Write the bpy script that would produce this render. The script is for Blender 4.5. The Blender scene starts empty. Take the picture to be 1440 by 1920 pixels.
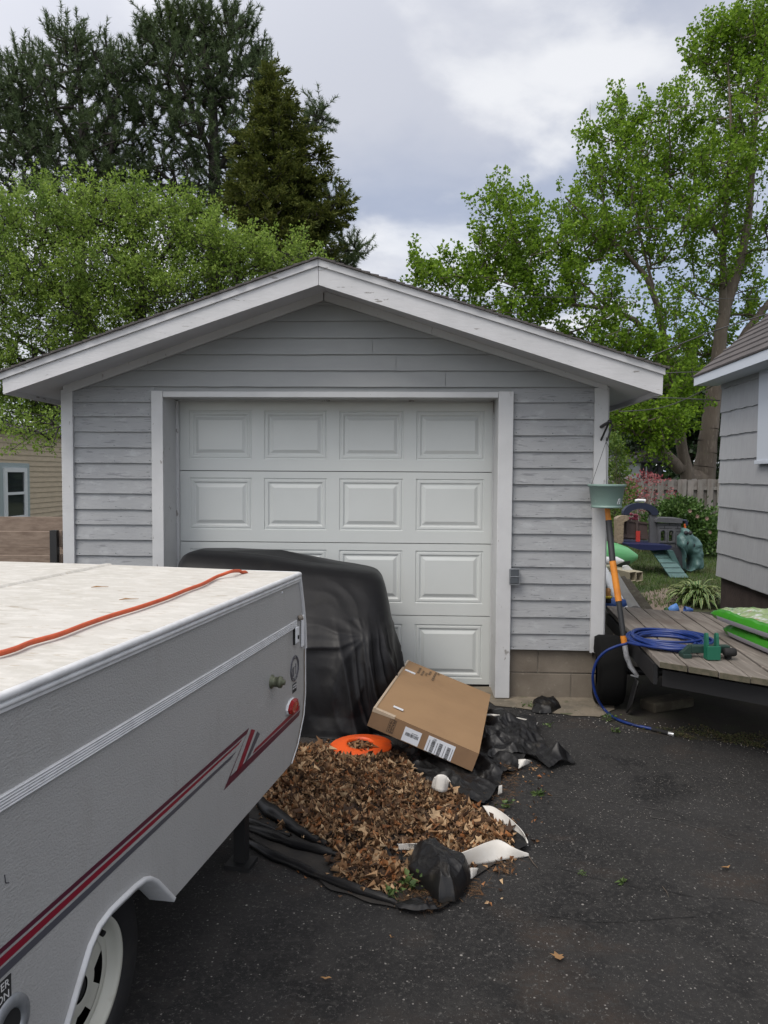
import bpy, math, random
import numpy as np
from mathutils import Vector, Matrix, noise as mnoise
R = math.radians
random.seed(7)
rng = np.random.default_rng(7)
scene = bpy.context.scene
COL = scene.collection

# ------------------------------------------------------------------ camera
CAM = Vector((0, 0, 1.65)); FPX = 1400.0
PITCH = math.atan(70/1400); ROLL = R(0.35)
fwd = Vector((0, math.cos(PITCH), -math.sin(PITCH)))
r0 = Vector((1, 0, 0)); u0 = Vector((0, math.sin(PITCH), math.cos(PITCH)))
right = r0*math.cos(ROLL) + u0*math.sin(ROLL)
up = u0*math.cos(ROLL) - r0*math.sin(ROLL)
cd = bpy.data.cameras.new('camera'); cam = bpy.data.objects.new('camera', cd); COL.objects.link(cam)
cam.matrix_world = Matrix(((right.x, up.x, -fwd.x, CAM.x), (right.y, up.y, -fwd.y, CAM.y), (right.z, up.z, -fwd.z, CAM.z), (0, 0, 0, 1)))
cd.sensor_fit = 'VERTICAL'; cd.sensor_height = 36; cd.lens = FPX/1920*36; cd.clip_end = 2000; cd.clip_start = .05
scene.camera = cam

# ------------------------------------------------------------------ world, sun, exposure
SUN_EL, SUN_AZ = R(52), R(222)      # azimuth clockwise from +Y: behind the camera, to the left
sd = Vector((math.sin(SUN_AZ)*math.cos(SUN_EL), math.cos(SUN_AZ)*math.cos(SUN_EL), math.sin(SUN_EL)))
w = bpy.data.worlds.new("World"); scene.world = w; w.use_nodes = True
nt = w.node_tree; N = nt.nodes; L = nt.links; N.clear()
def nd(t, **k):
    n = N.new(t)
    for a, b in k.items(): setattr(n, a, b)
    return n
def mth(op, a, b=None, c=None):
    n = N.new('ShaderNodeMath'); n.operation = op
    for i, x in enumerate((a, b, c)):
        if x is None: continue
        if isinstance(x, (int, float)): n.inputs[i].default_value = x
        else: L.new(x, n.inputs[i])
    return n.outputs[0]
def mixc(fac, a, b):
    n = N.new('ShaderNodeMix'); n.data_type = 'RGBA'
    for s, x in ((n.inputs[0], fac), (n.inputs[6], a), (n.inputs[7], b)):
        if isinstance(x, (int, float)): s.default_value = x
        elif isinstance(x, tuple): s.default_value = (*x, 1)
        else: L.new(x, s)
    return n.outputs[2]
def ramp(x, lo, hi):
    n = N.new('ShaderNodeMapRange'); n.interpolation_type = 'SMOOTHSTEP'
    L.new(x, n.inputs[0]); n.inputs[1].default_value = lo; n.inputs[2].default_value = hi
    return n.outputs[0]
sky = nd('ShaderNodeTexSky', sky_type='NISHITA', sun_disc=False)
sky.sun_elevation = SUN_EL; sky.sun_rotation = SUN_AZ
tc = nd('ShaderNodeTexCoord'); sx = nd('ShaderNodeSeparateXYZ'); L.new(tc.outputs['Generated'], sx.inputs[0])
zz = mth('ADD', mth('MAXIMUM', sx.outputs[2], 0.0), .22)
cx = nd('ShaderNodeCombineXYZ'); L.new(mth('DIVIDE', sx.outputs[0], zz), cx.inputs[0]); L.new(mth('DIVIDE', sx.outputs[1], zz), cx.inputs[1])
def wnoise(scale, det, rough, dist=0., off=0.):
    m = nd('ShaderNodeMapping'); L.new(cx.outputs[0], m.inputs[0]); m.inputs['Location'].default_value = (off, off*.7, off*.3); m.inputs['Rotation'].default_value = (0, 0, .45); m.inputs['Scale'].default_value = (1, 1.0, 1)
    n = nd('ShaderNodeTexNoise'); L.new(m.outputs[0], n.inputs['Vector']); n.inputs['Scale'].default_value = scale; n.inputs['Detail'].default_value = det; n.inputs['Roughness'].default_value = rough; n.inputs['Distortion'].default_value = dist
    return n.outputs[0]
n1 = wnoise(1.15, 6, .5, .3, 3.1); n2 = wnoise(2.6, 8, .52, .25, 8.4); n3 = wnoise(.8, 4, .5, .2, 1.7)
base = mixc(ramp(n1, .38, .60), (3.9, 4.3, 5.4), (5.6, 5.8, 6.5))
base = mixc(ramp(n2, .49, .70), base, (7.8, 7.9, 8.2))
low = ramp(sx.outputs[2], .42, .12)
blue = mth('MULTIPLY', ramp(n3, .42, .6), mth('MULTIPLY', low, .95))
base = mixc(blue, base, (3.5, 4.5, 6.3))
hz = mth('MULTIPLY', ramp(sx.outputs[2], .22, .02), ramp(n2, .38, .55))
base = mixc(hz, base, (7.8, 7.9, 8.2))
# thin cloud is brighter round the place of the sun
vm = nd('ShaderNodeVectorMath', operation='DOT_PRODUCT'); L.new(tc.outputs['Generated'], vm.inputs[0]); vm.inputs[1].default_value = sd
glow = mth('MULTIPLY_ADD', ramp(vm.outputs['Value'], -.1, 1.0), 1.7, 1.0)
sc_ = nd('ShaderNodeVectorMath', operation='SCALE'); L.new(base, sc_.inputs[0]); L.new(glow, sc_.inputs['Scale'])
warm = nd('ShaderNodeVectorMath', operation='MULTIPLY'); L.new(sc_.outputs[0], warm.inputs[0]); L.new(mixc(ramp(vm.outputs['Value'], -.1, .8), (1, 1, 1), (1.04, .97, .86)), warm.inputs[1])
fin = mixc(.06, warm.outputs[0], sky.outputs[0])
bg = nd('ShaderNodeBackground'); L.new(fin, bg.inputs[0]); bg.inputs[1].default_value = 0.09
wo = nd('ShaderNodeOutputWorld'); L.new(bg.outputs[0], wo.inputs[0])

sl = bpy.data.lights.new('sun', 'SUN'); sl.energy = 1.5; sl.angle = R(28); sl.color = (1, .94, .86)
so = bpy.data.objects.new('sun', sl); COL.objects.link(so); so.rotation_euler = (-sd).to_track_quat('-Z', 'Y').to_euler(); so.location = (0, 0, 20)
scene.view_settings.view_transform = 'Standard'; scene.view_settings.look = 'None'
scene.view_settings.exposure = 0.38; scene.view_settings.gamma = 1
scene.cycles.max_bounces = 6; scene.cycles.transparent_max_bounces = 8

# ------------------------------------------------------------------ projection helpers (photo pixels measured at 1440 x 1920)
def ray(u, v):
    return (fwd + right*((u-720)/FPX) + up*((960-v)/FPX))
def at(u, v, Y):                       # world point seen at (u,v) at distance Y
    d = ray(u, v); return CAM + d*(Y/d.y)
def gr(u, v, z=0.0):                   # world point seen at (u,v) at height z
    d = ray(u, v); return CAM + d*((z-CAM.z)/d.z)
class Frame:
    def __init__(s, x, y, ang):
        s.o = Vector((x, y, 0)); s.a = ang
        s.ex = Vector((math.cos(ang), math.sin(ang), 0)); s.ey = Vector((-math.sin(ang), math.cos(ang), 0))
    def _r(s, u, v):
        d = ray(u, v); p = CAM-s.o
        return Vector((p.dot(s.ex), p.dot(s.ey), p.z)), Vector((d.dot(s.ex), d.dot(s.ey), d.z))
    def py(s, u, v, y=0.):
        p, d = s._r(u, v); q = p+d*((y-p.y)/d.y); return q.x, q.z
    def px(s, u, v, x=0.):
        p, d = s._r(u, v); q = p+d*((x-p.x)/d.x); return q.y, q.z
    def pz(s, u, v, z=0.):
        p, d = s._r(u, v); q = p+d*((z-p.z)/d.z); return q.x, q.y

# ------------------------------------------------------------------ materials
def lin(c): return tuple(c)
def mat(name, col, rough=.6, layers=(), bump=None, metal=0., spec=.5, trans=0., island=None, coat=0., sheen=0.):
    """layers: (scale, colour2, lo, hi, (sx,sy,sz), detail) noise layers mixed in turn; bump: list of (scale, strength, dist, stretch)"""
    m = bpy.data.materials.new(name); m.use_nodes = True; t = m.node_tree; n = t.nodes; l = t.links
    b = n['Principled BSDF']; b.inputs['Base Color'].default_value = (*col, 1); b.inputs['Roughness'].default_value = rough
    b.inputs['Metallic'].default_value = metal; b.inputs['Specular IOR Level'].default_value = spec; b.inputs['Coat Weight'].default_value = coat
    tcn = n.new('ShaderNodeTexCoord'); cur = None
    def noi(scale, st, det, kind='noise', off=0):
        mp = n.new('ShaderNodeMapping'); l.new(tcn.outputs['Object'], mp.inputs[0]); mp.inputs['Scale'].default_value = st; mp.inputs['Location'].default_value = (off, off, off)
        if kind == 'voronoi':
            x = n.new('ShaderNodeTexVoronoi'); x.inputs['Scale'].default_value = scale; l.new(mp.outputs[0], x.inputs['Vector']); return x.outputs['Distance']
        if kind == 'speck':
            x = n.new('ShaderNodeTexVoronoi'); x.inputs['Scale'].default_value = scale; l.new(mp.outputs[0], x.inputs['Vector']); sp = n.new('ShaderNodeSeparateColor'); l.new(x.outputs['Color'], sp.inputs[0])
            k1 = n.new('ShaderNodeMath'); k1.operation = 'POWER'; k1.inputs[1].default_value = 5.0; l.new(sp.outputs[0], k1.inputs[0])
            k2 = n.new('ShaderNodeMath'); k2.operation = 'MULTIPLY_ADD'; k2.inputs[1].default_value = .30; l.new(k1.outputs[0], k2.inputs[0])
            k3 = n.new('ShaderNodeMath'); k3.operation = 'SUBTRACT'; k3.inputs[0].default_value = 0.; l.new(x.outputs['Distance'], k3.inputs[1]); l.new(k3.outputs[0], k2.inputs[2]); return k2.outputs[0]
        if kind == 'brick':
            x = n.new('ShaderNodeTexBrick'); x.inputs['Scale'].default_value = scale; l.new(mp.outputs[0], x.inputs['Vector']); return x.outputs['Fac']
        x = n.new('ShaderNodeTexNoise'); x.inputs['Scale'].default_value = scale; x.inputs['Detail'].default_value = det; x.inputs['Roughness'].default_value = .6
        l.new(mp.outputs[0], x.inputs['Vector']); return x.outputs[0]
    if island:
        g = n.new('ShaderNodeNewGeometry'); cr = n.new('ShaderNodeValToRGB'); l.new(g.outputs['Random Per Island'], cr.inputs[0])
        e = cr.color_ramp.elements
        while len(e) < len(island): e.new(.5)
        for i, c in enumerate(island): e[i].position = i/(len(island)-1); e[i].color = (*c, 1)
        cur = cr.outputs[0]
    for k, ly in enumerate(layers):
        scale, c2, lo, hi = ly[:4]; st = ly[4] if len(ly) > 4 else (1, 1, 1); det = ly[5] if len(ly) > 5 else 5; kind = ly[6] if len(ly) > 6 else 'noise'
        f = noi(scale, st, det, kind, k*3.7)
        mr = n.new('ShaderNodeMapRange'); mr.inputs[1].default_value = lo; mr.inputs[2].default_value = hi; l.new(f, mr.inputs[0])
        mx = n.new('ShaderNodeMix'); mx.data_type = 'RGBA'; l.new(mr.outputs[0], mx.inputs[0])
        if cur is None: mx.inputs[6].default_value = (*col, 1)
        else: l.new(cur, mx.inputs[6])
        mx.inputs[7].default_value = (*c2, 1); cur = mx.outputs[2]
    if cur is not None: l.new(cur, b.inputs['Base Color'])
    if bump:
        prev = None
        for k, bb in enumerate(bump):
            scale, st, dist = bb[:3]; stre = bb[3] if len(bb) > 3 else (1, 1, 1); kind = bb[4] if len(bb) > 4 else 'noise'
            bn = n.new('ShaderNodeBump'); bn.inputs['Strength'].default_value = st; bn.inputs['Distance'].default_value = dist
            l.new(noi(scale, stre, 4, kind, 9+k), bn.inputs['Height'])
            if prev: l.new(prev, bn.inputs['Normal'])
            prev = bn.outputs[0]
        l.new(prev, b.inputs['Normal'])
    if trans:
        tr = n.new('ShaderNodeBsdfTranslucent'); ms = n.new('ShaderNodeMixShader'); ms.inputs[0].default_value = trans
        if cur is not None: l.new(cur, tr.inputs[0])
        else: tr.inputs[0].default_value = (*col, 1)
        l.new(b.outputs[0], ms.inputs[1]); l.new(tr.outputs[0], ms.inputs[2]); l.new(ms.outputs[0], n['Material Output'].inputs[0])
    return m

M = {}
CRK = (.30, .31, .33)
M['siding'] = mat('siding paint', (.29, .298, .305), .6, [(3, (.255, .262, .27), .35, .7, (1, 1, 3)), (9, (.33, .34, .35), .55, .7, (1, 1, 2)), (6, (.18, .185, .195), .60, .66, (1, 1, 9), 9), (17, (.10, .10, .105), .655, .68, (1, 1, 9), 8)],
                  [(9, .35, .006, (1, 1, 8)), (35, .3, .003, (1, 1, 8))])
M['siding_smooth'] = mat('sheltered siding paint', (.275, .285, .285), .6, [(2.5, (.25, .258, .262), .4, .7, (1, 1, 3)), (6, (.2, .2, .21), .73, .76, (1, 1, 10), 8)], [(40, .2, .002, (1, 1, 9))])
M['trim'] = mat('white trim paint', (.50, .505, .51), .5, [(4, (.45, .455, .46), .4, .7), (9, (.25, .24, .23), .655, .675, (1, 1, .6), 9), (36, (.3, .29, .28), .675, .70, (1, 1, .4), 6)], [(14, .45, .004, (1, 1, .6)), (70, .2, .002)])
M['fascia'] = mat('white fascia paint', (.50, .50, .51), .5, [(3, (.44, .443, .45), .4, .7), (7, (.22, .21, .20), .655, .67, (.8, 1, 4), 9), (24, (.28, .27, .26), .69, .71, (.5, 1, 3), 6)], [(10, .4, .005, (1, 1, 4)), (70, .2, .002)])
M['soffit'] = mat('soffit paint', (.56, .57, .60), .6, [(3, (.5, .51, .53), .4, .7)])
M['door'] = mat('garage door enamel', (.53, .55, .535), .38, [(1.5, (.56, .58, .565), .4, .7), (30, (.5, .52, .5), .72, .8)], [(90, .12, .001, (1, 1, .15)), (300, .1, .0006)])
M['seal'] = mat('dark gap', (.02, .02, .02), .8)
M['shingle'] = mat('garage shingles', (.06, .055, .055), .9, [(60, (.1, .09, .085), .45, .65)], [(200, .5, .003)])
M['block'] = mat('concrete block', (.17, .145, .115), .9, [(3, (.12, .10, .078), .4, .65), (25, (.24, .21, .17), .6, .8), (60, (.14, .12, .1), .66, .75)], [(50, .5, .004)])
M['mortar'] = mat('mortar', (.24, .21, .17), .95, [(20, (.18, .16, .13), .4, .7)], [(80, .4, .003)])
M['asphalt'] = mat('asphalt', (.0175, .0172, .0175), .93, [(.9, (.031, .030, .030), .42, .62), (2.2, (.011, .011, .0115), .5, .66), (7, (.027, .026, .0255), .5, .62), (1.3, (.044, .034, .028), .55, .70, (1, 1.6, 1), 7), (45, (.034, .033, .032), .50, .66), (85, (.085, .082, .078), .59, .68), (170, (.17, .16, .15), .64, .71), (70, (.20, .19, .18), .0, .06, (1, 1, 1), 0, 'speck'), (24, (.26, .25, .23), .14, .20, (1, 1, 1), 0, 'speck')], [(160, 1.0, .005), (40, .6, .008)], spec=.25)
M['ground'] = mat('lawn soil', (.045, .06, .02), .95, [(.8, (.09, .075, .04), .5, .65), (8, (.03, .045, .015), .4, .7)], [(30, .5, .02)])
M['soil'] = mat('bare soil', (.026, .021, .017), .95, [(5, (.03, .03, .018), .45, .65), (60, (.06, .05, .04), .64, .78)], [(50, .6, .01)])
M['apron'] = mat('old concrete', (.19, .16, .12), .95, [(5, (.12, .105, .08), .45, .65), (50, (.3, .27, .22), .6, .75), (9, (.07, .075, .04), .62, .7)], [(60, .6, .006)])
M['patio'] = mat('patio concrete', (.22, .17, .135), .9, [(2, (.17, .135, .11), .4, .7)], [(80, .3, .003)])
M['crack'] = mat('crack filler dirt', (.009, .009, .009), .95)
M['crack2'] = mat('dusty seam', (.045, .043, .041), .95)
# ------------------------------------------------------------------ mesh helpers
def V(*a): return Vector(a)
class MB:
    def __init__(s): s.v = []; s.f = []; s.m = []; s.sm = []
    def add(s, vs, fs, mi=0, smooth=False):
        o = len(s.v); s.v += [tuple(p) for p in vs]
        for q in fs: s.f.append([i+o for i in q]); s.m.append(mi); s.sm.append(smooth)
        return s
    def box(s, x0, x1, y0, y1, z0, z1, mi=0):
        v = [(x, y, z) for z in (z0, z1) for y in (y0, y1) for x in (x0, x1)]
        return s.add(v, [(0, 2, 3, 1), (4, 5, 7, 6), (0, 1, 5, 4), (2, 6, 7, 3), (0, 4, 6, 2), (1, 3, 7, 5)], mi)
    def obox(s, c, ax, ay, az, mi=0):
        c, ax, ay, az = Vector(c), Vector(ax), Vector(ay), Vector(az)
        v = [c+ax*i+ay*j+az*k for k in (-1, 1) for j in (-1, 1) for i in (-1, 1)]
        return s.add(v, [(0, 2, 3, 1), (4, 5, 7, 6), (0, 1, 5, 4), (2, 6, 7, 3), (0, 4, 6, 2), (1, 3, 7, 5)], mi)
    def prism(s, poly, fn, mi=0, smooth=False):
        """poly: 2d points; fn(p, side) -> 3d point for side 0/1"""
        n = len(poly); v = [fn(p, 0) for p in poly]+[fn(p, 1) for p in poly]
        s.add(v, [list(range(n))[::-1], list(range(n, 2*n))], mi)
        return s.add(v, [(i, (i+1) % n, n+(i+1) % n, n+i) for i in range(n)], mi, smooth)
    def tube(s, pts, r, n=8, mi=0, cap=True, smooth=True):
        pts = [Vector(p) for p in pts]; k = len(pts); rs = r if isinstance(r, (list, tuple)) else [r]*k
        ring = []; prev = None
        for i, p in enumerate(pts):
            t = (pts[min(i+1, k-1)]-pts[max(i-1, 0)]); t = t.normalized() if t.length > 1e-9 else V(0, 0, 1)
            if prev is None: a = t.cross(V(0, 0, 1) if abs(t.z) < .9 else V(1, 0, 0)).normalized()
            else:
                a = prev-t*prev.dot(t); a = a.normalized() if a.length > 1e-6 else t.orthogonal().normalized()
            prev = a; b = t.cross(a)
            ring += [p+(a*math.cos(2*math.pi*j/n)+b*math.sin(2*math.pi*j/n))*rs[i] for j in range(n)]
        fs = [(i*n+j, i*n+(j+1) % n, (i+1)*n+(j+1) % n, (i+1)*n+j) for i in range(k-1) for j in range(n)]
        s.add(ring, fs, mi, smooth)
        if cap: s.add(ring[:n]+ring[-n:], [list(range(n)), list(range(2*n-1, n-1, -1))], mi)
        return s
    def lathe(s, prof, c, ax=(0, 0, 1), n=32, mi=0, sc=(1, 1), arc=None):
        """prof: (r, h) along axis ax from centre c"""
        ax = Vector(ax).normalized(); a = ax.orthogonal().normalized() if abs(ax.z) < .99 else V(1, 0, 0); b = ax.cross(a); c = Vector(c)
        v = [c+ax*h+(a*math.cos(2*math.pi*j/n)*sc[0]+b*math.sin(2*math.pi*j/n)*sc[1])*r for r, h in prof for j in range(n)]
        k = len(prof)
        return s.add(v, [(i*n+j, i*n+(j+1) % n, (i+1)*n+(j+1) % n, (i+1)*n+j) for i in range(k-1) for j in range(n)], mi, True)
    def grid(s, P, mi=0, smooth=True, closed=False):
        ny, nx = len(P), len(P[0]); v = [p for r in P for p in r]
        fs = [(i*nx+j, i*nx+(j+1) % nx, (i+1)*nx+(j+1) % nx, (i+1)*nx+j) for i in range(ny-1) for j in range(nx if closed else nx-1)]
        return s.add(v, fs, mi, smooth)
    def build(s, name, mats, parent=None, origin=None, bevel=0, tris=False, weld=False):
        me = bpy.data.meshes.new(name)
        o = Vector(origin) if origin is not None else V(0, 0, 0)
        me.from_pydata([(p[0]-o.x, p[1]-o.y, p[2]-o.z) for p in s.v], [], s.f)
        mats = mats if isinstance(mats, (list, tuple)) else [mats]
        for m in mats: me.materials.append(M[m] if isinstance(m, str) else m)
        me.polygons.foreach_set('material_index', s.m); me.polygons.foreach_set('use_smooth', s.sm)
        me.update(); me.validate()
        ob = bpy.data.objects.new(name, me); COL.objects.link(ob)
        if parent: ob.parent = parent
        else: ob.location = o
        if bevel:
            b = ob.modifiers.new('bevel', 'BEVEL'); b.width = bevel; b.segments = 2; b.limit_method = 'ANGLE'; b.angle_limit = R(40)
        return ob
def tag(o, label, cat, group=None, kind=None):
    if kind: o['kind'] = kind
    if label: o['label'] = label
    if cat: o['category'] = cat
    if group: o['group'] = group
    return o
def thing(name, label, cat, loc=(0, 0, 0), rz=0., group=None):
    o = bpy.data.objects.new(name, None); COL.objects.link(o); o.empty_display_size = .1
    o.location = loc; o.rotation_euler = (0, 0, rz); return tag(o, label, cat, group)
def text(name, body, size, mtx, material, parent, ax='CENTER', ext=.0006, sp=1.0):
    c = bpy.data.curves.new(name, 'FONT'); c.body = body; c.size = size; c.align_x = ax; c.align_y = 'CENTER'; c.extrude = ext; c.space_character = sp; c.resolution_u = 3
    t = bpy.data.objects.new(name+'_c', c); COL.objects.link(t)
    dg = bpy.context.evaluated_depsgraph_get(); me = bpy.data.meshes.new_from_object(t.evaluated_get(dg)); bpy.data.objects.remove(t)
    me.transform(mtx); me.materials.clear(); me.materials.append(M[material]); me.name = name
    o = bpy.data.objects.new(name, me); COL.objects.link(o); o.parent = parent; return o
def inside(P, poly):
    x, y = P[:, 0], P[:, 1]; r = np.zeros(len(P), bool); n = len(poly); j = n-1
    for i in range(n):
        xi, yi = poly[i]; xj, yj = poly[j]
        c = ((yi > y) != (yj > y)) & (x < (xj-xi)*(y-yi)/(yj-yi+1e-12)+xi); r ^= c; j = i
    return r
def rawmesh(name, verts, faces, material, parent=None, origin=None, smooth=False, mi=None):
    """verts (N,3), faces (M,k) numpy"""
    me = bpy.data.meshes.new(name); n, k = faces.shape
    verts = verts-(np.array(origin) if origin is not None else 0)
    me.vertices.add(len(verts)); me.vertices.foreach_set('co', verts.astype(np.float32).ravel())
    me.loops.add(n*k); me.loops.foreach_set('vertex_index', faces.astype(np.int32).ravel())
    me.polygons.add(n); me.polygons.foreach_set('loop_start', np.arange(0, n*k, k, dtype=np.int32)); me.polygons.foreach_set('loop_total', np.full(n, k, np.int32))
    for m in (material if isinstance(material, list) else [material]): me.materials.append(M[m])
    if mi is not None: me.polygons.foreach_set('material_index', mi.astype(np.int32))
    if smooth: me.polygons.foreach_set('use_smooth', np.ones(n, bool))
    me.update(calc_edges=True)
    o = bpy.data.objects.new(name, me); COL.objects.link(o)
    if parent: o.parent = parent
    elif origin is not None: o.location = origin
    return o
def unit(a): return a/np.maximum(np.linalg.norm(a, axis=-1, keepdims=True), 1e-9)
def leafgeo(P, D, size, width=.6, fold=.25, flat=None, r=rng):
    """diamond leaves: P base points, D directions; returns verts, faces"""
    n = len(P); D = unit(D); rv = r.normal(size=(n, 3))
    if flat is not None: rv = rv*(1-flat)+np.array([0, 0, 1.])*flat*1.5
    S = unit(np.cross(D, rv)); Nn = np.cross(S, D); s = size[:, None]
    mid = P+D*s*.45; wv = S*s*width*.5
    v = np.stack([P, mid-wv+Nn*s*fold*.5, P+D*s-Nn*s*fold*.3, mid+wv+Nn*s*fold*.5], 1).reshape(-1, 3)
    b = np.arange(n)[:, None]*4
    f = np.concatenate([b+np.array([[0, 1, 2]]), b+np.array([[0, 2, 3]])], 1).reshape(-1, 3)
    return v, f
def maplegeo(P, D, size, r=rng):
    """five-pointed leaves as fans of 5 triangles"""
    n = len(P); D = unit(D); rv = r.normal(size=(n, 3))*.7+np.array([0, 0, .8])
    S = unit(np.cross(D, rv)); Nn = np.cross(S, D); s = size[:, None]
    pts = [(0, 0), (-.42, .18), (-.2, .38), (-.55, .62), (-.17, .66), (0, 1.05), (.17, .66), (.55, .62), (.2, .38), (.42, .18)]
    v = np.stack([P+D*s*y+S*s*x-Nn*s*(abs(x)*.35+.18*y*y)*r.uniform(-.3, 1.3, (n, 1)) for x, y in pts], 1).reshape(-1, 3)
    b = np.arange(n)[:, None]*10
    tr = [(0, 2, 1), (0, 8, 2), (0, 9, 8), (2, 4, 3), (2, 6, 4), (2, 8, 6), (8, 7, 6), (4, 6, 5)]
    f = np.concatenate([b+np.array([t]) for t in tr], 1).reshape(-1, 3)
    return v, f
def needlegeo(P, D, size, width, r=rng):
    n = len(P); D = unit(D); S = unit(np.cross(D, r.normal(size=(n, 3))))*width
    v = np.stack([P-S, P+S, P+D*size[:, None]], 1).reshape(-1, 3)
    return v, np.arange(n*3).reshape(-1, 3)

def make_tree(name, label, cat, trunks, blobs, bark, leaf, kind, group=None, seed=1, shoots=1500, per=24, lsize=.1, slen=.7, upb=.5, step=.35, tipr=.006, droop=0., rad=.14, powr=.47):
    r = np.random.default_rng(seed); pos = []; par = []; fixr = []
    for tr in trunks:
        pts = [(at(u, v, Y), rp/FPX*Y) for u, v, Y, rp in tr]; last = -1
        if pos:
            A = np.array(pos); d = np.linalg.norm(A-np.array(pts[0][0]), axis=1); last = int(d.argmin())
        for (p, rr), (q, rq) in zip(pts[:-1], pts[1:]):
            k = max(2, int((q-p).length/.25))
            for i in range(k):
                t = i/k; pos.append(np.array(p.lerp(q, t))+r.normal(size=3)*rr*.03); par.append(last); fixr.append(rr*(1-t)+rq*t); last = len(pos)-1
        pos.append(np.array(pts[-1][0])); par.append(last); fixr.append(pts[-1][1])
    ntr = len(pos); T = []; Cn = []; tot = sum(b[6] for b in blobs)
    for (u, v, ru, rv, Y, ry, wgt) in blobs:
        n = int(round(shoots*wgt/tot)); c = np.array(at(u, v, Y)); d = unit(r.normal(size=(n, 3))); rr = r.random((n, 1))**.42
        T.append(c+d*rr*np.array([ru/FPX*Y, ry, rv/FPX*Y])); Cn.append(np.repeat(c[None], n, 0))
    T = np.concatenate(T); Cn = np.concatenate(Cn)
    A = np.zeros((ntr+len(T)*30, 3)); A[:ntr] = pos; par = list(par); cnt = ntr
    d0 = np.array([np.min(((A[:ntr]-t)**2).sum(1)) for t in T]); order = np.argsort(d0)
    tipnode = np.zeros(len(T), int)
    for i in order:
        t = T[i]; dv = A[:cnt]-t; dist = np.sqrt((dv**2).sum(1))
        cost = dist+np.maximum(0, dv[:, 2])*.9       # branches prefer to rise
        j = int(cost.argmin()); k = max(1, int(dist[j]/step)); k = min(k, 29); a = A[j].copy(); last = j; bow = r.normal(size=3)*dist[j]*.07
        for q in range(1, k+1):
            s = q/k; A[cnt] = a+(t-a)*s+bow*math.sin(s*math.pi)+(r.normal(size=3)*step*.08 if q < k else 0); A[cnt, 2] -= droop*math.sin(s*math.pi)*dist[j]
            par.append(last); last = cnt; cnt += 1
        tipnode[i] = last
    A = A[:cnt]; par = np.array(par); load = np.zeros(cnt); load[tipnode] += 1
    for i in range(cnt-1, -1, -1):
        if par[i] >= 0: load[par[i]] += max(load[i], .5) if i < ntr else load[i]
    rad_ = tipr*np.maximum(load, 1)**powr; rad_[:ntr] = np.minimum(np.array(fixr), 9); m = np.arange(cnt) >= ntr
    cap = rad_.copy()
    for i in range(ntr, cnt): cap[i] = min(rad_[i], cap[par[i]]*.85 if par[i] < ntr else cap[par[i]])
    rad_ = cap
    e = np.where(par >= 0)[0]; n = 9; a = A[par[e]]; b = A[e]; t = unit(b-a); ref = np.where(np.abs(t[:, 2:3]) < .9, [[0, 0, 1.]], [[1., 0, 0]]); s1 = unit(np.cross(t, ref)); s2 = np.cross(t, s1)
    ang = np.arange(n)*2*np.pi/n; ra = np.where((par[e] < ntr) & (e >= ntr), rad_[e], rad_[par[e]])
    circ = s1[:, None]*np.cos(ang)[None, :, None]+s2[:, None]*np.sin(ang)[None, :, None]
    va = a[:, None]+circ*ra[:, None, None]; vb = b[:, None]+circ*rad_[e][:, None, None]
    vv = np.concatenate([va, vb], 1).reshape(-1, 3); base = np.arange(len(e))[:, None]*2*n
    ff = np.concatenate([base+np.array([[j, (j+1) % n, n+(j+1) % n, n+j]]) for j in range(n)], 1).reshape(-1, 4)
    root = thing(name, label, cat, tuple(A[0]), 0, group); org = A[0]
    rawmesh('trunk', vv, ff, bark, root, org, smooth=True)
    # shoots
    dirs = unit(unit(T-Cn)*.8+np.array([0, 0, upb])+r.normal(size=T.shape)*.35); K = per; nT = len(T)
    s = r.random((nT, K, 1)); Ls = slen*r.uniform(.5, 1.25, (nT, 1, 1)); ax = T[:, None]+dirs[:, None]*(s-.25)*Ls
    if kind in ('leaf', 'maple'):
        off = r.normal(size=(nT, K, 3)); rr = rad*(1.15-.75*s)*r.uniform(.4, 1.4, (nT, K, 1)); P = ax+unit(off)*rr
        Dl = unit(off)+dirs[:, None]*.5+r.normal(size=(nT, K, 3))*.5-np.array([0, 0, .25])
        keep = (r.random((nT, 1)) < .93).repeat(K, 1).ravel(); P = P.reshape(-1, 3)[keep]; Dl = Dl.reshape(-1, 3)[keep]
        sz = lsize*r.uniform(.6, 1.25, len(P))
        v, f = (leafgeo(P, Dl, sz, .62, .3, None, r) if kind == 'leaf' else leafgeo(P, Dl, sz, .95, .45, None, r))
    elif kind == 'pine':
        P = ax.reshape(-1, 3); Dl = (dirs[:, None]*.9+unit(r.normal(size=(nT, K, 3)))*.9).reshape(-1, 3); sz = lsize*r.uniform(.7, 1.2, len(P)); v, f = needlegeo(P, Dl, sz, .0095, r)
    elif kind == 'spruce':
        off = r.normal(size=(nT, K, 3))*np.array([1, 1, .35]); P = (ax+unit(off)*rad*(1.1-.8*s)*r.random((nT, K, 1))).reshape(-1, 3)
        Dl = (dirs[:, None]+off*.6).reshape(-1, 3); sz = lsize*r.uniform(.6, 1.2, len(P)); v, f = leafgeo(P, Dl, sz, .35, .2, None, r)
    rawmesh('crown', v, f, leaf, root, org)
    # twigs inside the shoots
    tw = T-dirs*slen*.25; tb = T+dirs*slen*.7; s1 = unit(np.cross(dirs, [[0.3, .2, 1.]]))*tipr*.8; s2 = unit(np.cross(dirs, s1))*tipr*.8
    v = np.stack([tw+s1, tw-s1*.5+s2, tw-s1*.5-s2, tb], 1).reshape(-1, 3); b4 = np.arange(nT)[:, None]*4
    f = np.concatenate([b4+np.array([q]) for q in ((0, 1, 3), (1, 2, 3), (2, 0, 3))], 1).reshape(-1, 3)
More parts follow.
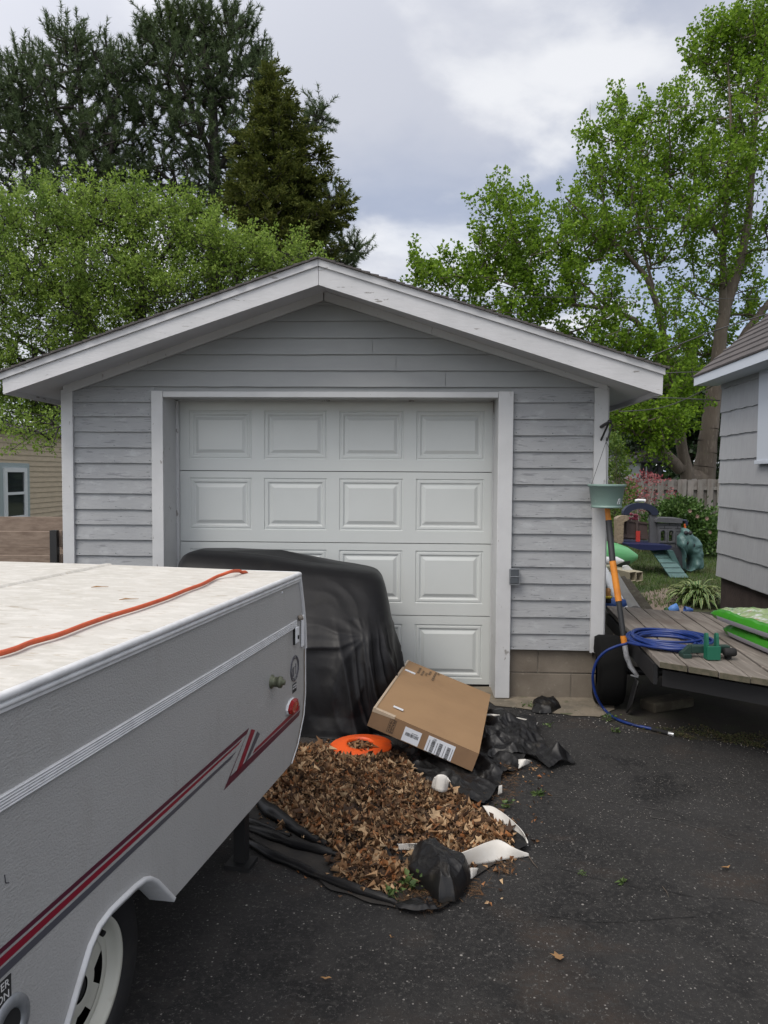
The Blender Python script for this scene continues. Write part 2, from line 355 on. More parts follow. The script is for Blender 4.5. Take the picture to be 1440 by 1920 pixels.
    rawmesh('twigs', v, f, bark, root, org)
    return root
def shrub(name, label, cat, blobs, leaf, n, lsize, seed, stem='bark', width=.6, group=None, zmin=0.02, stems=6):
    """blobs in world coordinates (x,y,z,rx,ry,rz,w)"""
    r = np.random.default_rng(seed); tot = sum(b[6] for b in blobs); P = []; D = []
    for x, y, z, rx, ry, rz, wgt in blobs:
        k = int(n*wgt/tot); c = max(4, k//14); d = unit(r.normal(size=(c, 3))); cc = d*r.random((c, 1))**.4
        q = cc[r.integers(0, c, k)]+r.normal(size=(k, 3))*.16; P.append(q*[rx, ry, rz]+[x, y, z]); D.append(q+[0, 0, .4]+r.normal(size=(k, 3))*.6)
    P = np.concatenate(P); D = np.concatenate(D); m = P[:, 2] > zmin; P = P[m]; D = D[m]
    v, f = leafgeo(P, D, lsize*r.uniform(.6, 1.3, len(P)), width, .3, None, r)
    x, y = blobs[0][0], blobs[0][1]; root = thing(name, label, cat, (x, y, 0), 0, group)
    rawmesh('foliage', v, f, leaf, root, (x, y, 0)); mb = MB()
    for b in blobs:
        for k in range(stems):
            e = Vector((b[0]+r.normal()*b[3]*.5, b[1]+r.normal()*b[4]*.5, b[2]+r.uniform(0, .6)*b[5])); s0 = V(x+r.normal()*.06, y+r.normal()*.06, 0)
            mb.tube([s0, s0.lerp(e, .5)+V(r.normal()*.05, 0, .05), e], [.012, .008, .003], 5)
    mb.build('stem', stem, root, (x, y, 0)); return root
def ribbon(mb, pts, w, z, mi=0):
    pts = [Vector(p) for p in pts]; P = []
    for i, p in enumerate(pts):
        t = (pts[min(i+1, len(pts)-1)]-pts[max(i-1, 0)]).normalized(); s = V(-t.y, t.x, 0)*(w*(.4+abs(mnoise.noise(p*9))*1.6)*.5)
        P.append([V(p.x, p.y, z)-s, V(p.x, p.y, z)+s])
    mb.grid(P, mi, False)
def spline(pts, n=8):
    pts = [Vector(p) for p in pts]; out = []
    for i in range(len(pts)-1):
        p0, p1, p2, p3 = pts[max(i-1, 0)], pts[i], pts[i+1], pts[min(i+2, len(pts)-1)]
        for k in range(n):
            t = k/n; out.append(.5*((2*p1)+(p2-p0)*t+(2*p0-5*p1+4*p2-p3)*t*t+(3*p1-p0-3*p2+p3)*t**3))
    return out+[pts[-1]]
# ================================================================== GROUND
def struct(o): o['kind'] = 'structure'; return o
gm = MB(); gm.add([(-400, -400, -.004), (400, -400, -.004), (400, 600, -.004), (-400, 600, -.004)], [(0, 1, 2, 3)]); struct(gm.build('ground', 'ground'))
ed = [gr(960, 1316), gr(1060, 1328), gr(1130, 1350), gr(1200, 1372), gr(1290, 1386), gr(1440, 1396)]
dv = MB(); poly = [(-9, -8), (8, -8), (8, 4.2)]+[(p.x, p.y) for p in ed[::-1]]+[(.98, 5.9), (-9, 5.9)]
dv.add([(x, y, .0) for x, y in poly], [list(range(len(poly)))]); struct(dv.build('driveway', 'asphalt'))
sm_ = MB(); sm_.add([(-20, 5.8, -.002), (.9, 5.3, -.002), (1.6, 4.3, -.002), (9, 3.6, -.002), (9, 8.6, -.002), (1.5, 9.3, -.002), (-20, 9, -.002)], [list(range(7))]); struct(sm_.build('soil', 'soil'))
ap = MB(); pl = [gr(905, 1300, .006), gr(925, 1322, .006), gr(1010, 1332, .006), gr(1075, 1342, .006), gr(1125, 1344, .006), gr(1150, 1330, .006), (1.75, 5.5, .006), (1.75, 5.75, .006), (.7, 5.75, .006)]
pts2 = []
for i in range(len(pl)):
    a, b = Vector(pl[i]), Vector(pl[(i+1) % len(pl)])
    for k in range(8): q = a.lerp(b, k/8); q += V(mnoise.noise(q*9), mnoise.noise(q*9+V(5, 5, 5)), 0)*.025; pts2.append(q)
ap.add(pts2, [list(range(len(pts2)))]); struct(ap.build('apron', 'apron'))
pt = MB(); pc = V(3.9, 9.2, 0)
pth = [(gr(u, v, .003)) for u, v in ((1150, 1128), (1200, 1112), (1240, 1103), (1300, 1099), (1345, 1099), (1350, 1125), (1300, 1130), (1290, 1150), (1300, 1180), (1150, 1200))]
pt.add(pth, [list(range(len(pth)))]); struct(pt.build('patio', 'patio'))
# cracks and seams in the asphalt
ck = MB()
def crack(px, w, z, mi, seed=0):
    P = []
    for (u, v), (u2, v2) in zip(px[:-1], px[1:]):
        for k in range(14):
            t = k/14; p = gr(u+(u2-u)*t, v+(v2-v)*t, z); p += V(mnoise.noise(p*6+V(seed, 0, 0)), mnoise.noise(p*6+V(0, seed, 9)), 0)*.03+V(mnoise.noise(p*40), mnoise.noise(p*40+V(3, 3, 3)), 0)*.006; P.append(p)
    ribbon(ck, P, w, z, mi)
crack([(1050, 1633), (1120, 1645), (1200, 1662), (1290, 1676), (1400, 1690), (1500, 1712)], .004, .004, 0, 1)
crack([(1030, 1720), (1110, 1728), (1200, 1726), (1310, 1716)], .0035, .004, 0, 5)
crack([(1220, 1530), (1290, 1545), (1395, 1578)], .008, .004, 1, 3)
crack([(1060, 1385), (1150, 1400), (1300, 1440), (1390, 1470)], .007, .004, 1, 7)
crack([(980, 1490), (1100, 1496), (1250, 1520)], .005, .004, 1, 9)
struct(ck.build('driveway_cracks', ['crack', 'crack2']))

# ================================================================== GARAGE
GY = R(-2.2); G = Frame(0, 5.5, GY)
gar = thing('garage', 'single garage with peeling light grey lap siding, white gable trim and a white panelled door', 'garage', (0, 5.5, 0), GY)
def gz(u, v, y=0.): return G.py(u, v, y)
xl, zt = gz(117, 735); xr, ztr = gz(1139, 731); xlt, _ = gz(141, 900); xrt, _ = gz(1111, 900)
dl, dzt = gz(284, 733, -.03); dr, _ = gz(963, 733, -.03); dli, _ = gz(307, 900, -.03); dri, dzb = gz(935, 746, -.03)
pkx, pkz = gz(606, 550)
eL = gz(118, 735); eR = gz(1139, 727)
zbot = gz(1030, 1216)[1]
rr = random.Random(3)
def gable(x):  # underside height of the roof over x on the wall plane
    return pkz-(pkz-eL[1])*(pkx-x)/(pkx-eL[0]) if x < pkx else pkz-(pkz-eR[1])*(x-pkx)/(eR[0]-pkx)
def gable_x(z):
    return (pkx-(pkz-z)*(pkx-eL[0])/(pkz-eL[1]), pkx+(pkz-z)*(eR[0]-pkx)/(pkz-eR[1]))
M['galv_dark'] = mat('dark metal', (.09, .1, .11), .5, metal=.5)
wl = MB()
def board(xa, xb, z0, z1, mi, jit=.0015):
    n = max(2, int((xb-xa)/.06)); top = []; bot = []; bb = []
    for i in range(n+1):
        x = xa+(xb-xa)*i/n; j = mnoise.noise(V(x*5, z0*20, 3))*jit*2; j2 = mnoise.noise(V(x*2.2, z0*9, 8))*jit*2
        zc = min(z1, gable(x)+.02) if z1 > 1.9 else z1
        zb0 = min(z0+j, zc-.001)
        top.append((x, .004, max(zc+.004, zb0+.002))); bot.append((x, -.014+j2, zb0)); bb.append((x, .006, zb0+.0015))
    wl.grid([top, bot, bb], mi, False)
def rows(xa, xb, zs, mi):
    for z0, z1 in zip(zs[1:], zs[:-1]):
        if z1 > 1.9:
            a, _ = gable_x(z0); a = max(xa, a); b = min(xb, gable_x(z0)[1])
        else: a, b = xa, xb
        if b-a > .05:
            if (b-a) > 2 and rr.random() < .75:
                c = a+(b-a)*rr.uniform(.45, .75); board(a, c-.0015, z0, z1, mi); board(c+.0015, b, z0+rr.uniform(-.002, .003), z1, mi)
            else: board(a, b, z0, z1, mi)
zc_ = lambda u, vs: [gz(u, v)[1] for v in vs]
def nails(xs, zs_):
    for z in zs_:
        for x in xs:
            if rr.random() < .85: x2 = x+rr.uniform(-.006, .006); wl.lathe([(.0035, 0), (.003, .0012), (0, .0015)], (x2, -.0125, z+.016+rr.uniform(-.003, .003)), (0, -1, 0), 6, 2)
rows(xl, xr, zc_(600, [548, 572, 602.5, 634, 665, 695, 725.5]), 1)
ztrim = gz(600, 725.5)[1]
lz = [ztrim]+zc_(212, [754, 781, 809.5, 839, 868, 897, 925, 954.5, 983, 1011.5, 1041, 1069, 1098, 1127])
while lz[-1] > zbot+.06: lz.append(lz[-1]-.116)
rows(xlt-.01, dl+.01, lz, 0); nails((xlt+.03, (xlt+dl)/2+.01, dl-.025), lz[1:])
rows(dr-.01, xrt+.01, [ztrim]+zc_(1035, [755, 786, 816.5, 847, 877.5, 908, 939, 970, 1001, 1032, 1063, 1094, 1125, 1157, 1188, 1218]), 0)
nails((dr+.03, (dr+xrt)/2, xrt-.025), zc_(1035, [755, 786, 816.5, 847, 877.5, 908, 939, 970, 1001, 1032, 1063, 1094, 1125, 1157, 1188, 1218]))
# backing wall and side walls
dtop = gz(600, 748)[1]
ok = dli-.02; wl.box(xl+.01, ok, .007, .10, zbot, zt+.02, 1); wl.box(dri+.02, xr-.01, .007, .10, zbot, zt+.02, 1)
wl.box(ok, dri+.02, .007, .10, dtop+.02, zt+.02, 1)
wl.prism([(xl+.01, zt), (xr-.01, zt), (pkx, pkz+.03)], lambda p, s: (p[0], .008+s*.09, p[1]), 1)
for xa, xb in ((xl+.01, xl+.09), (xr-.09, xr-.01)): wl.box(xa, xb, .103, 6.2, zbot, zt+.04, 1)
wl.box(xl+.01, xr-.01, 6.2, 6.28, zbot, zt+.02, 1)
for i in range(17):      # lap boards on the side walls
    z = zbot+i*.12
    for s, x in ((-1, xl+.01), (1, xr-.01)): wl.add([(x+s*.012, .1, z), (x+s*.012, 6.2, z), (x+s*.002, 6.2, z+.12), (x+s*.002, .1, z+.12), (x, .1, z), (x, 6.2, z)], [(0, 1, 2, 3), (0, 1, 5, 4)], 0)
wl.build('siding', ['siding', 'siding_smooth', 'galv_dark'], gar)
# corner boards
cb = MB(); cb.box(xl, xlt, -.03, .003, zbot-.05, zt+.012); cb.build('corner_board', 'trim', gar, bevel=.003)
cb = MB(); z0 = gz(1120, 1222)[1]
n = 7
for i in range(n):
    a = xrt+(xr-xrt)*i/n; cb.box(a+(.0008 if i else 0), xrt+(xr-xrt)*(i+1)/n, -.03, .003, z0+rr.uniform(-.012, .008), z0+.1)
cb.box(xrt, xr, -.03, .003, z0+.1, ztr+.01); cb.build('corner_board', 'trim', gar)
cb = MB(); cb.box(xr+.0, xr+.018, .003, .10, z0, zt+.05); cb.build('corner_board', 'trim', gar)
# foundation
fd = MB(); rw = [0, gz(1030, 1264)[1], zbot-.004]; bx0, _ = gz(958, 1250); bx1, _ = gz(1120, 1250)
fd.box(xl+.03, dl+.02, .03, .25, 0, zbot-.002, 1); fd.box(bx0-.03, bx1-.012, .035, .25, -.02, zbot-.002, 1)
for xx in (xl+.04, xr-.26): fd.box(xx+.002, xx+.2, .252, 6.2, 0, zbot-.002, 1)
J = [[gz(1072, 1290)[0]], [gz(1010, 1240)[0]]]
for k in (0, 1):
    xs = [bx0-.02]+J[k]+[bx1]
    for a, b in zip(xs[:-1], xs[1:]): fd.box(a+.004, b-.004, .025, .2, rw[k]+(.005 if k else -.02), rw[k+1]-.005, 0)
fd.build('foundation', ['block', 'mortar'], gar, bevel=.004)
# door casing
for a, b, zb in ((dl, dli, 0.0), (dri, dr, .012)):
    cs = MB(); cs.box(a, b, -.042, .006, zb, dzt); cs.build('door_casing', 'trim', gar, bevel=.003)
cs = MB(); cs.box(dli+.001, dri-.001, -.04, .006, dzb, dzt-.004); cs.build('door_casing', 'trim', gar, bevel=.003)
cs = MB(); cs.box(dli-.02, dli, -.0, .33, 0, dzb+.01); cs.box(dri, dri+.02, 0, .33, 0, dzb+.01); cs.box(dli-.02, dri+.02, .0065, .33, dzb+.0105, dzb+.03)
cs.build('door_jamb', 'trim', gar)
DY = .30; ddl, dtz = gz(336, 751, DY); ddr, _ = gz(925, 751, DY)
cs = MB(); cs.box(dli+.0005, ddl+.004, .262, .292, 0, dzb-.001); cs.box(ddr-.004, dri-.0005, .262, .292, 0, dzb-.001); cs.box(ddl+.005, ddr-.005, .262, .292, dtz+.012, dzb-.001); cs.build('door_stop', 'trim', gar)
# sectional door
gd = bpy.data.objects.new('garage_door', None); COL.objects.link(gd); gd.parent = gar
vb = [751, 884, 1017.5, 1152]; zs = [gz(630, v, DY)[1] for v in vb]+[.012]
pxs = [(355, 472), (495, 613), (636, 756), (780, 908)]; pvs = [(770, 862), (897, 994.5), (1031, 1129), (1168, 1268)]
px_ = [(gz(a, 900, DY)[0], gz(b, 900, DY)[0]) for a, b in pxs]
for k in range(4):
    s = MB(); zt_, zb_ = zs[k]-.003, zs[k+1]+.003; p0 = gz(630, pvs[k][0], DY)[1]; p1 = gz(630, pvs[k][1], DY)[1]
    Y = DY; q = lambda a, b, c, d: s.add([(a, Y, c), (b, Y, c), (b, Y, d), (a, Y, d)], [(0, 1, 2, 3)])
    q(ddl, ddr, zb_, p1); q(ddl, ddr, p0, zt_)
    xs = [ddl]+[e for p in px_ for e in p]+[ddr]
    for i in range(0, len(xs), 2): q(xs[i], xs[i+1], p1, p0)
    s.box(ddl, ddr, Y+.001+.012, Y+.045, zb_+.002, zt_-.002)
    s.add([(ddl, Y, zt_), (ddr, Y, zt_), (ddr, Y+.03, zt_+.001), (ddl, Y+.03, zt_+.001)], [(0, 1, 2, 3)])
    s.add([(ddl, Y, zb_), (ddr, Y, zb_), (ddr, Y+.03, zb_), (ddl, Y+.03, zb_)], [(0, 1, 2, 3)])
    for a, b in px_:
        rings = [(0, 0), (.004, .006), (.012, .007), (.016, .002), (.03, .002), (.042, .011), (.05, .011), (.075, .000)]
        P = [[(a+i, Y+d, p1+i), (b-i, Y+d, p1+i), (b-i, Y+d, p0-i), (a+i, Y+d, p0-i)] for i, d in rings]
        s.grid(P, 0, False, True); s.add(P[-1], [(0, 1, 2, 3)])
    s.build('door_section', 'door', gd)
sb = MB(); sb.box(ddl+.001, ddr-.001, DY+.05, DY+.06, .0, dtz+.1); sb.build('door_backing', 'seal', gd)
# roof: rake boards on the front overhang, soffits, shingled slabs
FY = -.45
fz = lambda u, v: G.py(u, v, FY)
PT, PB = fz(597, 490), fz(597, 534); LT, LB = fz(4, 703), fz(6, 739); RT, RB = fz(1244, 694), fz(1242, 741)
def rake(T0, B0, T1, B1, name):
    r_ = MB(); r_.prism([T0, T1, B1, B0], lambda p, s: (p[0], FY+s*.022, p[1])); return r_.build(name, 'fascia', gar, bevel=.002)
g = .0015
rake((LT[0], LT[1]), (LB[0], LB[1]), (PT[0]-g, PT[1]), (PB[0]-g, PB[1]), 'rake_board')
rake((PT[0]+g, PT[1]), (PB[0]+g, PB[1]), (RT[0], RT[1]), (RB[0], RB[1]), 'rake_board')
st = MB(); hh = .045
for A_, B_ in ((LT, PT), (PT, RT)):
    a = (A_[0]-(.008 if A_ is LT else -g), A_[1]); b = (B_[0]+(.008 if B_ is RT else -g), B_[1])
    st.prism([(a[0], a[1]+.012), (b[0], b[1]+.012), (b[0], b[1]-hh+.012), (a[0], a[1]-hh+.012)], lambda p, s: (p[0], FY-.016+s*.014, p[1]))
st.build('rake_moulding', 'fascia', gar)
rf = MB()
def slab(A_, B_, t0, t1, ya, yb, mb, ext=0., mi=0):
    mb.prism([(A_[0], A_[1]+t0), (B_[0], B_[1]+t0), (B_[0], B_[1]+t1), (A_[0], A_[1]+t1)], lambda p, s: (p[0], yb if s else ya, p[1]), mi)
n = 40
for side, (E_, sgn) in enumerate((((LT[0]-.03, LT[1]-.01), 1), ((RT[0]+.03, RT[1]-.01), -1))):
    for i in range(n):   # courses of shingles, each a thin wedge
        t0, t1 = i/n, (i+1)/n
        p = (E_[0]+(PT[0]-E_[0])*t0, E_[1]+(PT[1]-E_[1])*t0); q = (E_[0]+(PT[0]-E_[0])*t1, E_[1]+(PT[1]-E_[1])*t1)
        fy = FY-.03-rr.uniform(0, .012); b = .0137
        rf.add([(p[0], fy, p[1]+b), (q[0], fy, q[1]+b), (q[0], fy, q[1]+b+.009), (p[0], fy, p[1]+b+.017), (p[0], 6.6, p[1]+b), (q[0], 6.6, q[1]+b), (q[0], 6.6, q[1]+b+.009), (p[0], 6.6, p[1]+b+.017)],
               [(0, 1, 2, 3), (7, 6, 5, 4), (3, 2, 6, 7), (0, 3, 7, 4), (1, 5, 6, 2), (0, 4, 5, 1)])
rf.build('roof_shingles', 'shingle', gar)
# the wall-line heights of the underside follow the frieze tops
so_ = MB(); dk = MB()
sl_ = lambda E, P, x: E[1]+(P[1]-E[1])*(x-E[0])/(P[0]-E[0])
for E_, Bt in ((LT, LB), (RT, RB)):
    # soffit sheet just above the bottom of the rake board
    so_.prism([(E_[0]+(.024 if E_ is LT else -.024), Bt[1]+.035), (PB[0], PB[1]+.06), (PB[0], PB[1]+.072), (E_[0]+(.024 if E_ is LT else -.024), Bt[1]+.047)], lambda p, s: (p[0], FY+.0225+s*7.0, p[1]))
so_.build('soffit', 'soffit', gar)
for E_, Bt, sg in ((LT, LB, 1), (RT, RB, -1)):
    ef = MB(); x = E_[0]; ef.box(min(x, x+sg*.022), max(x, x+sg*.022), FY+.0225, 6.58, Bt[1]+.0, E_[1]-.005); ef.build('eave_board', 'fascia', gar)
# frieze boards under the soffit on the wall
for (ua, va, ub, vb2, wd) in ((606, 546, 118, 724, .062), (608, 546, 1139, 716, .062)):
    a = gz(ua, va, -.03); b = gz(ub, vb2, -.03); fb = MB()
    fb.prism([a, b, (b[0], b[1]-wd), (a[0], a[1]-wd*1.05)], lambda p, s: (p[0], -.033+s*.024, p[1])); fb.build('frieze_board', 'trim', gar)
# ------- outlet box
ox = MB(); a = gz(956, 1066, -.06); b = gz(973, 1096, -.06)
ob = thing('outlet_box', 'small grey weatherproof outlet box on the siding beside the garage door', 'outlet box', tuple(G.o+G.ex*a[0]+G.ey*(-.015)+V(0, 0, b[1])), GY)
w_, h_ = b[0]-a[0], a[1]-b[1]
M['galv'] = mat('galvanised metal', (.33, .35, .37), .45, [(20, (.22, .23, .25), .4, .7)], metal=.6)
ox.box(0, w_, -.04, 0, 0, h_); ox.build('housing', 'galv', ob, bevel=.004)
o2 = MB(); o2.box(.006, w_-.004, -.052, -.041, h_*.5, h_-.008); o2.build('cover', 'galv_dark', ob, bevel=.003)
o2 = MB(); o2.box(.006, w_-.004, -.056, -.041, .008, h_*.47); o2.build('cover', 'galv_dark', ob, bevel=.003)
o2 = MB()
for p, q in (((-.004, 0), (-.004, h_)), ((w_+.002, 0), (w_+.002, h_)), ((-.004, h_), (w_+.002, h_)), ((-.004, 0), (w_+.002, 0))): o2.tube([(p[0], -.058, p[1]), (q[0], -.058, q[1])], .0022, 5)
o2.tube([(.0, -.058, h_*.5), (w_, -.058, h_*.5)], .003, 5); o2.build('bail', 'galv', ob)

# ================================================================== RIGHT HOUSE
M['shake'] = mat('grey mineral shingle siding', (.36, .37, .385), .75, [(2, (.325, .33, .345), .4, .7, (1, 1, .4)), (60, (.29, .30, .32), .45, .75, (1, 1, .06)), (1.2, (.23, .235, .24), .62, .8)], [(90, .7, .004, (1, 1, .04))])
M['house_found'] = mat('dark brown foundation', (.035, .023, .02), .9, [(6, (.05, .035, .03), .4, .7)], [(30, .4, .01)])
M['house_trim'] = mat('house trim', (.52, .56, .62), .5)
M['shingle2'] = mat('weathered roof shingles', (.085, .075, .075), .95, [(3, (.06, .055, .055), .4, .7), (150, (.16, .15, .15), .55, .75)], [(200, .5, .004)])
M['glass'] = mat('window glass', (.02, .025, .03), .06, spec=.8)
M['vinyl'] = mat('white vinyl', (.72, .74, .76), .4)
HA = R(-4.8); H0 = gr(1343, 1147); H0 = at(1343, 1147, 8.9); Hf = Frame(H0.x, H0.y, HA)
hs = thing('grey_house', 'house with grey shingle siding, dark foundation and weathered brown roof at the right edge', 'house', (H0.x, H0.y, 0), HA)
hw = MB(); zsb = Hf.px(1343, 1080)[1]
zl = [Hf.px(1348, v)[1] for v in (1080, 1040, 999, 952, 905, 863, 820, 776, 732, 690)]
zl = [zl[0]+i*(zl[8]-zl[0])/8 for i in range(9)]
ytop = 8.5
ztop_h = zl[-1]+.30
for z0, z1 in zip(zl, zl[1:]+[ztop_h]):
    n = 120; top = []; bot = []; bk = []; jit = 0
    for i in range(n+1):
        y = -ytop*i/n+.01; j = mnoise.noise(V(y*7, z0*30, 0))*.009+mnoise.noise(V(y*20, z0*30, 5))*.005
        top.append((0, y, z1+.006)); bot.append((-.016, y, z0+j)); bk.append((.01, y, z0+j+.001))
    hw.grid([top, bot, bk], 0, False)
    for k in range(0):   # butt joints between shingles
        y = -k*.31-(.15 if int(z0*100) % 2 else 0)-.05
        hw.add([(-.0168, y, z0+.015), (-.0168, y-.004, z0+.015), (-.0012, y-.004, z1-.005), (-.0012, y, z1-.005)], [(0, 1, 2, 3)], 2)
    hw.add([(0.003, .012, z0), (4, .012, z0), (4, .002, z1), (0.003, .002, z1)], [(0, 1, 2, 3)], 0)
hw.box(.011, 4, -ytop, -.0, zsb, ztop_h, 1)
hw.build('wall', ['shake', 'shake', 'house_found'], hs)
fn = MB(); fn.box(.035, 3.96, -ytop, -.03, -.05, zsb-.001)
fn.build('foundation', 'house_found', hs)
ez = Hf.px(1299, 708, -.30); ex_ = -.30; eyb = ez[0]; ezt = ez[1]; slope = math.tan(R(41))
ezb = Hf.px(1307, 722, -.28)[1]
rm = MB(); ncr = 22
for i in range(ncr):
    x0_, x1_ = ex_+i*.115, ex_+(i+1)*.115; z0_, z1_ = ezt+(x0_-ex_)*slope, ezt+(x1_-ex_)*slope
    ns = 60
    P = [[(x0_, eyb-j*(8.6/ns), z0_+.0), (x0_-.004, eyb-j*(8.6/ns)-.001, z0_+.016+rr.uniform(-.002, .003)), (x1_, eyb-j*(8.6/ns), z1_+.002)] for j in range(ns+1)]
    rm.grid(P, 0, False)
zr = ezt+ncr*.115*slope; xr_ = ex_+ncr*.115
rm.prism([(ex_, ezt), (xr_, zr), (xr_+2.6, zr-2.6*slope), (xr_+2.6, zr-2.6*slope-.06), (xr_, zr-.06), (ex_+.05, ezt-.02)], lambda p, s: (p[0], eyb-.001-s*8.6, p[1]))
rm.build('roof', 'shingle2', hs)
hb = MB(); hb.box(ex_+.012, ex_+.032, eyb-8.6, eyb-.002, ezb-.0, ezt-.004); hb.add([(ex_+.033, eyb-.003, ezb), (0.0, eyb-.003, ezb+.0), (0.0, eyb-8.6, ezb), (ex_+.033, eyb-8.6, ezb)], [(0, 1, 2, 3)])
hb.prism([(ex_+.012, ezb), (ex_+.012, ezt-.004), (xr_, zr-.07), (xr_, zr-.22), (0.0, ezt+.05)], lambda p, s: (p[0], eyb-.0225+s*.02, p[1]))
hb.build('eave_fascia', 'house_trim', hs)
gb = MB(); gb.prism([(0.012, ztop_h-.01), (xr_*2+.0, ztop_h-.01), (xr_, zr-.08)], lambda p, s: (p[0], -.06+s*.05, p[1])); gb.build('gable', 'shake', hs)
wt = Hf.px(1432, 690); wb = Hf.px(1431, 863)
wd = bpy.data.objects.new('window', None); COL.objects.link(wd); wd.parent = hs
f_ = MB(); y0 = wt[0]; f_.box(-.045, -.0, y0-.3, y0, wb[1], wt[1]); f_.box(-.045, 0, y0-1.1, y0-1.0, wb[1], wt[1]); f_.box(-.044, 0, y0-.9995, y0-.1005, wt[1]-.1, wt[1]-.001); f_.box(-.06, 0, y0-1.12, y0+.02, wb[1]-.04, wb[1]-.0005)
f_.box(-.03, 0, y0-.999, y0-.101, (wb[1]+wt[1])/2-.02, (wb[1]+wt[1])/2+.02); f_.box(-.044, 0, y0-.9995, y0-.1005, wb[1]+.0005, wb[1]+.06); f_.build('frame', 'house_trim', wd, bevel=.004)
f_ = MB(); f_.box(-.02, .005, y0-.999, y0-.101, wb[1]+.06, wt[1]-.1); f_.build('pane', 'glass', wd)

# ================================================================== LEFT TAN HOUSE
M['tan'] = mat('tan lap siding', (.56, .46, .33), .7, [(4, (.48, .39, .28), .4, .7, (1, 1, 3))])
M['tan_dark'] = mat('siding lap gap', (.06, .045, .03), .9)
M['teal_trim'] = mat('pale blue-green trim', (.36, .42, .43), .6)
TL = Frame(-8.5, 12.0, 0)
th = thing('tan_house', 'low tan clapboard house with a narrow window at the left edge', 'house', (-8.5, 12, 0), 0)
tz = [TL.px(100, v, 0.)[1] for v in (820, 978)]; ztan = TL.px(60, 814, 0.)[1]
tb = MB(); sp_ = .128; z = ztan
tb.box(-5, -.012, 0, 12, 0, ztan)
while z > .2:
    tb.add([(.018, 0, z-sp_), (.018, 12, z-sp_), (.0, 12, z+.002), (0, 0, z+.002), (-.011, 0, z-sp_+.002), (-.011, 12, z-sp_+.002)], [(0, 1, 2, 3), (0, 4, 5, 1)])
    z -= sp_
tb.build('wall', 'tan', th)
tb = MB(); tb.prism([(.12, ztan+.0), (.12, ztan+.07), (-2.6, ztan+.5), (-5.2, ztan+.05), (-5.2, ztan-.02)], lambda p, s: (p[0], -.2+s*12.4, p[1])); tb.build('roof', 'shingle', th)
y0 = TL.px(3, 900)[0]; y1 = TL.px(46, 900)[0]; y2 = TL.px(53, 900)[0]; zt1 = TL.px(25, 868)[1]; zb1 = TL.px(25, 988)[1]
tb = MB(); tb.box(-.01, .035, y0-.9, y2, zb1-.05, zt1+.0); tb.build('window_surround', 'teal_trim', th)
wd = bpy.data.objects.new('window', None); COL.objects.link(wd); wd.parent = th
za, zb3 = TL.px(25, 877)[1], TL.px(25, 977)[1]; ya, yb = y0-.0, y1
f_ = MB(); f_.box(.036, .07, ya, ya+.13, zb3, za); f_.box(.036, .07, yb-.13, yb, zb3, za); f_.box(.036, .0695, ya+.13, yb-.13, za-.1, za); f_.box(.036, .0695, ya+.13, yb-.13, zb3, zb3+.12)
zm = TL.px(25, 925)[1]; f_.box(.036, .066, ya+.13, yb-.13, zm-.03, zm+.03); f_.build('frame', 'vinyl', wd)
f_ = MB(); f_.box(.036, .045, ya+.13, yb-.13, zb3+.12, za-.1); f_.build('pane', 'glass', wd)
# ================================================================== RAISED WOODEN BED
M['board'] = mat('weathered cedar board', (.23, .175, .135), .85, [(6, (.14, .10, .075), .4, .7, (1, 1, 4)), (30, (.27, .2, .15), .6, .75, (.15, 1, 3)), (2.5, (.09, .06, .05), .66, .7)], [(30, .4, .004, (.15, 1, 4))])
M['blackmetal'] = mat('black painted steel', (.012, .012, .013), .5)
bd = thing('raised_bed', 'open topped box of brown boards with a black corner stake behind the camper', 'raised bed', (-4.2, 7.2, 0))
zt_ = at(50, 996, 7.2).z; X1 = at(103, 1000, 7.2).x
h_ = (zt_-.12)
def plank(a, b, z0, z1, t=.035):
    a, b = Vector(a), Vector(b); d = (b-a).normalized(); nrm = V(-d.y, d.x, 0)*t*.5; o = MB()
    o.obox(((a.x+b.x)/2+4.2, (a.y+b.y)/2-7.2, (z0+z1)/2), d*(b-a).length/2, nrm, V(0, 0, (z1-z0)/2)); return o.build('plank', 'board', bd, bevel=.004)
zA = at(50, 1027, 7.2).z; zB = at(50, 1041, 7.2).z; zC = at(50, 1066, 7.2).z
plank((-6.6, 7.2, 0), (X1, 7.2, 0), zA, zt_); plank((-6.6, 7.2, 0), (X1, 7.2, 0), zC-.06, zB); plank((-6.6, 7.2, 0), (X1, 7.2, 0), .3, zC-.1)
for z0, z1 in ((zA+.01, zt_+.01), (zC-.06, zB+.01), (.3, zC-.1)): plank((X1+.05, 7.2, 0), (X1+.05+.4, 9.2, 0), z0, z1)
for z0, z1 in ((zA, zt_+.02), (zB-.03, zA-.01), (.3, zB-.06)): plank((-6.6, 9.22, 0), (X1+.43, 9.22, 0), z0, z1)
o = MB(); o.box(X1-.03+4.2, X1+.035+4.2, -.05, .02, 0, zt_+.012); o.build('stake', 'blackmetal', bd)
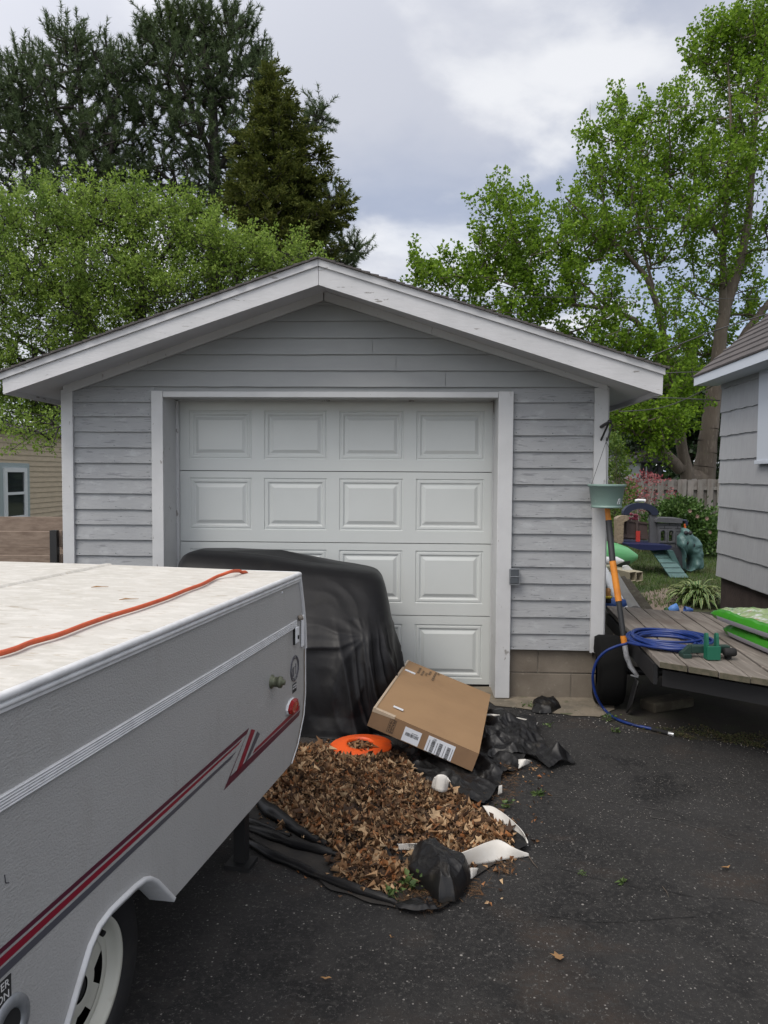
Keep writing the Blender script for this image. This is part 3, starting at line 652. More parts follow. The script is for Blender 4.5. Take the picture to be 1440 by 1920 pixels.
# ================================================================== POP-UP CAMPER
M['camper'] = mat('pebbled white camper panel', (.385, .385, .38), .48, [(1.2, (.35, .35, .345), .4, .7), (3, (.34, .335, .325), .56, .78, (4, 4, .7), 6), (30, (.26, .25, .23), .68, .8)], [(130, .75, .004, (1, 1, 1.5)), (45, .3, .004), (1.6, .5, .012)])
M['camper_top'] = mat('weathered white camper roof', (.48, .465, .43), .8, [(2, (.43, .415, .375), .4, .7), (25, (.56, .545, .51), .45, .7, (.5, 1, 1)), (26, (.34, .31, .26), .66, .69, (.25, 1, 1), 3), (70, (.40, .36, .30), .60, .68, (.3, 1, 1))], [(60, .3, .003)])
M['alu'] = mat('dull aluminium trim', (.68, .69, .70), .38, [(15, (.55, .56, .57), .4, .7)], metal=.1)
M['alu_w'] = mat('white enamelled trim', (.58, .59, .60), .4, [(15, (.5, .5, .5), .5, .75)])
M['maroon'] = mat('maroon decal', (.085, .012, .03), .4, [(60, (.16, .06, .07), .68, .74)])
M['red_decal'] = mat('red decal', (.22, .008, .025), .4, [(60, (.3, .1, .1), .7, .75)])
M['grey_decal'] = mat('grey decal', (.075, .075, .09), .4)
M['black'] = mat('black rubber', (.008, .008, .009), .8, [(30, (.014, .0135, .013), .5, .7)])
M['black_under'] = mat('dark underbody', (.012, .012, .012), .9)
M['rim'] = mat('cream steel rim', (.50, .50, .44), .45, [(12, (.36, .33, .27), .62, .78)])
M['red_lens'] = mat('red lens', (.30, .008, .01), .2, spec=.7)
M['grime'] = mat('brown grime', (.20, .165, .13), .8, [(20, (.3, .28, .25), .5, .7)])
M['white_text'] = mat('white lettering', (.6, .6, .6), .6)
M['fitting'] = mat('tarnished brass fitting', (.14, .15, .10), .5, [(40, (.07, .07, .05), .5, .7)], metal=.4)
M['cord'] = mat('orange cord', (.50, .085, .025), .55, [(30, (.4, .06, .02), .4, .7)])
CA = -math.atan(290/1400); CP = gr(560, 1075, 1.2); Cf = Frame(CP.x, CP.y, CA)
cmp_ = thing('camper_trailer', 'folded white pop-up camper trailer with maroon and red stripes along its side', 'camper', (CP.x, CP.y, 0), CA)
S = lambda u, v, x=0.: Cf.px(u, v, x)
zT = 1.2; LEN = 3.7
rear = [(0.0, zT-.002)]+[S(u, v) for u, v in ((566, 1130), (570, 1170), (572, 1215), (572, 1300), (569, 1340), (558, 1395), (546, 1432))]
botz = S(546, 1432)[1]; arch = [S(u, v) for u, v in ((321, 1690), (300, 1668), (288, 1656), (279, 1652), (268, 1654), (250, 1668), (205, 1712), (184, 1740), (168, 1776), (150, 1836), (125, 1920))]
ymin = arch[-1][0]; ac = arch[-1]
zlow = arch[0][1]
arch2 = [(ac[0]-.01, ac[1]-.1), (ac[0]-.02, zlow)]
prof = rear+[(arch[0][0], zlow)]+arch[1:]+arch2+[(-LEN, zlow), (-LEN, zT-.002)]
body = MB(); body.prism(prof, lambda p, s: (-.02*s if s else 0, p[0], p[1]), 0)
inner = rear+[(arch[0][0]+.03, zlow+.04), (-LEN, zlow+.04), (-LEN, zT-.002)]
body.prism([(y*.999-.004, z-.001) for y, z in rear]+[(rear[-1][0], .62), (-LEN+.01, .62), (-LEN+.01, zT-.004)], lambda p, s: (-.0201-2.0*s, p[0], p[1]), 0)
body.prism([(rear[-1][0]-.004, rear[-1][1]), (rear[-1][0]-.004, .619), (arch[0][0]+.02, .619), (arch[0][0]+.02, zlow+.01)], lambda p, s: (-.0201-1.99*s, p[0], p[1]), 0)
body.build('body', 'camper', cmp_)
ub = MB(); ub.box(-1.95, -.35, -LEN+.02, arch[0][0]+.0, zlow+.03, .618); ub.box(-.35, -.0205, arch2[1][0]-1.5, arch2[1][0]-.02, zlow+.02, .618); ub.box(-.349, -.0205, ac[0]-.02, arch[0][0]+.01, .66, .70)
ub.box(-1.6, -.3, -LEN+.3, -.25, zlow-.06, zlow+.02); ub.build('chassis', 'black_under', cmp_)
rt = MB()
rp = [(-.0, 0), (-2.05, 0)]
P = []
nx, ny = 14, 24
for j in range(ny+1):
    y = .004-(LEN)*j/ny; P.append([(-.004-2.04*i/nx, y, zT+.004+.006*math.sin(i/nx*math.pi)+.0025*mnoise.noise(V(i, j*1.3, 2))) for i in range(nx+1)])
rt.grid(P); rt.box(-2.045, -.003, -LEN, .002, zT-.03, zT+.0005)
rt.build('roof', 'camper_top', cmp_)
tr = MB()
for z, r_ in ((zT-.004, .011), (zT-.022, .0075)): tr.tube([(.004, -LEN, z), (.004, .0, z)], r_, 10)
tr.box(0.0005, .007, -LEN, .0, zT-.036, zT); 
tr.build('edge_trim', 'alu', cmp_)
tr = MB(); tr.tube([(.002, .0, zT-.004)]+[(.002, y+.004, z) for y, z in rear[1:4]], [.011, .010, .009, .007], 8); tr.tube([(.002, 0.002, zT-.004), (-2.04, .002, zT-.004)], .011, 8)
tr.build('corner_trim', 'alu_w', cmp_)
gm_ = MB()
for (y0, z0), (y1, z1) in zip(rear[3:-1], rear[4:]): gm_.add([(.0012, y0-.003, z0), (.0012, y1-.003, z1), (.0012, y1-.022, z1), (.0012, y0-.022, z0)], [(0, 1, 2, 3)])
gm_.build('rear_seam', 'grime', cmp_)
gm_ = MB(); gm_.tube([(.001, y, z) for y, z in rear[3:]], .004, 6); gm_.build('rear_bead', 'alu_w', cmp_)
# ribbed belt moulding
zb_ = (S(0, 1507)[1]); zbt = S(0, 1491)[1]; zbb = S(0, 1522)[1]; yb_ = S(555, 1165)[0]
bm = MB(); bm.box(0.0005, .004, -LEN, yb_, zbb, zbt)
for k in range(5):
    z = zbb+(zbt-zbb)*(k+.5)/5; bm.tube([(.0045, -LEN, z), (.0045, yb_, z)], .0026, 6)
bm.build('belt_moulding', 'alu', cmp_)
# stripes
def strip(name, m, quads, x=.0012):
    o = MB()
    for q in quads:
        pts = [S(u, v) for u, v in q]; o.add([(x, y, z) for y, z in pts], [(0, 1, 2, 3)])
    return o.build(name, m, cmp_)
strip('maroon_stripe', 'maroon', [[(-60, 1832), (-60, 1843), (462, 1376), (467, 1364)], [(467, 1364), (462, 1376), (419, 1482), (431, 1456)]])
strip('maroon_stripe', 'maroon', [[(431, 1456), (419, 1482), (560, 1342), (563, 1331)]])
strip('red_stripe', 'red_decal', [[(-60, 1850), (-60, 1868), (447, 1396), (454, 1386)]])
strip('red_stripe', 'red_decal', [[(471, 1367), (478, 1369), (452, 1440), (441, 1452)], [(477, 1405), (473, 1414), (561, 1331), (562, 1322)]])
strip('grey_stripe', 'grey_decal', [[(-60, 1873), (-60, 1892), (432, 1424), (443, 1408)]])
strip('grey_stripe', 'grey_decal', [[(482, 1371), (487, 1376), (469, 1416), (458, 1432)]])
# fender flare round the arch
af = MB(); pa = arch; path = [(p[0], p[1]) for p in pa]+[(p[0], p[1]) for p in arch2]
P = []
for i, (y, z) in enumerate(path): P.append([(.0, y+.0, z+.022), (.014, y, z+.018), (.018, y, z+.002), (.0, y, z-.001), (-.05, y, z+.0)])
af = MB()
def off(i, d):
    a = Vector(path[max(i-1, 0)]); b = Vector(path[min(i+1, len(path)-1)]); t = (b-a).normalized(); n_ = Vector((t.y, -t.x)); return Vector(path[i])+n_*d
P = [[(.0005, *off(i, .014)), (.012, *off(i, .012)), (.011, *off(i, .005)), (.010, *off(i, -.001)), (-.07, *off(i, -.003))] for i in range(len(path))]
af.grid(P); af.build('wheel_arch', 'alu_w', cmp_)
# wheel
wx = -.10; zc = .285; yh, zh = S(222, 1790, wx+.0); rrim = .178; yc = yh-math.sqrt(rrim**2-(zh-zc)**2)
wh = bpy.data.objects.new('wheel', None); COL.objects.link(wh); wh.parent = cmp_
X = (1, 0, 0); c = (wx, yc, zc)
t_ = MB(); t_.lathe([(.176, -.01), (.182, .012), (.205, .022), (.25, .02), (.277, .0), (.285, -.03), (.285, -.14), (.272, -.17), (.2, -.18)], c, X, 64); t_.build('tyre', 'black', wh)
t_ = MB(); t_.lathe([(.181, .008), (.178, .014), (.170, .012), (.164, .002), (.161, -.010), (.152, -.016), (.149, -.019), (.146, -.019), (.143, -.015), (.132, -.016), (.122, -.016)], c, X, 64)
for k in range(5):
    a0 = k*2*math.pi/5+.5
    vs = []
    for j in range(9):
        a = a0+(j/8-.5)*.5; vs.append((wx-.018, yc+math.cos(a)*.125, zc+math.sin(a)*.125))
    for j in range(9):
        a = a0+(.5-j/8)*.8; vs.append((wx-.010, yc+math.cos(a)*.072, zc+math.sin(a)*.072))
    t_.add(vs, [list(range(18))])
t_.lathe([(.074, -.010), (.06, -.004), (.036, -.004), (.034, -.004)], c, X, 40); t_.build('rim', 'rim', wh)
t_ = MB(); t_.lathe([(.035, -.06), (.034, -.015), (.028, -.005), (.001, -.003)], c, X, 24); t_.lathe([(.165, -.12), (.0, -.12)], c, X, 24); t_.build('hub', 'black_under', wh)
t_ = MB(); t_.tube([(wx-.018, yc+.095, zc+.105), (wx+.012, yc+.088, zc+.10)], [.007, .008], 8); t_.build('valve_stem', 'black', wh)
# side fittings
def side_c(u, v, x=0.): y, z = S(u, v, x); return V(x, y, z)
def oval(mb, c, prof, n, rot=0, mi=0):
    """prof: (ry, rz, x)"""
    mb.grid([[(x, c.y+math.cos(2*math.pi*j/n+rot)*ry, c.z+math.sin(2*math.pi*j/n+rot)*rz) for j in range(n)] for ry, rz, x in prof], mi, False, True)
c = side_c(545, 1324); wy = (side_c(556, 1324).y-side_c(534, 1324).y)/2*.8; wz = .033
lt = MB(); oval(lt, c, [(wy*1.05, wz*1.05, .0), (wy*1.05, wz*1.05, .006), (wy*1.0, wz*1.0, .009), (0, 0, .009)], 10); lt.build('marker_base', 'vinyl', cmp_)
lt = MB(); oval(lt, c, [(wy, wz, .008), (wy, wz, .016), (wy*.7, wz*.75, .024), (wy*.35, wz*.6, .022), (0, 0, .023)], 10); lt.build('marker_light', 'red_lens', cmp_)
c = side_c(509, 1278); lt = MB(); lt.lathe([(.029, 0), (.029, .005), (.02, .008), (.021, .03), (.024, .032), (.024, .044), (.012, .046), (.010, .058), (.0, .059)], c, X, 12); lt.build('water_inlet', 'fitting', cmp_)
a = side_c(554, 1190); lt = MB(); lt.box(.001, .012, a.y-.028, a.y+.018, a.z-.035, a.z+.035); lt.build('latch', 'vinyl', cmp_, bevel=.003)
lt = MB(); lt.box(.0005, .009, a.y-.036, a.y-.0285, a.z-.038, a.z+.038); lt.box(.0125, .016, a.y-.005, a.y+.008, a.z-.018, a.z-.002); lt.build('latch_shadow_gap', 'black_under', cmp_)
a = side_c(566, 1175); lt = MB(); lt.box(.002, .009, a.y-.022, a.y+.012, a.z-.09, a.z+.055); lt.build('hasp', 'vinyl', cmp_, bevel=.003)
lt = MB(); lt.tube([(.004, a.y-.06, a.z+.05), (.02, a.y-.05, a.z+.055)], .012, 8); lt.build('hinge_pin', 'grime', cmp_)
# round emblem
c = side_c(552, 1253); em = MB(); tc_ = lambda r_, w_: em.lathe([(r_-w_, .0), (r_-w_, .003), (r_, .003), (r_, 0)], c, X, 40)
tc_(.058, .004); tc_(.047, .0025)
for k in range(9):
    an = .4+k*.7; em.lathe([(.004, 0), (.004, .005), (0, .005)], c+V(0, math.cos(an)*.052, math.sin(an)*.052), X, 8)
em.box(c.x, c.x+.0025, c.y-.014, c.y-.010, c.z-.035, c.z+.008); em.box(c.x, c.x+.0025, c.y+.016, c.y+.020, c.z-.03, c.z+.018); em.box(c.x, c.x+.0025, c.y-.028, c.y-.025, c.z-.035, c.z+.004); em.box(c.x, c.x+.002, c.y-.028, c.y+.020, c.z+.0065, c.z+.0085)
em.build('round_emblem', 'grey_decal', cmp_)
c = side_c(552, 1289); em = MB(); em.box(.0005, .0015, c.y-.028, c.y+.026, c.z-.02, c.z+.02); em.build('black_sticker', 'seal', cmp_)
Mx = Matrix(((0, 0, 1, 0), (1, 0, 0, 0), (0, 1, 0, 0), (0, 0, 0, 1)))
# lettering reads left to right as y grows
text('sticker_lettering', 'PROPANE\nGAS ONLY', .011, Matrix.Translation((.0016, c.y, c.z+.004)) @ Mx, 'white_text', cmp_, sp=1.0)
ya, za = S(20, 1839); yb2, zb2 = S(19, 1868)
em = MB(); hgt = .045; em.box(.0005, .0015, ya-.13, ya, (za+zb2)/2-.033, (za+zb2)/2+.033); em.build('black_sticker', 'seal', cmp_)
text('sticker_lettering', 'WATER\nCONNECTION', .024, Matrix.Translation((.0016, ya-.006, (za+zb2)/2+.007)) @ Mx, 'white_text', cmp_, ax='RIGHT')
c = side_c(16, 1925); em = MB(); em.lathe([(.062, 0), (.060, .006), (.040, .010), (.034, .004), (.034, -.01)], c, X, 40); em.build('filler_port', 'galv', cmp_)
em = MB(); em.lathe([(.034, .003), (0, .003)], c, X, 24); em.build('filler_cap', 'black_under', cmp_)
c = side_c(529, 1111); em = MB(); em.lathe([(.005, 0), (.004, .003), (0, .0035)], c, X, 10); em.build('screw', 'vinyl', cmp_)
em = MB(); q = [S(8, 1640), S(10, 1655), S(16, 1655)]; em.tube([(.001, *p) for p in q], .0012, 4); em.build('scratch', 'grey_decal', cmp_)
# stabiliser jack at the back
jp = gr(455, 1622); jx, jy = Cf.pz(452, 1622, 0.); jk = MB()
jk.box(jx-.025, jx+.025, jy-.02, jy+.03, .02, zlow+.2); jk.box(jx-.055, jx+.055, jy-.05, jy+.05, 0.0, .018); jk.tube([(jx-.02, jy-.0, .2), (jx-.12, jy-.28, zlow+.1)], .014, 6)
jk.build('stabiliser_jack', 'blackmetal', cmp_)
# roof seam strip
a = Cf.pz(150, 1069, zT+.012); b = Cf.pz(0, 1103, zT+.012); sm = MB()
pth = [(a[0], .003, zT+.010)]+[(a[0]+mnoise.noise(V(i, 0, 0))*.004, -i*.2, zT+.013) for i in range(1, 18)]
sm.grid([[(x-.022, y, z-.003), (x-.012, y, z+.006), (x+.012, y, z+.006), (x+.022, y, z-.003)] for x, y, z in pth]); sm.build('roof_seam', 'camper_top', cmp_)
# cord lying on the camper roof
wpt = [gr(u, v, zT+.018) for u, v in ((-700, 1500), (-400, 1370), (-120, 1255), (-40, 1233), (0, 1225), (30, 1216), (60, 1204), (110, 1190), (160, 1171), (210, 1154), (260, 1139), (310, 1122), (350, 1106), (380, 1095), (405, 1082))]
wpt += [gr(418, 1077, zT+.022), gr(432, 1072, zT+.03), gr(444, 1070.5, zT+.024), gr(453, 1072.5, zT+.015), gr(456, 1073, zT-.02)]
e1 = wpt[-2]; wpt[-1] = V(e1.x+.02, e1.y+.05, zT-.02); wpt.append(V(e1.x+.03, e1.y+.05, zT-.25)); wpt.append(V(e1.x+.03, e1.y+.055, .45))
cm = MB(); cm.tube(spline(wpt, 6), .0075, 8); o = cm.build('extension_cord', 'cord', None, wpt[2]); tag(o, 'orange cord lying diagonally across the camper roof', 'cord')
# fallen twigs on the camper roof
M['dryleaf'] = mat('dry brown leaf', (.3, .17, .07), .8, [(40, (.2, .11, .05), .4, .7)], trans=.1)
for i, (u, v, lab, da) in enumerate(((185, 1101, 'tan catkin lying on the camper roof nearest the white seam', .3), (240, 1124, 'brown dry twig lying on the camper roof close to the orange cord', .9))):
    p = gr(u, v, zT+.013); m_ = MB()
    m_.tube([p+V(-.028, -.01*da, 0), p+V(-.01, .004, .002), p+V(.012, .0, .002), p+V(.034, .01, .001)], [.001, .003, .0015, .0008], 6)
    tag(m_.build('fallen_twig', 'dryleaf', None, p), lab, 'twig', 'twigs on the camper roof')

# ================================================================== COVERED OBJECT BY THE DOOR
M['tarp'] = mat('black plastic sheeting', (.0045, .0045, .0055), .46, [(3, (.007, .007, .0082), .45, .7), (5, (.013, .0125, .0115), .6, .8)], [(14, .2, .008)], spec=.3)
def cover():
    nz, ns = 130, 420; P = []
    lv = [(0., 1.10, -1.28, -.20, 5.30, 5.50), (.05, 1.095, -1.38, -.09, 5.22, 5.56), (.11, 1.06, -1.44, -.035, 5.14, 5.60), (.2, .98, -1.46, -.0, 5.05, 5.61), (.44, .70, -1.48, .055, 4.80, 5.62), (.56, .55, -1.5, .085, 4.70, 5.62), (.8, .25, -1.52, .135, 4.62, 5.62), (1., .0, -1.55, .19, 4.60, 5.63)]
    def at_(t):
        t = min(max(t, 0), 1)
        for a, b in zip(lv[:-1], lv[1:]):
            if t <= b[0]+1e-9: break
        s = (t-a[0])/(b[0]-a[0]); return [a[k]+(b[k]-a[k])*s for k in range(1, 6)]
    for i in range(nz+1):
        t = i/nz; q = [sum(c)/5 for c in zip(*[at_(t+d) for d in (-.05, -.025, 0, .025, .05)])] if .03 < t < .97 else at_(t); z, xa, xb, ya, yb = q
        if i == 0: P.append([((xa+xb)/2, (ya+yb)/2, z) for j in range(ns)]); continue
        row = []; drop = min(1, max(0, (t-.34)/.45)); drop = drop*drop*(3-2*drop)
        for j in range(ns):
            an = 2*math.pi*j/ns; c_, s_ = math.cos(an), math.sin(an); pw = .42+.10*min(1, t*1.6)
            ux, uy = math.copysign(abs(c_)**pw, c_), math.copysign(abs(s_)**pw, s_)
            x = (xa+xb)/2+ux*(xb-xa)/2; y = (ya+yb)/2+uy*(yb-ya)/2
            kx, kz = -.12, .64; dx, dz = x-kx, z-kz; ang = math.atan2(dz, dx); rad_ = math.hypot(dx, dz)
            up_ = min(1, rad_*3)*math.exp(-max(0, rad_-.25)*1.2)
            ang += .5*mnoise.noise(V(x*3, y*3, z*3+5)); f1 = mnoise.noise(V(math.cos(ang)*2.3, math.sin(ang)*2.3, 1.5+rad_*1.2)); rid = .55-abs(f1)*2.4       # folds fanning out from the knee
            ph = an*6.5+mnoise.noise(V(an*2, z*1.2, 3))*1.6+z*.8
            f2 = (1-abs(math.sin(ph*1.15)))**1.6-.35; f5 = (1-abs(math.sin(ph*2.7+2*mnoise.noise(V(an*3, z*2, 9)))))**2-.3
            f3 = mnoise.noise(V(x*2.2, y*2.2, z*2.2)); f4 = mnoise.noise(V(x*7, y*7, z*5))
            side = 1 if s_ < .3 else .4; rt = .35+.65*min(1, max(0, (x+.55)/.4))
            d = side*((.022 if dx < 0 and dz < .1 else .007)*rid*up_*(1-.6*drop)+(.050*f2+.018*f5)*drop*rt)+.012*f3*min(1, t*4)+.003*f4*min(1, t*4)+.004*((1-abs(mnoise.noise(V(x*6+3, y*6, z*3.5)))*2.2)*max(.25, drop)+.5*(1-abs(mnoise.noise(V(x*15, y*15, z*7)))*2.2)*drop)
            knee = math.exp(-((x-kx)**2/.03+(z-kz)**2/.006))*(1 if s_ < 0 else 0); d += .022*knee
            if t > .9: d += .07*(t-.9)/.1*(mnoise.noise(V(an*5, 3, 3))+.2)
            nx_, ny_ = c_*(yb-ya), s_*(xb-xa); l_ = math.hypot(nx_, ny_)+1e-6
            zz_ = z-(.115*max(0, (x+1.1)/1.1))*max(0, 1-t*1.5)*1.1-.015*f3*(1-t)
            row.append((x+nx_/l_*d, y+ny_/l_*d, max(.005, zz_)))
        P.append(row)
    m_ = MB(); m_.grid(P, 0, True, True); return m_
cv = cover().build('tarp_covered_equipment', 'tarp', None, (-.7, 5.1, 0)); tag(cv, 'bulky equipment wholly wrapped in a folded black plastic cover in front of the garage door', 'covered equipment')

# ================================================================== CARDBOARD BOX
M['card'] = mat('brown cardboard', (.285, .175, .088), .8, [(4, (.255, .155, .078), .4, .7), (2, (.22, .13, .065), .62, .8)], [(8, .12, .01), (120, .15, .002, (.1, 1, 1))])
M['card_side'] = mat('cardboard side', (.22, .13, .068), .8, [(5, (.17, .10, .055), .4, .7)])
M['card_ink'] = mat('stamp ink', (.045, .03, .022), .8)
M['card_ink2'] = mat('faded stamp ink', (.12, .085, .055), .8)
M['paper'] = mat('white label paper', (.60, .62, .66), .6)
M['tape'] = mat('clear parcel tape', (.42, .33, .24), .2, spec=.7)
w3 = Vector((0.02074366, 0.34411086, -0.19548061)); Rb = Matrix.Rotation(w3.length, 4, w3.normalized()); cb_ = V(0.32926499, 4.58873842, 0.19701488)
ha, hb_, hc = .30993778, .58187378, .05337311
bx = bpy.data.objects.new('cardboard_box', None); COL.objects.link(bx); bx.matrix_world = Matrix.Translation(cb_) @ Rb
tag(bx, 'large flat brown cardboard box with two white shipping labels, tilted against the covered equipment', 'box')
nb = 12; m_ = MB()
top = [[(-ha+2*ha*i/nb, -hb_+2*hb_*j/nb, hc+(.004*mnoise.noise(V(i*.5, j*.5, 0)) if 0 < i < nb and 0 < j < nb else 0)) for i in range(nb+1)] for j in range(nb+1)]
m_.grid(top, 0, True)
c8 = [(x, y, z) for z in (-hc, hc) for y in (-hb_, hb_) for x in (-ha, ha)]
m_.add(c8, [(0, 1, 5, 4), (2, 6, 7, 3), (0, 4, 6, 2), (1, 3, 7, 5), (0, 2, 3, 1)], 1); m_.build('carton', ['card', 'card_side'], bx)
# crushed corner flaps and tape
t_ = MB(); t_.add([(-ha-.001, -hb_-.0015, hc-.02), (-ha+.13, -hb_-.0015, hc-.012), (-ha+.13, -hb_+.02, hc+.0045), (-ha-.001, -hb_+.02, hc+.0045), (-ha+.13, -hb_-.0015, hc+.001), (-ha-.001, -hb_-.0015, hc+.001)], [(0, 1, 4, 5), (5, 4, 2, 3)])
t_.add([(-ha-.0015, -hb_, hc+.002), (-ha-.0015, hb_, hc+.002), (-ha+.012, hb_, hc+.0045), (-ha+.012, -hb_, hc+.0045), (-ha-.0015, -hb_, hc-.02), (-ha-.0015, hb_, hc-.02)], [(0, 1, 2, 3), (0, 1, 5, 4)])
t_.build('tape', 'tape', bx)
fx = lambda x0, x1, z0, z1, m, d=.0015: m.box(x0, x1, -hb_-d, -hb_-.0002, z0, z1)
def onface(u, v):   # photo pixel to the front face
    Mi = bx.matrix_world.inverted(); d = Mi.to_3x3() @ ray(u, v); p = Mi @ CAM; q = p+d*((-hb_-p.y)/d.y); return q.x, q.z
def ontop(u, v):
    Mi = bx.matrix_world.inverted(); d = Mi.to_3x3() @ ray(u, v); p = Mi @ CAM; q = p+d*((hc+.005-p.z)/d.z); return q.x, q.y
bpy.context.view_layer.update()
def rect(pts): xs = [p[0] for p in pts]; zs_ = [p[1] for p in pts]; return sorted(xs)[0]*.5+sorted(xs)[1]*.5, sorted(xs)[2]*.5+sorted(xs)[3]*.5, sorted(zs_)[0]*.5+sorted(zs_)[1]*.5, sorted(zs_)[2]*.5+sorted(zs_)[3]*.5
L1 = rect([onface(*p) for p in ((762, 1361), (792, 1377), (781, 1401), (751, 1385))]); L2 = rect([onface(*p) for p in ((805, 1378), (854, 1401), (843, 1433), (793, 1409))])
for (a, b, c, d) in (L1, L2): m_ = MB(); fx(a, b, max(c, -hc+.003), min(d, hc-.003), m_); m_.build('shipping_label', 'paper', bx)
rb = random.Random(5); m_ = MB(); a, b, c, d = L1
x = a+(b-a)*.12
while x < b-(b-a)*.1: w_ = rb.choice((.0012, .002, .003)); fx(x, x+w_, c+(d-c)*.42, c+(d-c)*.66, m_, .002); x += w_+rb.choice((.0012, .002))
fx(a+(b-a)*.45, a+(b-a)*.8, c+(d-c)*.72, c+(d-c)*.75, m_, .002); m_.build('label_barcode', 'seal', bx); a, b, c, d = L2; m_ = MB()
for x0, x1 in ((.17, .30), (.44, .57), (.74, .87)):
    z = c+(d-c)*.08
    while z < d-(d-c)*.2: w_ = rb.choice((.0012, .002, .003)); fx(a+(b-a)*x0, a+(b-a)*x1, z, z+w_, m_, .002); z += w_+rb.choice((.001, .0016))
for x in (.08, .37, .66, .93):
    fx(a+(b-a)*x, a+(b-a)*(x+.015), c+(d-c)*.15, c+(d-c)*.8, m_, .002)
pass
Mf = Matrix(((1, 0, 0, 0), (0, 0, -1, 0), (0, 1, 0, 0), (0, 0, 0, 1)))
m_.build('label_barcode', 'seal', bx)
text('label_number', '(00)', .013, Matrix.Translation((a+(b-a)*.25, -hb_-.0018, d-.010)) @ Mf, 'seal', bx)
fr = rect([onface(*p) for p in ((732, 1347), (744, 1352), (736, 1377), (724, 1371))]); m_ = MB(); a, b, c, d = fr; c = max(c, -hc+.006); d = min(d, hc-.006)
for q in ((a, b, d-.002, d), (a, b, c, c+.002), (a, a+.002, c, d), (b-.002, b, c, d)): fx(*q, m_, .001)
m_.build('stamp_frame', 'card_ink', bx); Mr = Matrix.Rotation(-math.pi/2, 4, 'Z')
text('stamp_lettering', 'FRAGILE', .021, Matrix.Translation((b-.013, -hb_-.0012, (c+d)/2)) @ Mf @ Mr, 'card_ink', bx, sp=.95)
text('stamp_lettering', 'THIS SIDE UP', .012, Matrix.Translation((a+.010, -hb_-.0012, (c+d)/2)) @ Mf @ Mr, 'card_ink', bx, sp=.95)
cx_, cy_ = ontop(757, 1328-0); cx_, cy_ = ontop(747, 1328); m_ = MB(); m_.box(cx_-.03, cx_+.03, cy_-.012, cy_+.012, hc+.004, hc+.0065); m_.build('paper_strip', 'paper', bx)
cx_, cy_ = ontop(769, 1259); m_ = MB(); m_.box(cx_-.035, cx_+.038, cy_-.014, cy_+.014, hc+.002, hc+.0055); m_.build('paper_strip', 'paper', bx)
for u, v, tx in ((786, 1257, 'GROSS WT 24 KG'), (792, 1262, 'NET WT 21 KG'), (799, 1264, 'QTY 1 PC'), (806, 1262, 'SIZE L 46 IN'), (814, 1268, 'MADE IN CHINA CARTON'), (822, 1264, 'LOT 3')):
    x, y = ontop(u, v); text('faded_lettering', tx, .021, Matrix.Translation((x, y, hc+.0052)) @ Mr, 'card_ink2', bx, sp=.85)
# ================================================================== ORANGE RING
M['orange'] = mat('orange plastic', (.75, .10, .015), .45, [(12, (.6, .08, .02), .5, .75), (50, (.35, .12, .05), .68, .76)])
c = gr(678, 1399, .04); c.z = 0; rg = MB(); n = 64; P = [[], [], [], [], []]
orr = .185
for j in range(n):
    a = 2*math.pi*j/n; ca, sa = math.cos(a), math.sin(a)
    ro = orr*(1+.05*math.cos(2*a-.6)); 
    if ca > .86 and sa < .3: ro *= .93
    hx, hy = -.01, .012; ri = .078
    for k, (rad_, zz_, isn) in enumerate(((ri, .035, 1), (ri, .056, 1), (ri+.012, .053, 1), (ro*.97, .044, 0), (ro, .038, 0))):
        ox_, oy_ = (hx, hy) if isn else (0, 0); tilt = .008*sa
        P[k].append((c.x+ox_+ca*rad_, c.y+oy_+sa*rad_, zz_+tilt))
rg.grid(P, 0, True, True); rg.grid([P[4], [(x, y, z-.012) for x, y, z in P[4]]], 0, True, True)
tag(rg.build('orange_ring', 'orange', None, (c.x, c.y, 0)), 'flat orange plastic ring on the dead leaves beside the cardboard box', 'plastic ring')
# ================================================================== TORN PLASTIC SHEET AND DEAD LEAVES
M['sheet'] = mat('dusty black plastic', (.0055, .0055, .0065), .42, [(4, (.010, .0095, .0088), .42, .7), (5, (.05, .043, .034), .62, .78)], [(16, .2, .006)], spec=.36)
M['sheet_white'] = mat('white side of plastic', (.60, .58, .54), .4, [(6, (.52, .49, .44), .45, .7), (25, (.3, .25, .19), .66, .76)], [(20, .25, .006)])
M['sheet_dust'] = mat('trodden plastic covered in dust', (.016, .0145, .013), .85, [(7, (.032, .027, .022), .46, .72), (30, (.02, .018, .016), .6, .7)], [(30, .5, .01)])
def radial(mb, px, zf, edge=.01, na=260, nr=50, seed=0, freq=6, mi=0, cen=None, ppz=None):
    """sheet whose outline is the ground points under photo pixels; zf(t,p) -> height with t=0 centre,1 edge"""
    B = [gr(u, v, e) for (u, v), e in zip(px, ppz or [edge]*len(px))]; n = len(B)
    L_ = [(B[(i+1) % n]-B[i]).length for i in range(n)]; tot = sum(L_); pts = []
    for j in range(na):
        s = tot*j/na; i = 0
        while s > L_[i]: s -= L_[i]; i += 1
        pts.append(B[i].lerp(B[(i+1) % n], s/L_[i]))
    c = gr(*cen, .02) if cen else sum(B, V(0, 0, 0))/n; P = []
    for r_ in range(nr+1):
        t = 1-r_/nr; row = []
        for p in pts:
            q = c.lerp(p, t); wob = V(mnoise.noise(q*7+V(seed, 0, 0)), mnoise.noise(q*7+V(0, seed, 0)), 0)*.02*min(1, t*2)
            q = q+wob; row.append((q.x, q.y, max(.006, p.z*t*t+zf(t, q))))
        P.append(row)
    mb.grid(P, mi, True, True)
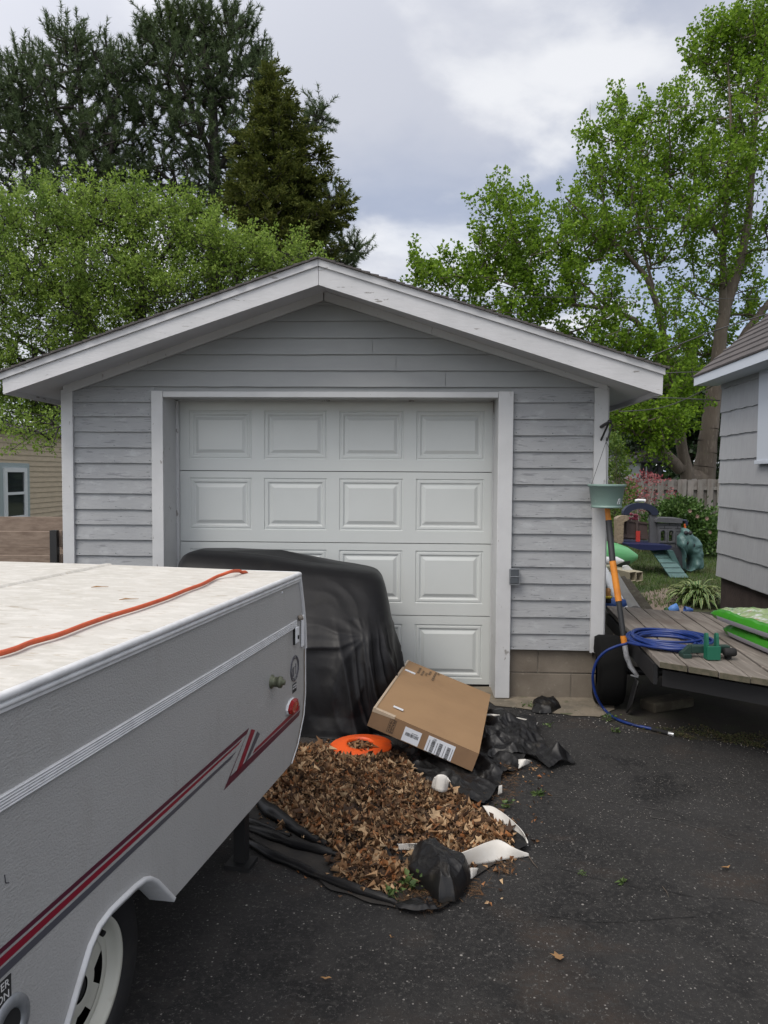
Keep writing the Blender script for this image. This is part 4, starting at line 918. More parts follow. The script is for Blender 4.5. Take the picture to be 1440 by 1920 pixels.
def crump(a, f, seed, base=.02):
    def z(t, q):
        k = V(q.x*f+seed, q.y*f, seed); k = V(k.x+.5*k.y, k.y*.55-k.x*.3, seed); r1 = 1-abs(mnoise.noise(k))*2.6; r2 = 1-abs(mnoise.noise(k*2.1+V(7, 3, 1)))*2.4; r3 = mnoise.noise(k*4)
        r4 = 1-abs(mnoise.noise(k*4.6+V(1, 9, 2)))*2.6; r5 = 1-abs(mnoise.noise(k*9.5))*2.6
        return base+a*(.50*max(r1, -.2)+.28*max(r2, -.2)+.08*max(r4, -.4)+.02*r5)*(.45+.55*min(1, (1-t)*3.5))
    return z
shp = thing('plastic_sheet', 'torn black plastic sheet with white folded edges lying on the asphalt under the dead leaves', 'plastic sheet', (0, 4, 0))
def pb(mb, name, m, thick=0): 
    o = mb.build(name, m, shp, (0, 4, 0))
    if thick: md = o.modifiers.new('thickness', 'SOLIDIFY'); md.thickness = thick; md.offset = 0
    return o
m_ = MB(); radial(m_, [(452, 1500), (470, 1575), (540, 1625), (620, 1668), (700, 1695), (760, 1708), (830, 1702), (870, 1660), (930, 1620), (980, 1600), (960, 1540), (880, 1500), (760, 1420), (620, 1400), (540, 1420)], crump(.008, 5, 3, .004), .004); pb(m_, 'ground_sheet', 'sheet_dust')
m_ = MB(); radial(m_, [(905, 1345), (917, 1341), (960, 1347), (1006, 1357), (1012, 1385), (1020, 1405), (1050, 1417), (1078, 1431), (1050, 1437), (1027, 1444), (1008, 1432), (990, 1422), (949, 1427), (900, 1425), (888, 1390)], crump(.12, 4.2, 11, .015), .008, 360, 70, 2, cen=(965, 1405), ppz=[.03, .035, .04, .035, .02]+[.008]*10); pb(m_, 'crumpled_fold', 'sheet')
m_ = MB(); radial(m_, [(735, 1405), (770, 1412), (812, 1425), (850, 1432), (900, 1420), (950, 1420), (985, 1428), (972, 1442), (944, 1459), (940, 1478), (925, 1498), (910, 1515), (878, 1512), (850, 1492), (806, 1486), (765, 1468), (742, 1446), (775, 1444), (745, 1425)], crump(.085, 4.5, 23, .015), .008, 360, 70, 5, cen=(872, 1455)); pb(m_, 'crumpled_fold', 'sheet')
def dome(a, f, seed, h):
    cz = crump(a, f, seed, 0)
    return lambda t, q: h*math.sqrt(max(0, 1-t*t))+cz(t, q)
m_ = MB(); radial(m_, [(776, 1602), (800, 1592), (838, 1594), (862, 1614), (880, 1642), (878, 1672), (856, 1698), (826, 1700), (795, 1672), (765, 1640)], dome(.075, 4.5, 5, .07), .006, 320, 60, 7, cen=(832, 1660)); pb(m_, 'bunched_fold', 'sheet')
m_ = MB(); radial(m_, [(700, 1585), (715, 1560), (740, 1545), (775, 1552), (770, 1570), (748, 1580), (752, 1610), (780, 1640), (800, 1670), (785, 1680), (752, 1655), (728, 1620)], crump(.03, 9, 9, .012), .006, 120, 16, 9, cen=(742, 1592)); pb(m_, 'crumpled_fold', 'sheet')
m_ = MB(); radial(m_, [(745, 1706), (790, 1690), (850, 1682), (860, 1690), (820, 1712), (785, 1718), (750, 1714)], crump(.03, 9, 19, .012), .005, 90, 12, 9); pb(m_, 'crumpled_fold', 'sheet')
def flap(px, hs, seed, name='white_flap', m='sheet_white', rc=.0):
    """white underside curled over: quad strip between two pixel edges bulging up"""
    a, b = px; n = 26; k = 12; P = []
    A_ = spline([gr(u, v, h) for (u, v, h) in a], 8); B_ = spline([gr(u, v, h) for (u, v, h) in b], 8)
    ia = lambda L_, t: L_[min(len(L_)-1, int(t*(len(L_)-1)+.5))]
    for i in range(n+1):
        p, q = ia(A_, i/n), ia(B_, i/n); row = []
        for j in range(k+1):
            s = j/k; r_ = p.lerp(q, s); r_.z += math.sin(s*math.pi)*hs*(.6+.4*math.sin(i/n*math.pi))+.005*mnoise.noise(V(r_.x*9, r_.y*9, seed))
            row.append(r_)
        P.append(row)
    mb = MB(); mb.grid(P); return pb(mb, name, m, .003)
flap(([(843, 1608, .07), (885, 1592, .08), (930, 1574, .07), (962, 1588, .05), (990, 1602, .01)], [(871, 1626, .012), (900, 1621, .01), (935, 1614, .01), (965, 1609, .008), (992, 1605, .006)]), .012, 1)
flap(([(905, 1511, .07), (925, 1513, .08), (955, 1534, .08), (978, 1555, .07), (990, 1578, .03)], [(921, 1538, .035), (946, 1548, .04), (968, 1558, .045), (983, 1570, .035), (990, 1586, .02)]), .006, 2)
flap(([(745, 1582, .05), (775, 1582, .06), (800, 1586, .06)], [(748, 1592, .03), (775, 1593, .03), (800, 1596, .03)]), .012, 3)
flap(([(806, 1594, .07), (830, 1592, .08), (852, 1594, .085)], [(800, 1604, .045), (826, 1604, .05), (852, 1606, .06)]), .01, 4)
flap(([(868, 1630, .04), (885, 1626, .04), (897, 1626, .03)], [(876, 1648, .02), (885, 1646, .015), (893, 1637, .012)]), .005, 5)
flap(([(815, 1460, .13), (824, 1454, .145), (836, 1455, .14), (845, 1466, .12)], [(809, 1478, .07), (818, 1483, .075), (830, 1486, .07), (838, 1484, .06)]), .03, 6)
flap(([(908, 1339, .075), (940, 1341, .08), (985, 1348, .075), (1009, 1355, .05)], [(912, 1344, .06), (940, 1348, .06), (985, 1355, .05), (1007, 1359, .04)]), .008, 7)
flap(([(972, 1424, .05), (985, 1424, .055), (997, 1428, .04)], [(972, 1442, .01), (980, 1437, .02), (992, 1432, .02)]), .01, 8)
flap(([(936, 1474, .05), (941, 1473, .05)], [(934, 1491, .01), (941, 1488, .01)]), .006, 9)
# black inner side of the curled edge
m_ = MB(); radial(m_, [(918, 1542), (945, 1542), (975, 1562), (990, 1590), (972, 1598), (950, 1580), (925, 1566)], crump(.02, 9, 29, .015), .01, 80, 12, 3); pb(m_, 'crumpled_fold', 'sheet')
def roll(px, r_, name='rolled_edge', z=.0, wob=.012, m='sheet', fl=.6):
    pts = [gr(u, v, z+rr_*.8) for (u, v), rr_ in zip(px, r_)]; sp_ = spline(pts, 8); rs = []
    for i in range(len(sp_)):
        t = i/(len(sp_)-1)*(len(r_)-1); k = min(int(t), len(r_)-2); rs.append((r_[k]+(r_[k+1]-r_[k])*(t-k))*(1+.35*mnoise.noise(sp_[i]*11)))
        sp_[i] = sp_[i]+V(mnoise.noise(sp_[i]*6), mnoise.noise(sp_[i]*6+V(4, 4, 4)), 0)*wob
    mb = MB(); mb.tube(sp_, rs, 10); mb.v = [(x, y, max(.003, z*fl if False else z)) for x, y, z in mb.v]; return pb(mb, name, m)
roll([(462, 1578), (500, 1598), (560, 1625), (620, 1652), (680, 1672), (735, 1688), (752, 1702)], [.014, .02, .018, .02, .018, .016, .008])
roll([(465, 1552), (520, 1570), (580, 1590), (630, 1602), (662, 1608)], [.018, .025, .024, .018, .006])
roll([(490, 1502), (515, 1525), (550, 1550), (590, 1575), (612, 1588)], [.025, .034, .026, .022, .018])
roll([(455, 1530), (500, 1552), (545, 1568)], [.014, .016, .01])
RC = (gr(678, 1399, .04).x, gr(678, 1399, .04).y)      # the ring lies clear of the leaves
# --- the drift of leaves
M['leafpile'] = mat('dead leaves', (.16, .09, .045), .85, [(5, (.06, .035, .02), .58, .72)], island=[(.022, .012, .007), (.055, .028, .014), (.11, .057, .027), (.19, .10, .045), (.27, .155, .073), (.38, .24, .13), (.48, .34, .20), (.27, .10, .028), (.07, .036, .018)], trans=.06)
M['needles'] = mat('rusty needles', (.10, .04, .012), .9, island=[(.045, .025, .012), (.11, .055, .02), (.16, .09, .04), (.06, .03, .015)])
M['leafbed'] = mat('leaf mould', (.03, .02, .013), .95, [(30, (.06, .038, .022), .45, .65)], [(40, .8, .02)])
pile = [(500, 1500), (520, 1462), (545, 1432), (556, 1402), (640, 1392), (720, 1402), (760, 1425), (770, 1455), (850, 1492), (905, 1520), (938, 1545), (955, 1578), (900, 1602), (850, 1612), (800, 1590), (745, 1578), (720, 1600), (760, 1650), (700, 1655), (650, 1630), (655, 1600), (610, 1570), (560, 1545), (520, 1520)]
PG = [tuple(gr(u, v, .03))[:2] for u, v in pile]
def pileh(x, y): return .010+.014*min(1, max(0, (4.5-y)/.4))*max(0, 1-((x+.05)/.55)**2)*max(0, 1-((y-3.95)/.75)**2)+.013*(mnoise.noise(V(x*6, y*6, 2))+.3)
lp = thing('leaf_pile', 'drift of dry brown leaves between the camper and the torn plastic sheet', 'leaves', (0, 4, 0)); lp['kind'] = 'stuff'; del lp['category']
def scat(n, poly, r_=rng):
    a = np.array(poly); lo, hi = a.min(0), a.max(0); P = r_.uniform(lo, hi, (n*4, 2)); P = P[inside(P, poly)]; bare = np.array([mnoise.noise(V(x*5.5, y*5.5, 4)) for x, y in P]) > .02+np.maximum(0, P[:, 1]-3.55)*1.0; P = P[~bare | (r_.random(len(P)) < .12)]; q = np.hypot(P[:, 0]-RC[0], (P[:, 1]-RC[1])); P = P[(q < .07) | (q > .20)][:n]; return P
c = sum((Vector(p) for p in PG), Vector((0, 0)))/len(PG); rows_ = []
for r_ in range(19):
    t = 1-r_/18; rows_.append([])
    for i in range(len(PG)):
        for k in range(4):
            p = Vector(PG[i]).lerp(Vector(PG[(i+1) % len(PG)]), k/4); q = c.lerp(p, t); rows_[-1].append((q.x, q.y, .006 if r_ == 0 else max(.008, pileh(q.x, q.y)*min(1, (1-t)*6)-.004)))
m_ = MB(); m_.grid(rows_, 0, True, True); m_.build('leaf_mould', 'leafbed', lp, (0, 4, 0))
P2 = scat(4200, PG); z = np.array([pileh(x, y) for x, y in P2]); P = np.column_stack([P2, z+rng.uniform(-.005, .022, len(P2))])
D = rng.normal(size=(len(P), 3)); D[:, 2] = D[:, 2]*.5+.1; v, f = maplegeo(P, D, rng.uniform(.016, .05, len(P))**1.0)
rawmesh('fallen_leaves', v, f, 'leafpile', lp, (0, 4, 0))
P2 = scat(160, PG); z = np.array([pileh(x, y) for x, y in P2]); P = np.column_stack([P2, z+.02]); D = rng.normal(size=(len(P), 3)); D[:, 2] *= .25; v, f = maplegeo(P, D, rng.uniform(.05, .085, len(P))); rawmesh('large_leaves', v, f, 'leafpile', lp, (0, 4, 0))
P2 = scat(19000, PG); z = np.array([pileh(x, y) for x, y in P2]); P = np.column_stack([P2, z+rng.uniform(-.0, .02, len(P2))])
D = rng.normal(size=(len(P), 3)); D[:, 2] = D[:, 2]*.35; v, f = leafgeo(P, D, rng.uniform(.012, .052, len(P)), .62, 1.2)
rawmesh('broken_leaves', v, f, 'leafpile', lp, (0, 4, 0))
ned = [(640, 1600), (720, 1590), (760, 1640), (830, 1700), (880, 1690), (940, 1640), (985, 1608), (960, 1560), (985, 1560), (1000, 1612), (940, 1655), (870, 1702), (800, 1722), (740, 1705), (660, 1650)]
NG = [tuple(gr(u, v, .0))[:2] for u, v in ned]
strips = [([(640, 1600), (720, 1585), (790, 1650), (850, 1700), (800, 1718), (745, 1700), (650, 1640)], 1800, .0), ([(900, 1640), (960, 1615), (990, 1606), (975, 1625), (930, 1655), (880, 1700), (862, 1700), (885, 1660)], 550, 0), ([(945, 1425), (975, 1440), (968, 1490), (955, 1530), (925, 1510), (940, 1470)], 300, 0), ([(600, 1560), (700, 1600), (660, 1640), (600, 1600)], 900, 0)]
Vs = []; 
for pp, n_, _ in strips:
    g_ = [tuple(gr(u, v, .0))[:2] for u, v in pp]; P2 = scat(n_, g_); z = rng.uniform(.008, .026, len(P2)); P = np.column_stack([P2, z]); D = rng.normal(size=(len(P), 3)); D[:, 2] *= .15
    Vs.append(needlegeo(P, D, rng.uniform(.02, .06, len(P)), .0009)[0])
v = np.concatenate(Vs); rawmesh('needles', v, np.arange(len(v)).reshape(-1, 3), 'needles', lp, (0, 4, 0))
eb = np.array(PG); k_ = rng.integers(0, len(eb), 2200); t_ = rng.random((2200, 1)); E2 = eb[k_]*(1-t_)+eb[(k_+1) % len(eb)]*t_+rng.normal(size=(2200, 2))*np.abs(rng.normal(size=(2200, 1)))*.035
q_ = np.hypot(E2[:, 0]-RC[0], E2[:, 1]-RC[1]); E2 = E2[(q_ > .2) & (E2[:, 1] < 4.75)]; P = np.column_stack([E2, rng.uniform(.008, .03, len(E2))]); D = rng.normal(size=(len(P), 3)); D[:, 2] *= .3
v, f = leafgeo(P, D, rng.uniform(.012, .045, len(P)), .6, 1.0); rawmesh('edge_leaves', v, f, 'leafpile', lp, (0, 4, 0))
# bits scattered round the drift
gp = [(470, 1500), (560, 1400), (720, 1385), (960, 1400), (1040, 1450), (1010, 1600), (960, 1680), (860, 1730), (640, 1700), (560, 1640)]
g_ = [tuple(gr(u, v, .0))[:2] for u, v in gp]; P2 = scat(420, g_); P = np.column_stack([P2, rng.uniform(.006, .012, len(P2))]); D = rng.normal(size=(len(P), 3)); D[:, 2] *= .2
v, f = leafgeo(P, D, rng.uniform(.01, .035, len(P)), .5, .5); rawmesh('stray_leaves', v, f, 'leafpile', lp, (0, 4, 0))
# pebbles and grit along the wall and on the drive
M['grit'] = mat('pale grit', (.3, .28, .25), .9, island=[(.08, .075, .07), (.2, .18, .16), (.4, .38, .36), (.12, .1, .08)])
PP = []
def grit(n, poly, s0, s1):
    P2 = scat(n, poly)
    for x, y in P2: PP.append((x, y, random.uniform(s0, s1)))
grit(220, [tuple(gr(u, v))[:2] for u, v in ((925, 1318), (1120, 1338), (1440, 1385), (1440, 1412), (1150, 1372), (1000, 1345))], .002, .006)
grit(350, [(-.9, 1.5), (2.2, 1.5), (3.2, 4.6), (1, 5.3), (-.2, 4.9)], .0008, .0024)
grit(300, [tuple(gr(u, v))[:2] for u, v in ((1060, 1450), (1400, 1440), (1420, 1500), (1200, 1560), (1080, 1530))], .001, .003)
m_ = MB(); octo = [(1, 0, 0), (-1, 0, 0), (0, 1, 0), (0, -1, 0), (0, 0, 1), (0, 0, -1)]; of = [(0, 2, 4), (2, 1, 4), (1, 3, 4), (3, 0, 4), (2, 0, 5), (1, 2, 5), (3, 1, 5), (0, 3, 5)]
for x, y, s in PP: m_.add([(x+a*s*random.uniform(.6, 1.3), y+b*s*random.uniform(.6, 1.3), .002+s*.3+c_*s*.6) for a, b, c_ in octo], of)
o = m_.build('grit', 'grit'); o['kind'] = 'stuff'; o['label'] = 'fine pale grit scattered over the dark asphalt'
# single leaves on the asphalt
def lone(u, v, s, lab, kind='m', rot=0):
    p = gr(u, v, .008); r_ = np.random.default_rng(int(u)); n = 1
    if kind == 'm':
        outl = [(0, 0), (-.42, .1), (-.25, .35), (-.6, .6), (-.2, .65), (0, 1.05), (.22, .66), (.55, .55), (.28, .35), (.4, .12)]
    else: outl = [(0, 0), (-.16, .3), (-.17, .6), (-.06, .95), (0, 1.1), (.08, .9), (.13, .6), (.1, .25)]
    mb = MB(); ca, sa = math.cos(rot), math.sin(rot); vs = [(p.x, p.y, p.z+.010)]
    cen = (0, .5); vs = []
    for x, y in [cen]+outl: X_, Y_ = x*s, (y-.5)*s; vs.append((p.x+X_*ca-Y_*sa, p.y+X_*sa+Y_*ca, p.z+s*.35*(abs(x)**1.5)+.01*r_.random()+.15*s*abs(y-.5)))
    mb.add(vs, [(0, i, i % len(outl)+1) for i in range(1, len(outl)+1)], 0, True); o = mb.build('fallen_leaf', 'dryleaf', None, p)
    tag(o, lab, 'leaf', 'fallen leaves on the asphalt')
lone(1045, 1795, .045, 'brown lobed leaf lying on the open asphalt near the bottom of the photo', 'm', .2)
lone(1360, 1628, .05, 'narrow tan leaf lying on the asphalt at the right near the cracks', 's', 1.9)
lone(612, 1836, .035, 'small tan leaf on the dark asphalt beside the camper wheel', 's', 1.5)
lone(735, 1760, .022, 'tiny pale leaf scrap on the asphalt just below the torn plastic sheet', 's', .9)
# ================================================================== WEEDS
M['weed'] = mat('weed green', (.08, .17, .03), .6, island=[(.045, .08, .02), (.07, .12, .03), (.11, .16, .045)], trans=.2)
M['moss'] = mat('moss', (.05, .06, .02), .9, island=[(.03, .04, .015), (.06, .07, .02), (.1, .09, .04), (.08, .05, .03)], trans=.1)
def weed(u, v, n, rad_, hgt, lab, ls=.02, flat=False, nm='weed'):
    rad_ = rad_*.8; p = gr(u, v, 0); r_ = np.random.default_rng(int(u*3+v)); P = np.array(p)+r_.normal(size=(n, 3))*np.array([rad_, rad_*.7, 0])*.5; P[:, 2] = r_.uniform(.004, hgt, n)
    if flat: P = np.repeat(np.array(p)[None], n, 0)+[0, 0, .006]
    D = r_.normal(size=(n, 3)); D[:, 2] = abs(D[:, 2])*(.3 if flat else .7); v_, f_ = leafgeo(P, D, ls*r_.uniform(.6, 1.3, n), .3 if flat else .7, .3, None, r_)
    if not flat:   # a short stem to every leaf
        q_ = v_.reshape(-1, 4, 3)[:, 0]; c0 = np.array(p)+[0, 0, .001]; s_a = np.stack([np.repeat((c0-[.0008, 0, 0])[None], n, 0), np.repeat((c0+[.0008, 0, 0])[None], n, 0), q_], 1).reshape(-1, 3); f_ = np.concatenate([f_, np.arange(n*3).reshape(-1, 3)+len(v_)]); v_ = np.concatenate([v_, s_a])
    tag(rawmesh(nm, v_, f_, 'weed', None, tuple(p)), lab, 'weed', 'weeds growing from the asphalt edge')
weed(1141, 1352, 40, .06, .05, 'leafy weed growing where the blue hose curves down to the ground', .02)
weed(1157, 1374, 26, .04, .03, 'small round leaved weed on the asphalt just below the curve of the blue hose', .018)
weed(990, 1326, 30, .09, .03, 'low weed on the old concrete strip under the foundation blocks', .016)
weed(1030, 1363, 18, .035, .03, 'small bright weed beside the tip of the white sheet fold', .016)
weed(1008, 1491, 16, .03, .01, 'flat star shaped weed alone on the asphalt right of the plastic sheet', .045, True)
weed(1168, 1656, 9, .03, .01, 'yellowish grass tuft growing in the long asphalt crack', .032, True)
weed(1092, 1641, 22, .03, .015, 'mossy patch in the asphalt crack left of the grass tuft', .01)
weed(950, 1515, 26, .05, .04, 'leafy weed between the two torn white flaps and the asphalt', .022)
weed(775, 1672, 34, .07, .07, 'green seedling among rusty needles beside the bunched black fold', .028)
weed(742, 1690, 18, .04, .05, 'bright seedling at the lowest corner of the leaf drift', .025)
weed(590, 1446, 0+14, .04, .06, 'green sprout in the leaf drift close to the camper corner', .02)
g_ = [tuple(gr(u, v, .0))[:2] for u, v in ((1180, 1362), (1260, 1368), (1330, 1372), (1440, 1385), (1440, 1405), (1330, 1392), (1270, 1384))]
P2 = scat(2600, g_); hgt = np.array([max(0, mnoise.noise(V(x*7, y*7, 0))+.25) for x, y in P2]); kp = hgt > .12; P2 = P2[kp]; hgt = hgt[kp]
P = np.column_stack([P2, rng.uniform(.0, .05, len(P2))*hgt]); D = rng.normal(size=(len(P), 3)); D[:, 2] = abs(D[:, 2]); v, f = leafgeo(P, D, rng.uniform(.006, .016, len(P)), .6)
o = rawmesh('moss_strip', v, f, 'moss'); o['kind'] = 'stuff'; o['label'] = 'moss and low weeds along the asphalt edge under the wooden deck'
# crumpled black rag by the wall
m_ = MB(); radial(m_, [(996, 1335), (1000, 1318), (1020, 1312), (1042, 1316), (1052, 1328), (1035, 1338), (1010, 1340)], dome(.03, 12, 41, .05), .004, 90, 14, 3)
tag(m_.build('plastic_scrap', 'sheet', None, gr(1022, 1330)), 'crumpled scrap of black plastic on the ground by the foundation blocks', 'plastic scrap')
m_ = MB(); p = gr(1160, 1640)
for a, b in (((988, 1590), (1000, 1612)), ((1000, 1596), (1015, 1604)), ((1243, 1660), (1255, 1680)), ((1260, 1668), (1250, 1676))): pass
def stick(pts, r_, lab):
    P_ = [gr(u, v, .006) for u, v in pts]; mb = MB(); mb.tube(P_, [r_]*(len(P_)-1)+[r_*.4], 5); tag(mb.build('twig', 'bark', None, P_[0]), lab, 'twig', 'twigs on the asphalt')
M['bark'] = mat('grey brown bark', (.13, .105, .08), .9, [(3, (.08, .062, .048), .4, .65, (1, 1, .3)), (14, (.19, .16, .13), .58, .72, (1, 1, .25)), (5, (.11, .12, .07), .62, .75)], [(12, .9, .03, (1, 1, .2)), (40, .5, .01, (1, 1, .3))])
M['darkwood'] = mat('dark rotting plank', (.05, .042, .03), .95, [(10, (.09, .085, .06), .5, .7)], [(20, .5, .01)])
M['bark_dark'] = mat('dark bark', (.035, .03, .027), .9, [(4, (.06, .05, .045), .5, .7)], [(20, .6, .02, (1, 1, .3))])
stick([(990, 1603), (1000, 1618), (1009, 1628)], .0025, 'thin twig beside the pointed tip of the white flap')
stick([(1242, 1662), (1250, 1672), (1254, 1682)], .0015, 'fine twig lying across the long asphalt crack')
# ================================================================== WOODEN DECK TRAILER
M['deck'] = mat('weathered deck board', (.185, .165, .145), .85, [(5, (.115, .098, .083), .4, .65, (4, .35, 1)), (25, (.29, .25, .22), .55, .75, (3, .15, 1)), (2, (.11, .085, .07), .58, .72)], [(25, .5, .004, (4, .2, 1))])
M['deck_end'] = mat('mossy plank end', (.10, .085, .06), .9, [(30, (.05, .05, .03), .4, .7)])
DZ = .55
A_ = gr(1137, 1136, DZ); Bq = gr(1341, 1150, DZ); Fq = gr(1237, 1241, DZ); F2 = gr(1440, 1274, DZ); B2 = gr(1400, 1178, DZ)
dt = thing('flat_trailer', 'low trailer with a weathered grey plank deck and black wheel beside the garage', 'trailer', (Fq.x, Fq.y, 0))
dirp = (A_-Fq); dirp.z = 0
# planks run away from the camera; the front end is cut at a slant
fe = (F2-Fq)/(F2-Fq).length
L_ = (B2-Bq); rgt = dirp.normalized(); perp = V(rgt.y, -rgt.x, 0)
wpl = .142; npl = 9; fslope = fe.dot(rgt)/fe.dot(perp)
bk0 = dirp.length; 
bsl = (Bq-A_).dot(rgt)/(Bq-A_).dot(perp); wB = (Bq-A_).dot(perp); rs = (B2-Bq).dot(rgt)/(B2-Bq).dot(perp)
for i in range(npl):
    a, b = i*wpl, (i+1)*wpl-.008; mb = MB(); n = 12
    j0 = random.uniform(-.012, .012)
    def fr(s): return s*fslope+j0
    def bk(s):
        y = bk0+s*bsl
        if s > wB: y = min(y, bk0+wB*bsl+(s-wB)*rs)
        return y+j0
    z0 = DZ+random.uniform(-.003, .003)
    rowsT = []
    for k in range(n+1):
        t = k/n; pa = Fq+perp*a+rgt*(fr(a)+(bk(a)-fr(a))*t); pb_ = Fq+perp*b+rgt*(fr(b)+(bk(b)-fr(b))*t); w_ = mnoise.noise(V(i*3.1, k*.6, 0))*.004
        rowsT.append([(pa.x, pa.y, z0-.034), (pa.x, pa.y, z0+w_-.003), (pa.x+perp.x*.004, pa.y+perp.y*.004, z0+w_), (pb_.x-perp.x*.004, pb_.y-perp.y*.004, z0+w_+random.uniform(-.001, .001)), (pb_.x, pb_.y, z0+w_-.003), (pb_.x, pb_.y, z0-.034)])
    mb.grid(rowsT, 0, False, True); mb.add(rowsT[0], [(0, 1, 2, 3, 4, 5)], 1); mb.add(rowsT[-1], [(5, 4, 3, 2, 1, 0)], 1)
    mb.build('deck_plank', ['deck', 'deck_end'], dt, (Fq.x, Fq.y, 0))
def dp(s, t, z): q = Fq+perp*s+rgt*t; return V(q.x, q.y, z)
W_ = npl*wpl
cs = MB()
for s in (.02, W_*.5, W_-.06): cs.obox(dp(s, bk0*.5+.0*s+.08, DZ-.10)+V(0, 0, 0), perp*.025, rgt*(bk0*.5-.12), V(0, 0, .05))
for t in (.45, 1.0, 1.6): cs.obox(dp(W_*.5, t, DZ-.085), perp*(W_*.5-.03), rgt*.025, V(0, 0, .04))
a, b = dp(.05, .11, DZ-.12), dp(.85, .85*fslope+.12, DZ-.12); d = b-a; cs.obox((a+b)/2, d/2, V(-d.y, d.x, 0).normalized()*.02, V(0, 0, .05))
cs.obox(dp(.0, .55, DZ-.10), perp*.012, rgt*.45, V(0, 0, .062))
cs.tube([dp(-.1, .95, .25), dp(W_+.1, .95, .25)], .03, 10); cs.build('frame', 'blackmetal', dt, (Fq.x, Fq.y, 0))
for s in (-.14, W_+.14):
    wv = MB(); c = dp(s, .95, .25); wv.lathe([(.12, .09), (.15, .095), (.235, .09), (.25, .06), (.25, -.06), (.235, -.09), (.15, -.095), (.12, -.09)], c, perp, 48); o = bpy.data.objects.new('wheel', None); COL.objects.link(o); o.parent = dt
    M['tyre_dark'] = mat('old tyre', (.005, .005, .005), .9, spec=.15); wv.build('tyre', 'tyre_dark', o, (Fq.x, Fq.y, 0)); wv = MB(); wv.lathe([(.0, .05), (.05, .05), (.05, .03), (.12, .03), (.12, -.09)], c, -perp, 24); wv.build('rim', 'galv_dark', o, (Fq.x, Fq.y, 0))
m_ = MB(); wp = gr(1250, 1328); m_.obox(wp+V(0, 0, .04), V(.16, .05, .01), V(-.03, .07, 0), V(0, 0, .035)); tag(m_.build('wood_block', 'darkwood', None, wp, bevel=.012), 'rough old block of wood on the ground in the dark under the deck', 'wood block')
# ================================================================== HOSE
M['hose'] = mat('blue hose', (.008, .028, .15), .35, [(20, (.006, .02, .11), .4, .7)])
M['silver'] = mat('bright fitting', (.7, .7, .7), .25, metal=.8)
c = gr(1246, 1197, DZ+.03); ra = (gr(1318, 1200, DZ)-gr(1172, 1195, DZ)).length/2; rbk = (gr(1245, 1180, DZ)-gr(1245, 1214, DZ)).length/2
hz_ = thing('garden_hose', 'blue garden hose coiled on the plank deck with one end looping down to the asphalt', 'hose', (c.x, c.y, 0)); rh = random.Random(4); P = []
for k in range(11):
    dx, dy = rh.uniform(-.045, .045), rh.uniform(-.05, .05); sa_, sb_ = rh.uniform(.80, 1.0), rh.uniform(.62, .95); z = DZ+.012+k*.0032
    for j in range(14):
        an = 2*math.pi*j/14+math.pi; P.append(V(c.x+dx+math.cos(an)*ra*sa_, c.y+dy+math.sin(an)*rbk*sb_, z+rh.uniform(-.003, .004)+.006*math.sin(an*2+k)))
tail = [at(1178, 1205, 4.98), at(1158, 1211, 5.02), at(1136, 1221, 5.05), at(1120, 1238, 5.08), at(1112, 1262, 5.1), at(1113, 1288, 5.12), at(1121, 1312, 5.13), at(1134, 1331, 5.14), gr(1152, 1346, .012), gr(1180, 1357, .012), gr(1210, 1364, .012), gr(1234, 1369, .012)]
hm = MB(); hm.tube(spline(P+tail, 4), .0095, 8); hm.build('hose_pipe', 'hose', hz_, (c.x, c.y, 0))
hm = MB(); hm.tube([gr(1222, 1367, .013), gr(1240, 1371, .014), gr(1254, 1375, .014)], [.0125, .013, .014], 10); hm.build('sleeve', 'black', hz_, (c.x, c.y, 0))
hm = MB(); hm.tube([gr(1253.5, 1374.7, .014), gr(1257, 1376, .014), gr(1264, 1377.5, .014)], [.0145, .0155, .0155], 10); hm.build('hose_end', 'silver', hz_, (c.x, c.y, 0))
# ================================================================== SHOVEL
M['shovel_orange'] = mat('orange grip', (.62, .22, .02), .5, [(20, (.5, .17, .02), .45, .7)])
M['shovel_black'] = mat('black grip', (.02, .021, .023), .5)
M['steel'] = mat('worn steel', (.36, .37, .39), .5, [(20, (.2, .2, .21), .5, .7)], metal=.2)
sp0 = at(1136, 935, 5.36); sh = thing('shovel', 'orange and black handled shovel leaning upright against the garage corner post', 'shovel', tuple(gr(1178, 1338)))
cl = [(1136, 930, 5.36), (1139, 955, 5.35), (1141, 976, 5.34), (1148.5, 1052, 5.26), (1160, 1127, 5.2), (1169, 1192, 5.15), (1171, 1207, 5.14)]
og = tuple(gr(1178, 1338)); lp_ = [at(*q) for q in cl]
def seg(a, b, m, r_, nm): mb = MB(); mb.tube([a, b], r_, 12); mb.build(nm, m, sh, og)
seg(lp_[0], lp_[2], 'shovel_orange', [.018, .020], 'handle_grip'); mb = MB(); mb.tube([lp_[2], lp_[3]], [.0225, .0225], 12); mb.build('handle_shaft', 'shovel_black', sh, og)
seg(lp_[3], lp_[4], 'shovel_orange', [.0235, .0235], 'handle_grip'); seg(lp_[4], lp_[5], 'shovel_black', [.020, .019], 'handle_shaft'); seg(lp_[5], lp_[6], 'shovel_orange', [.0225, .0225], 'handle_collar')
mb = MB(); mb.tube([at(1171, 1207, 5.14), at(1175, 1230, 5.13), at(1182, 1250, 5.12), at(1196, 1268, 5.1)], [.019, .019, .018, .013], 10); mb.tube([at(1183, 1266, 5.1), at(1196, 1270, 5.1)], .006, 8)
for u, v in ((1172, 1222), (1175, 1238)): mb.lathe([(.005, 0), (.004, .004), (0, .004)], at(u, v, 5.108), (0, -1, 0), 8)
mb.build('socket', 'steel', sh, og)
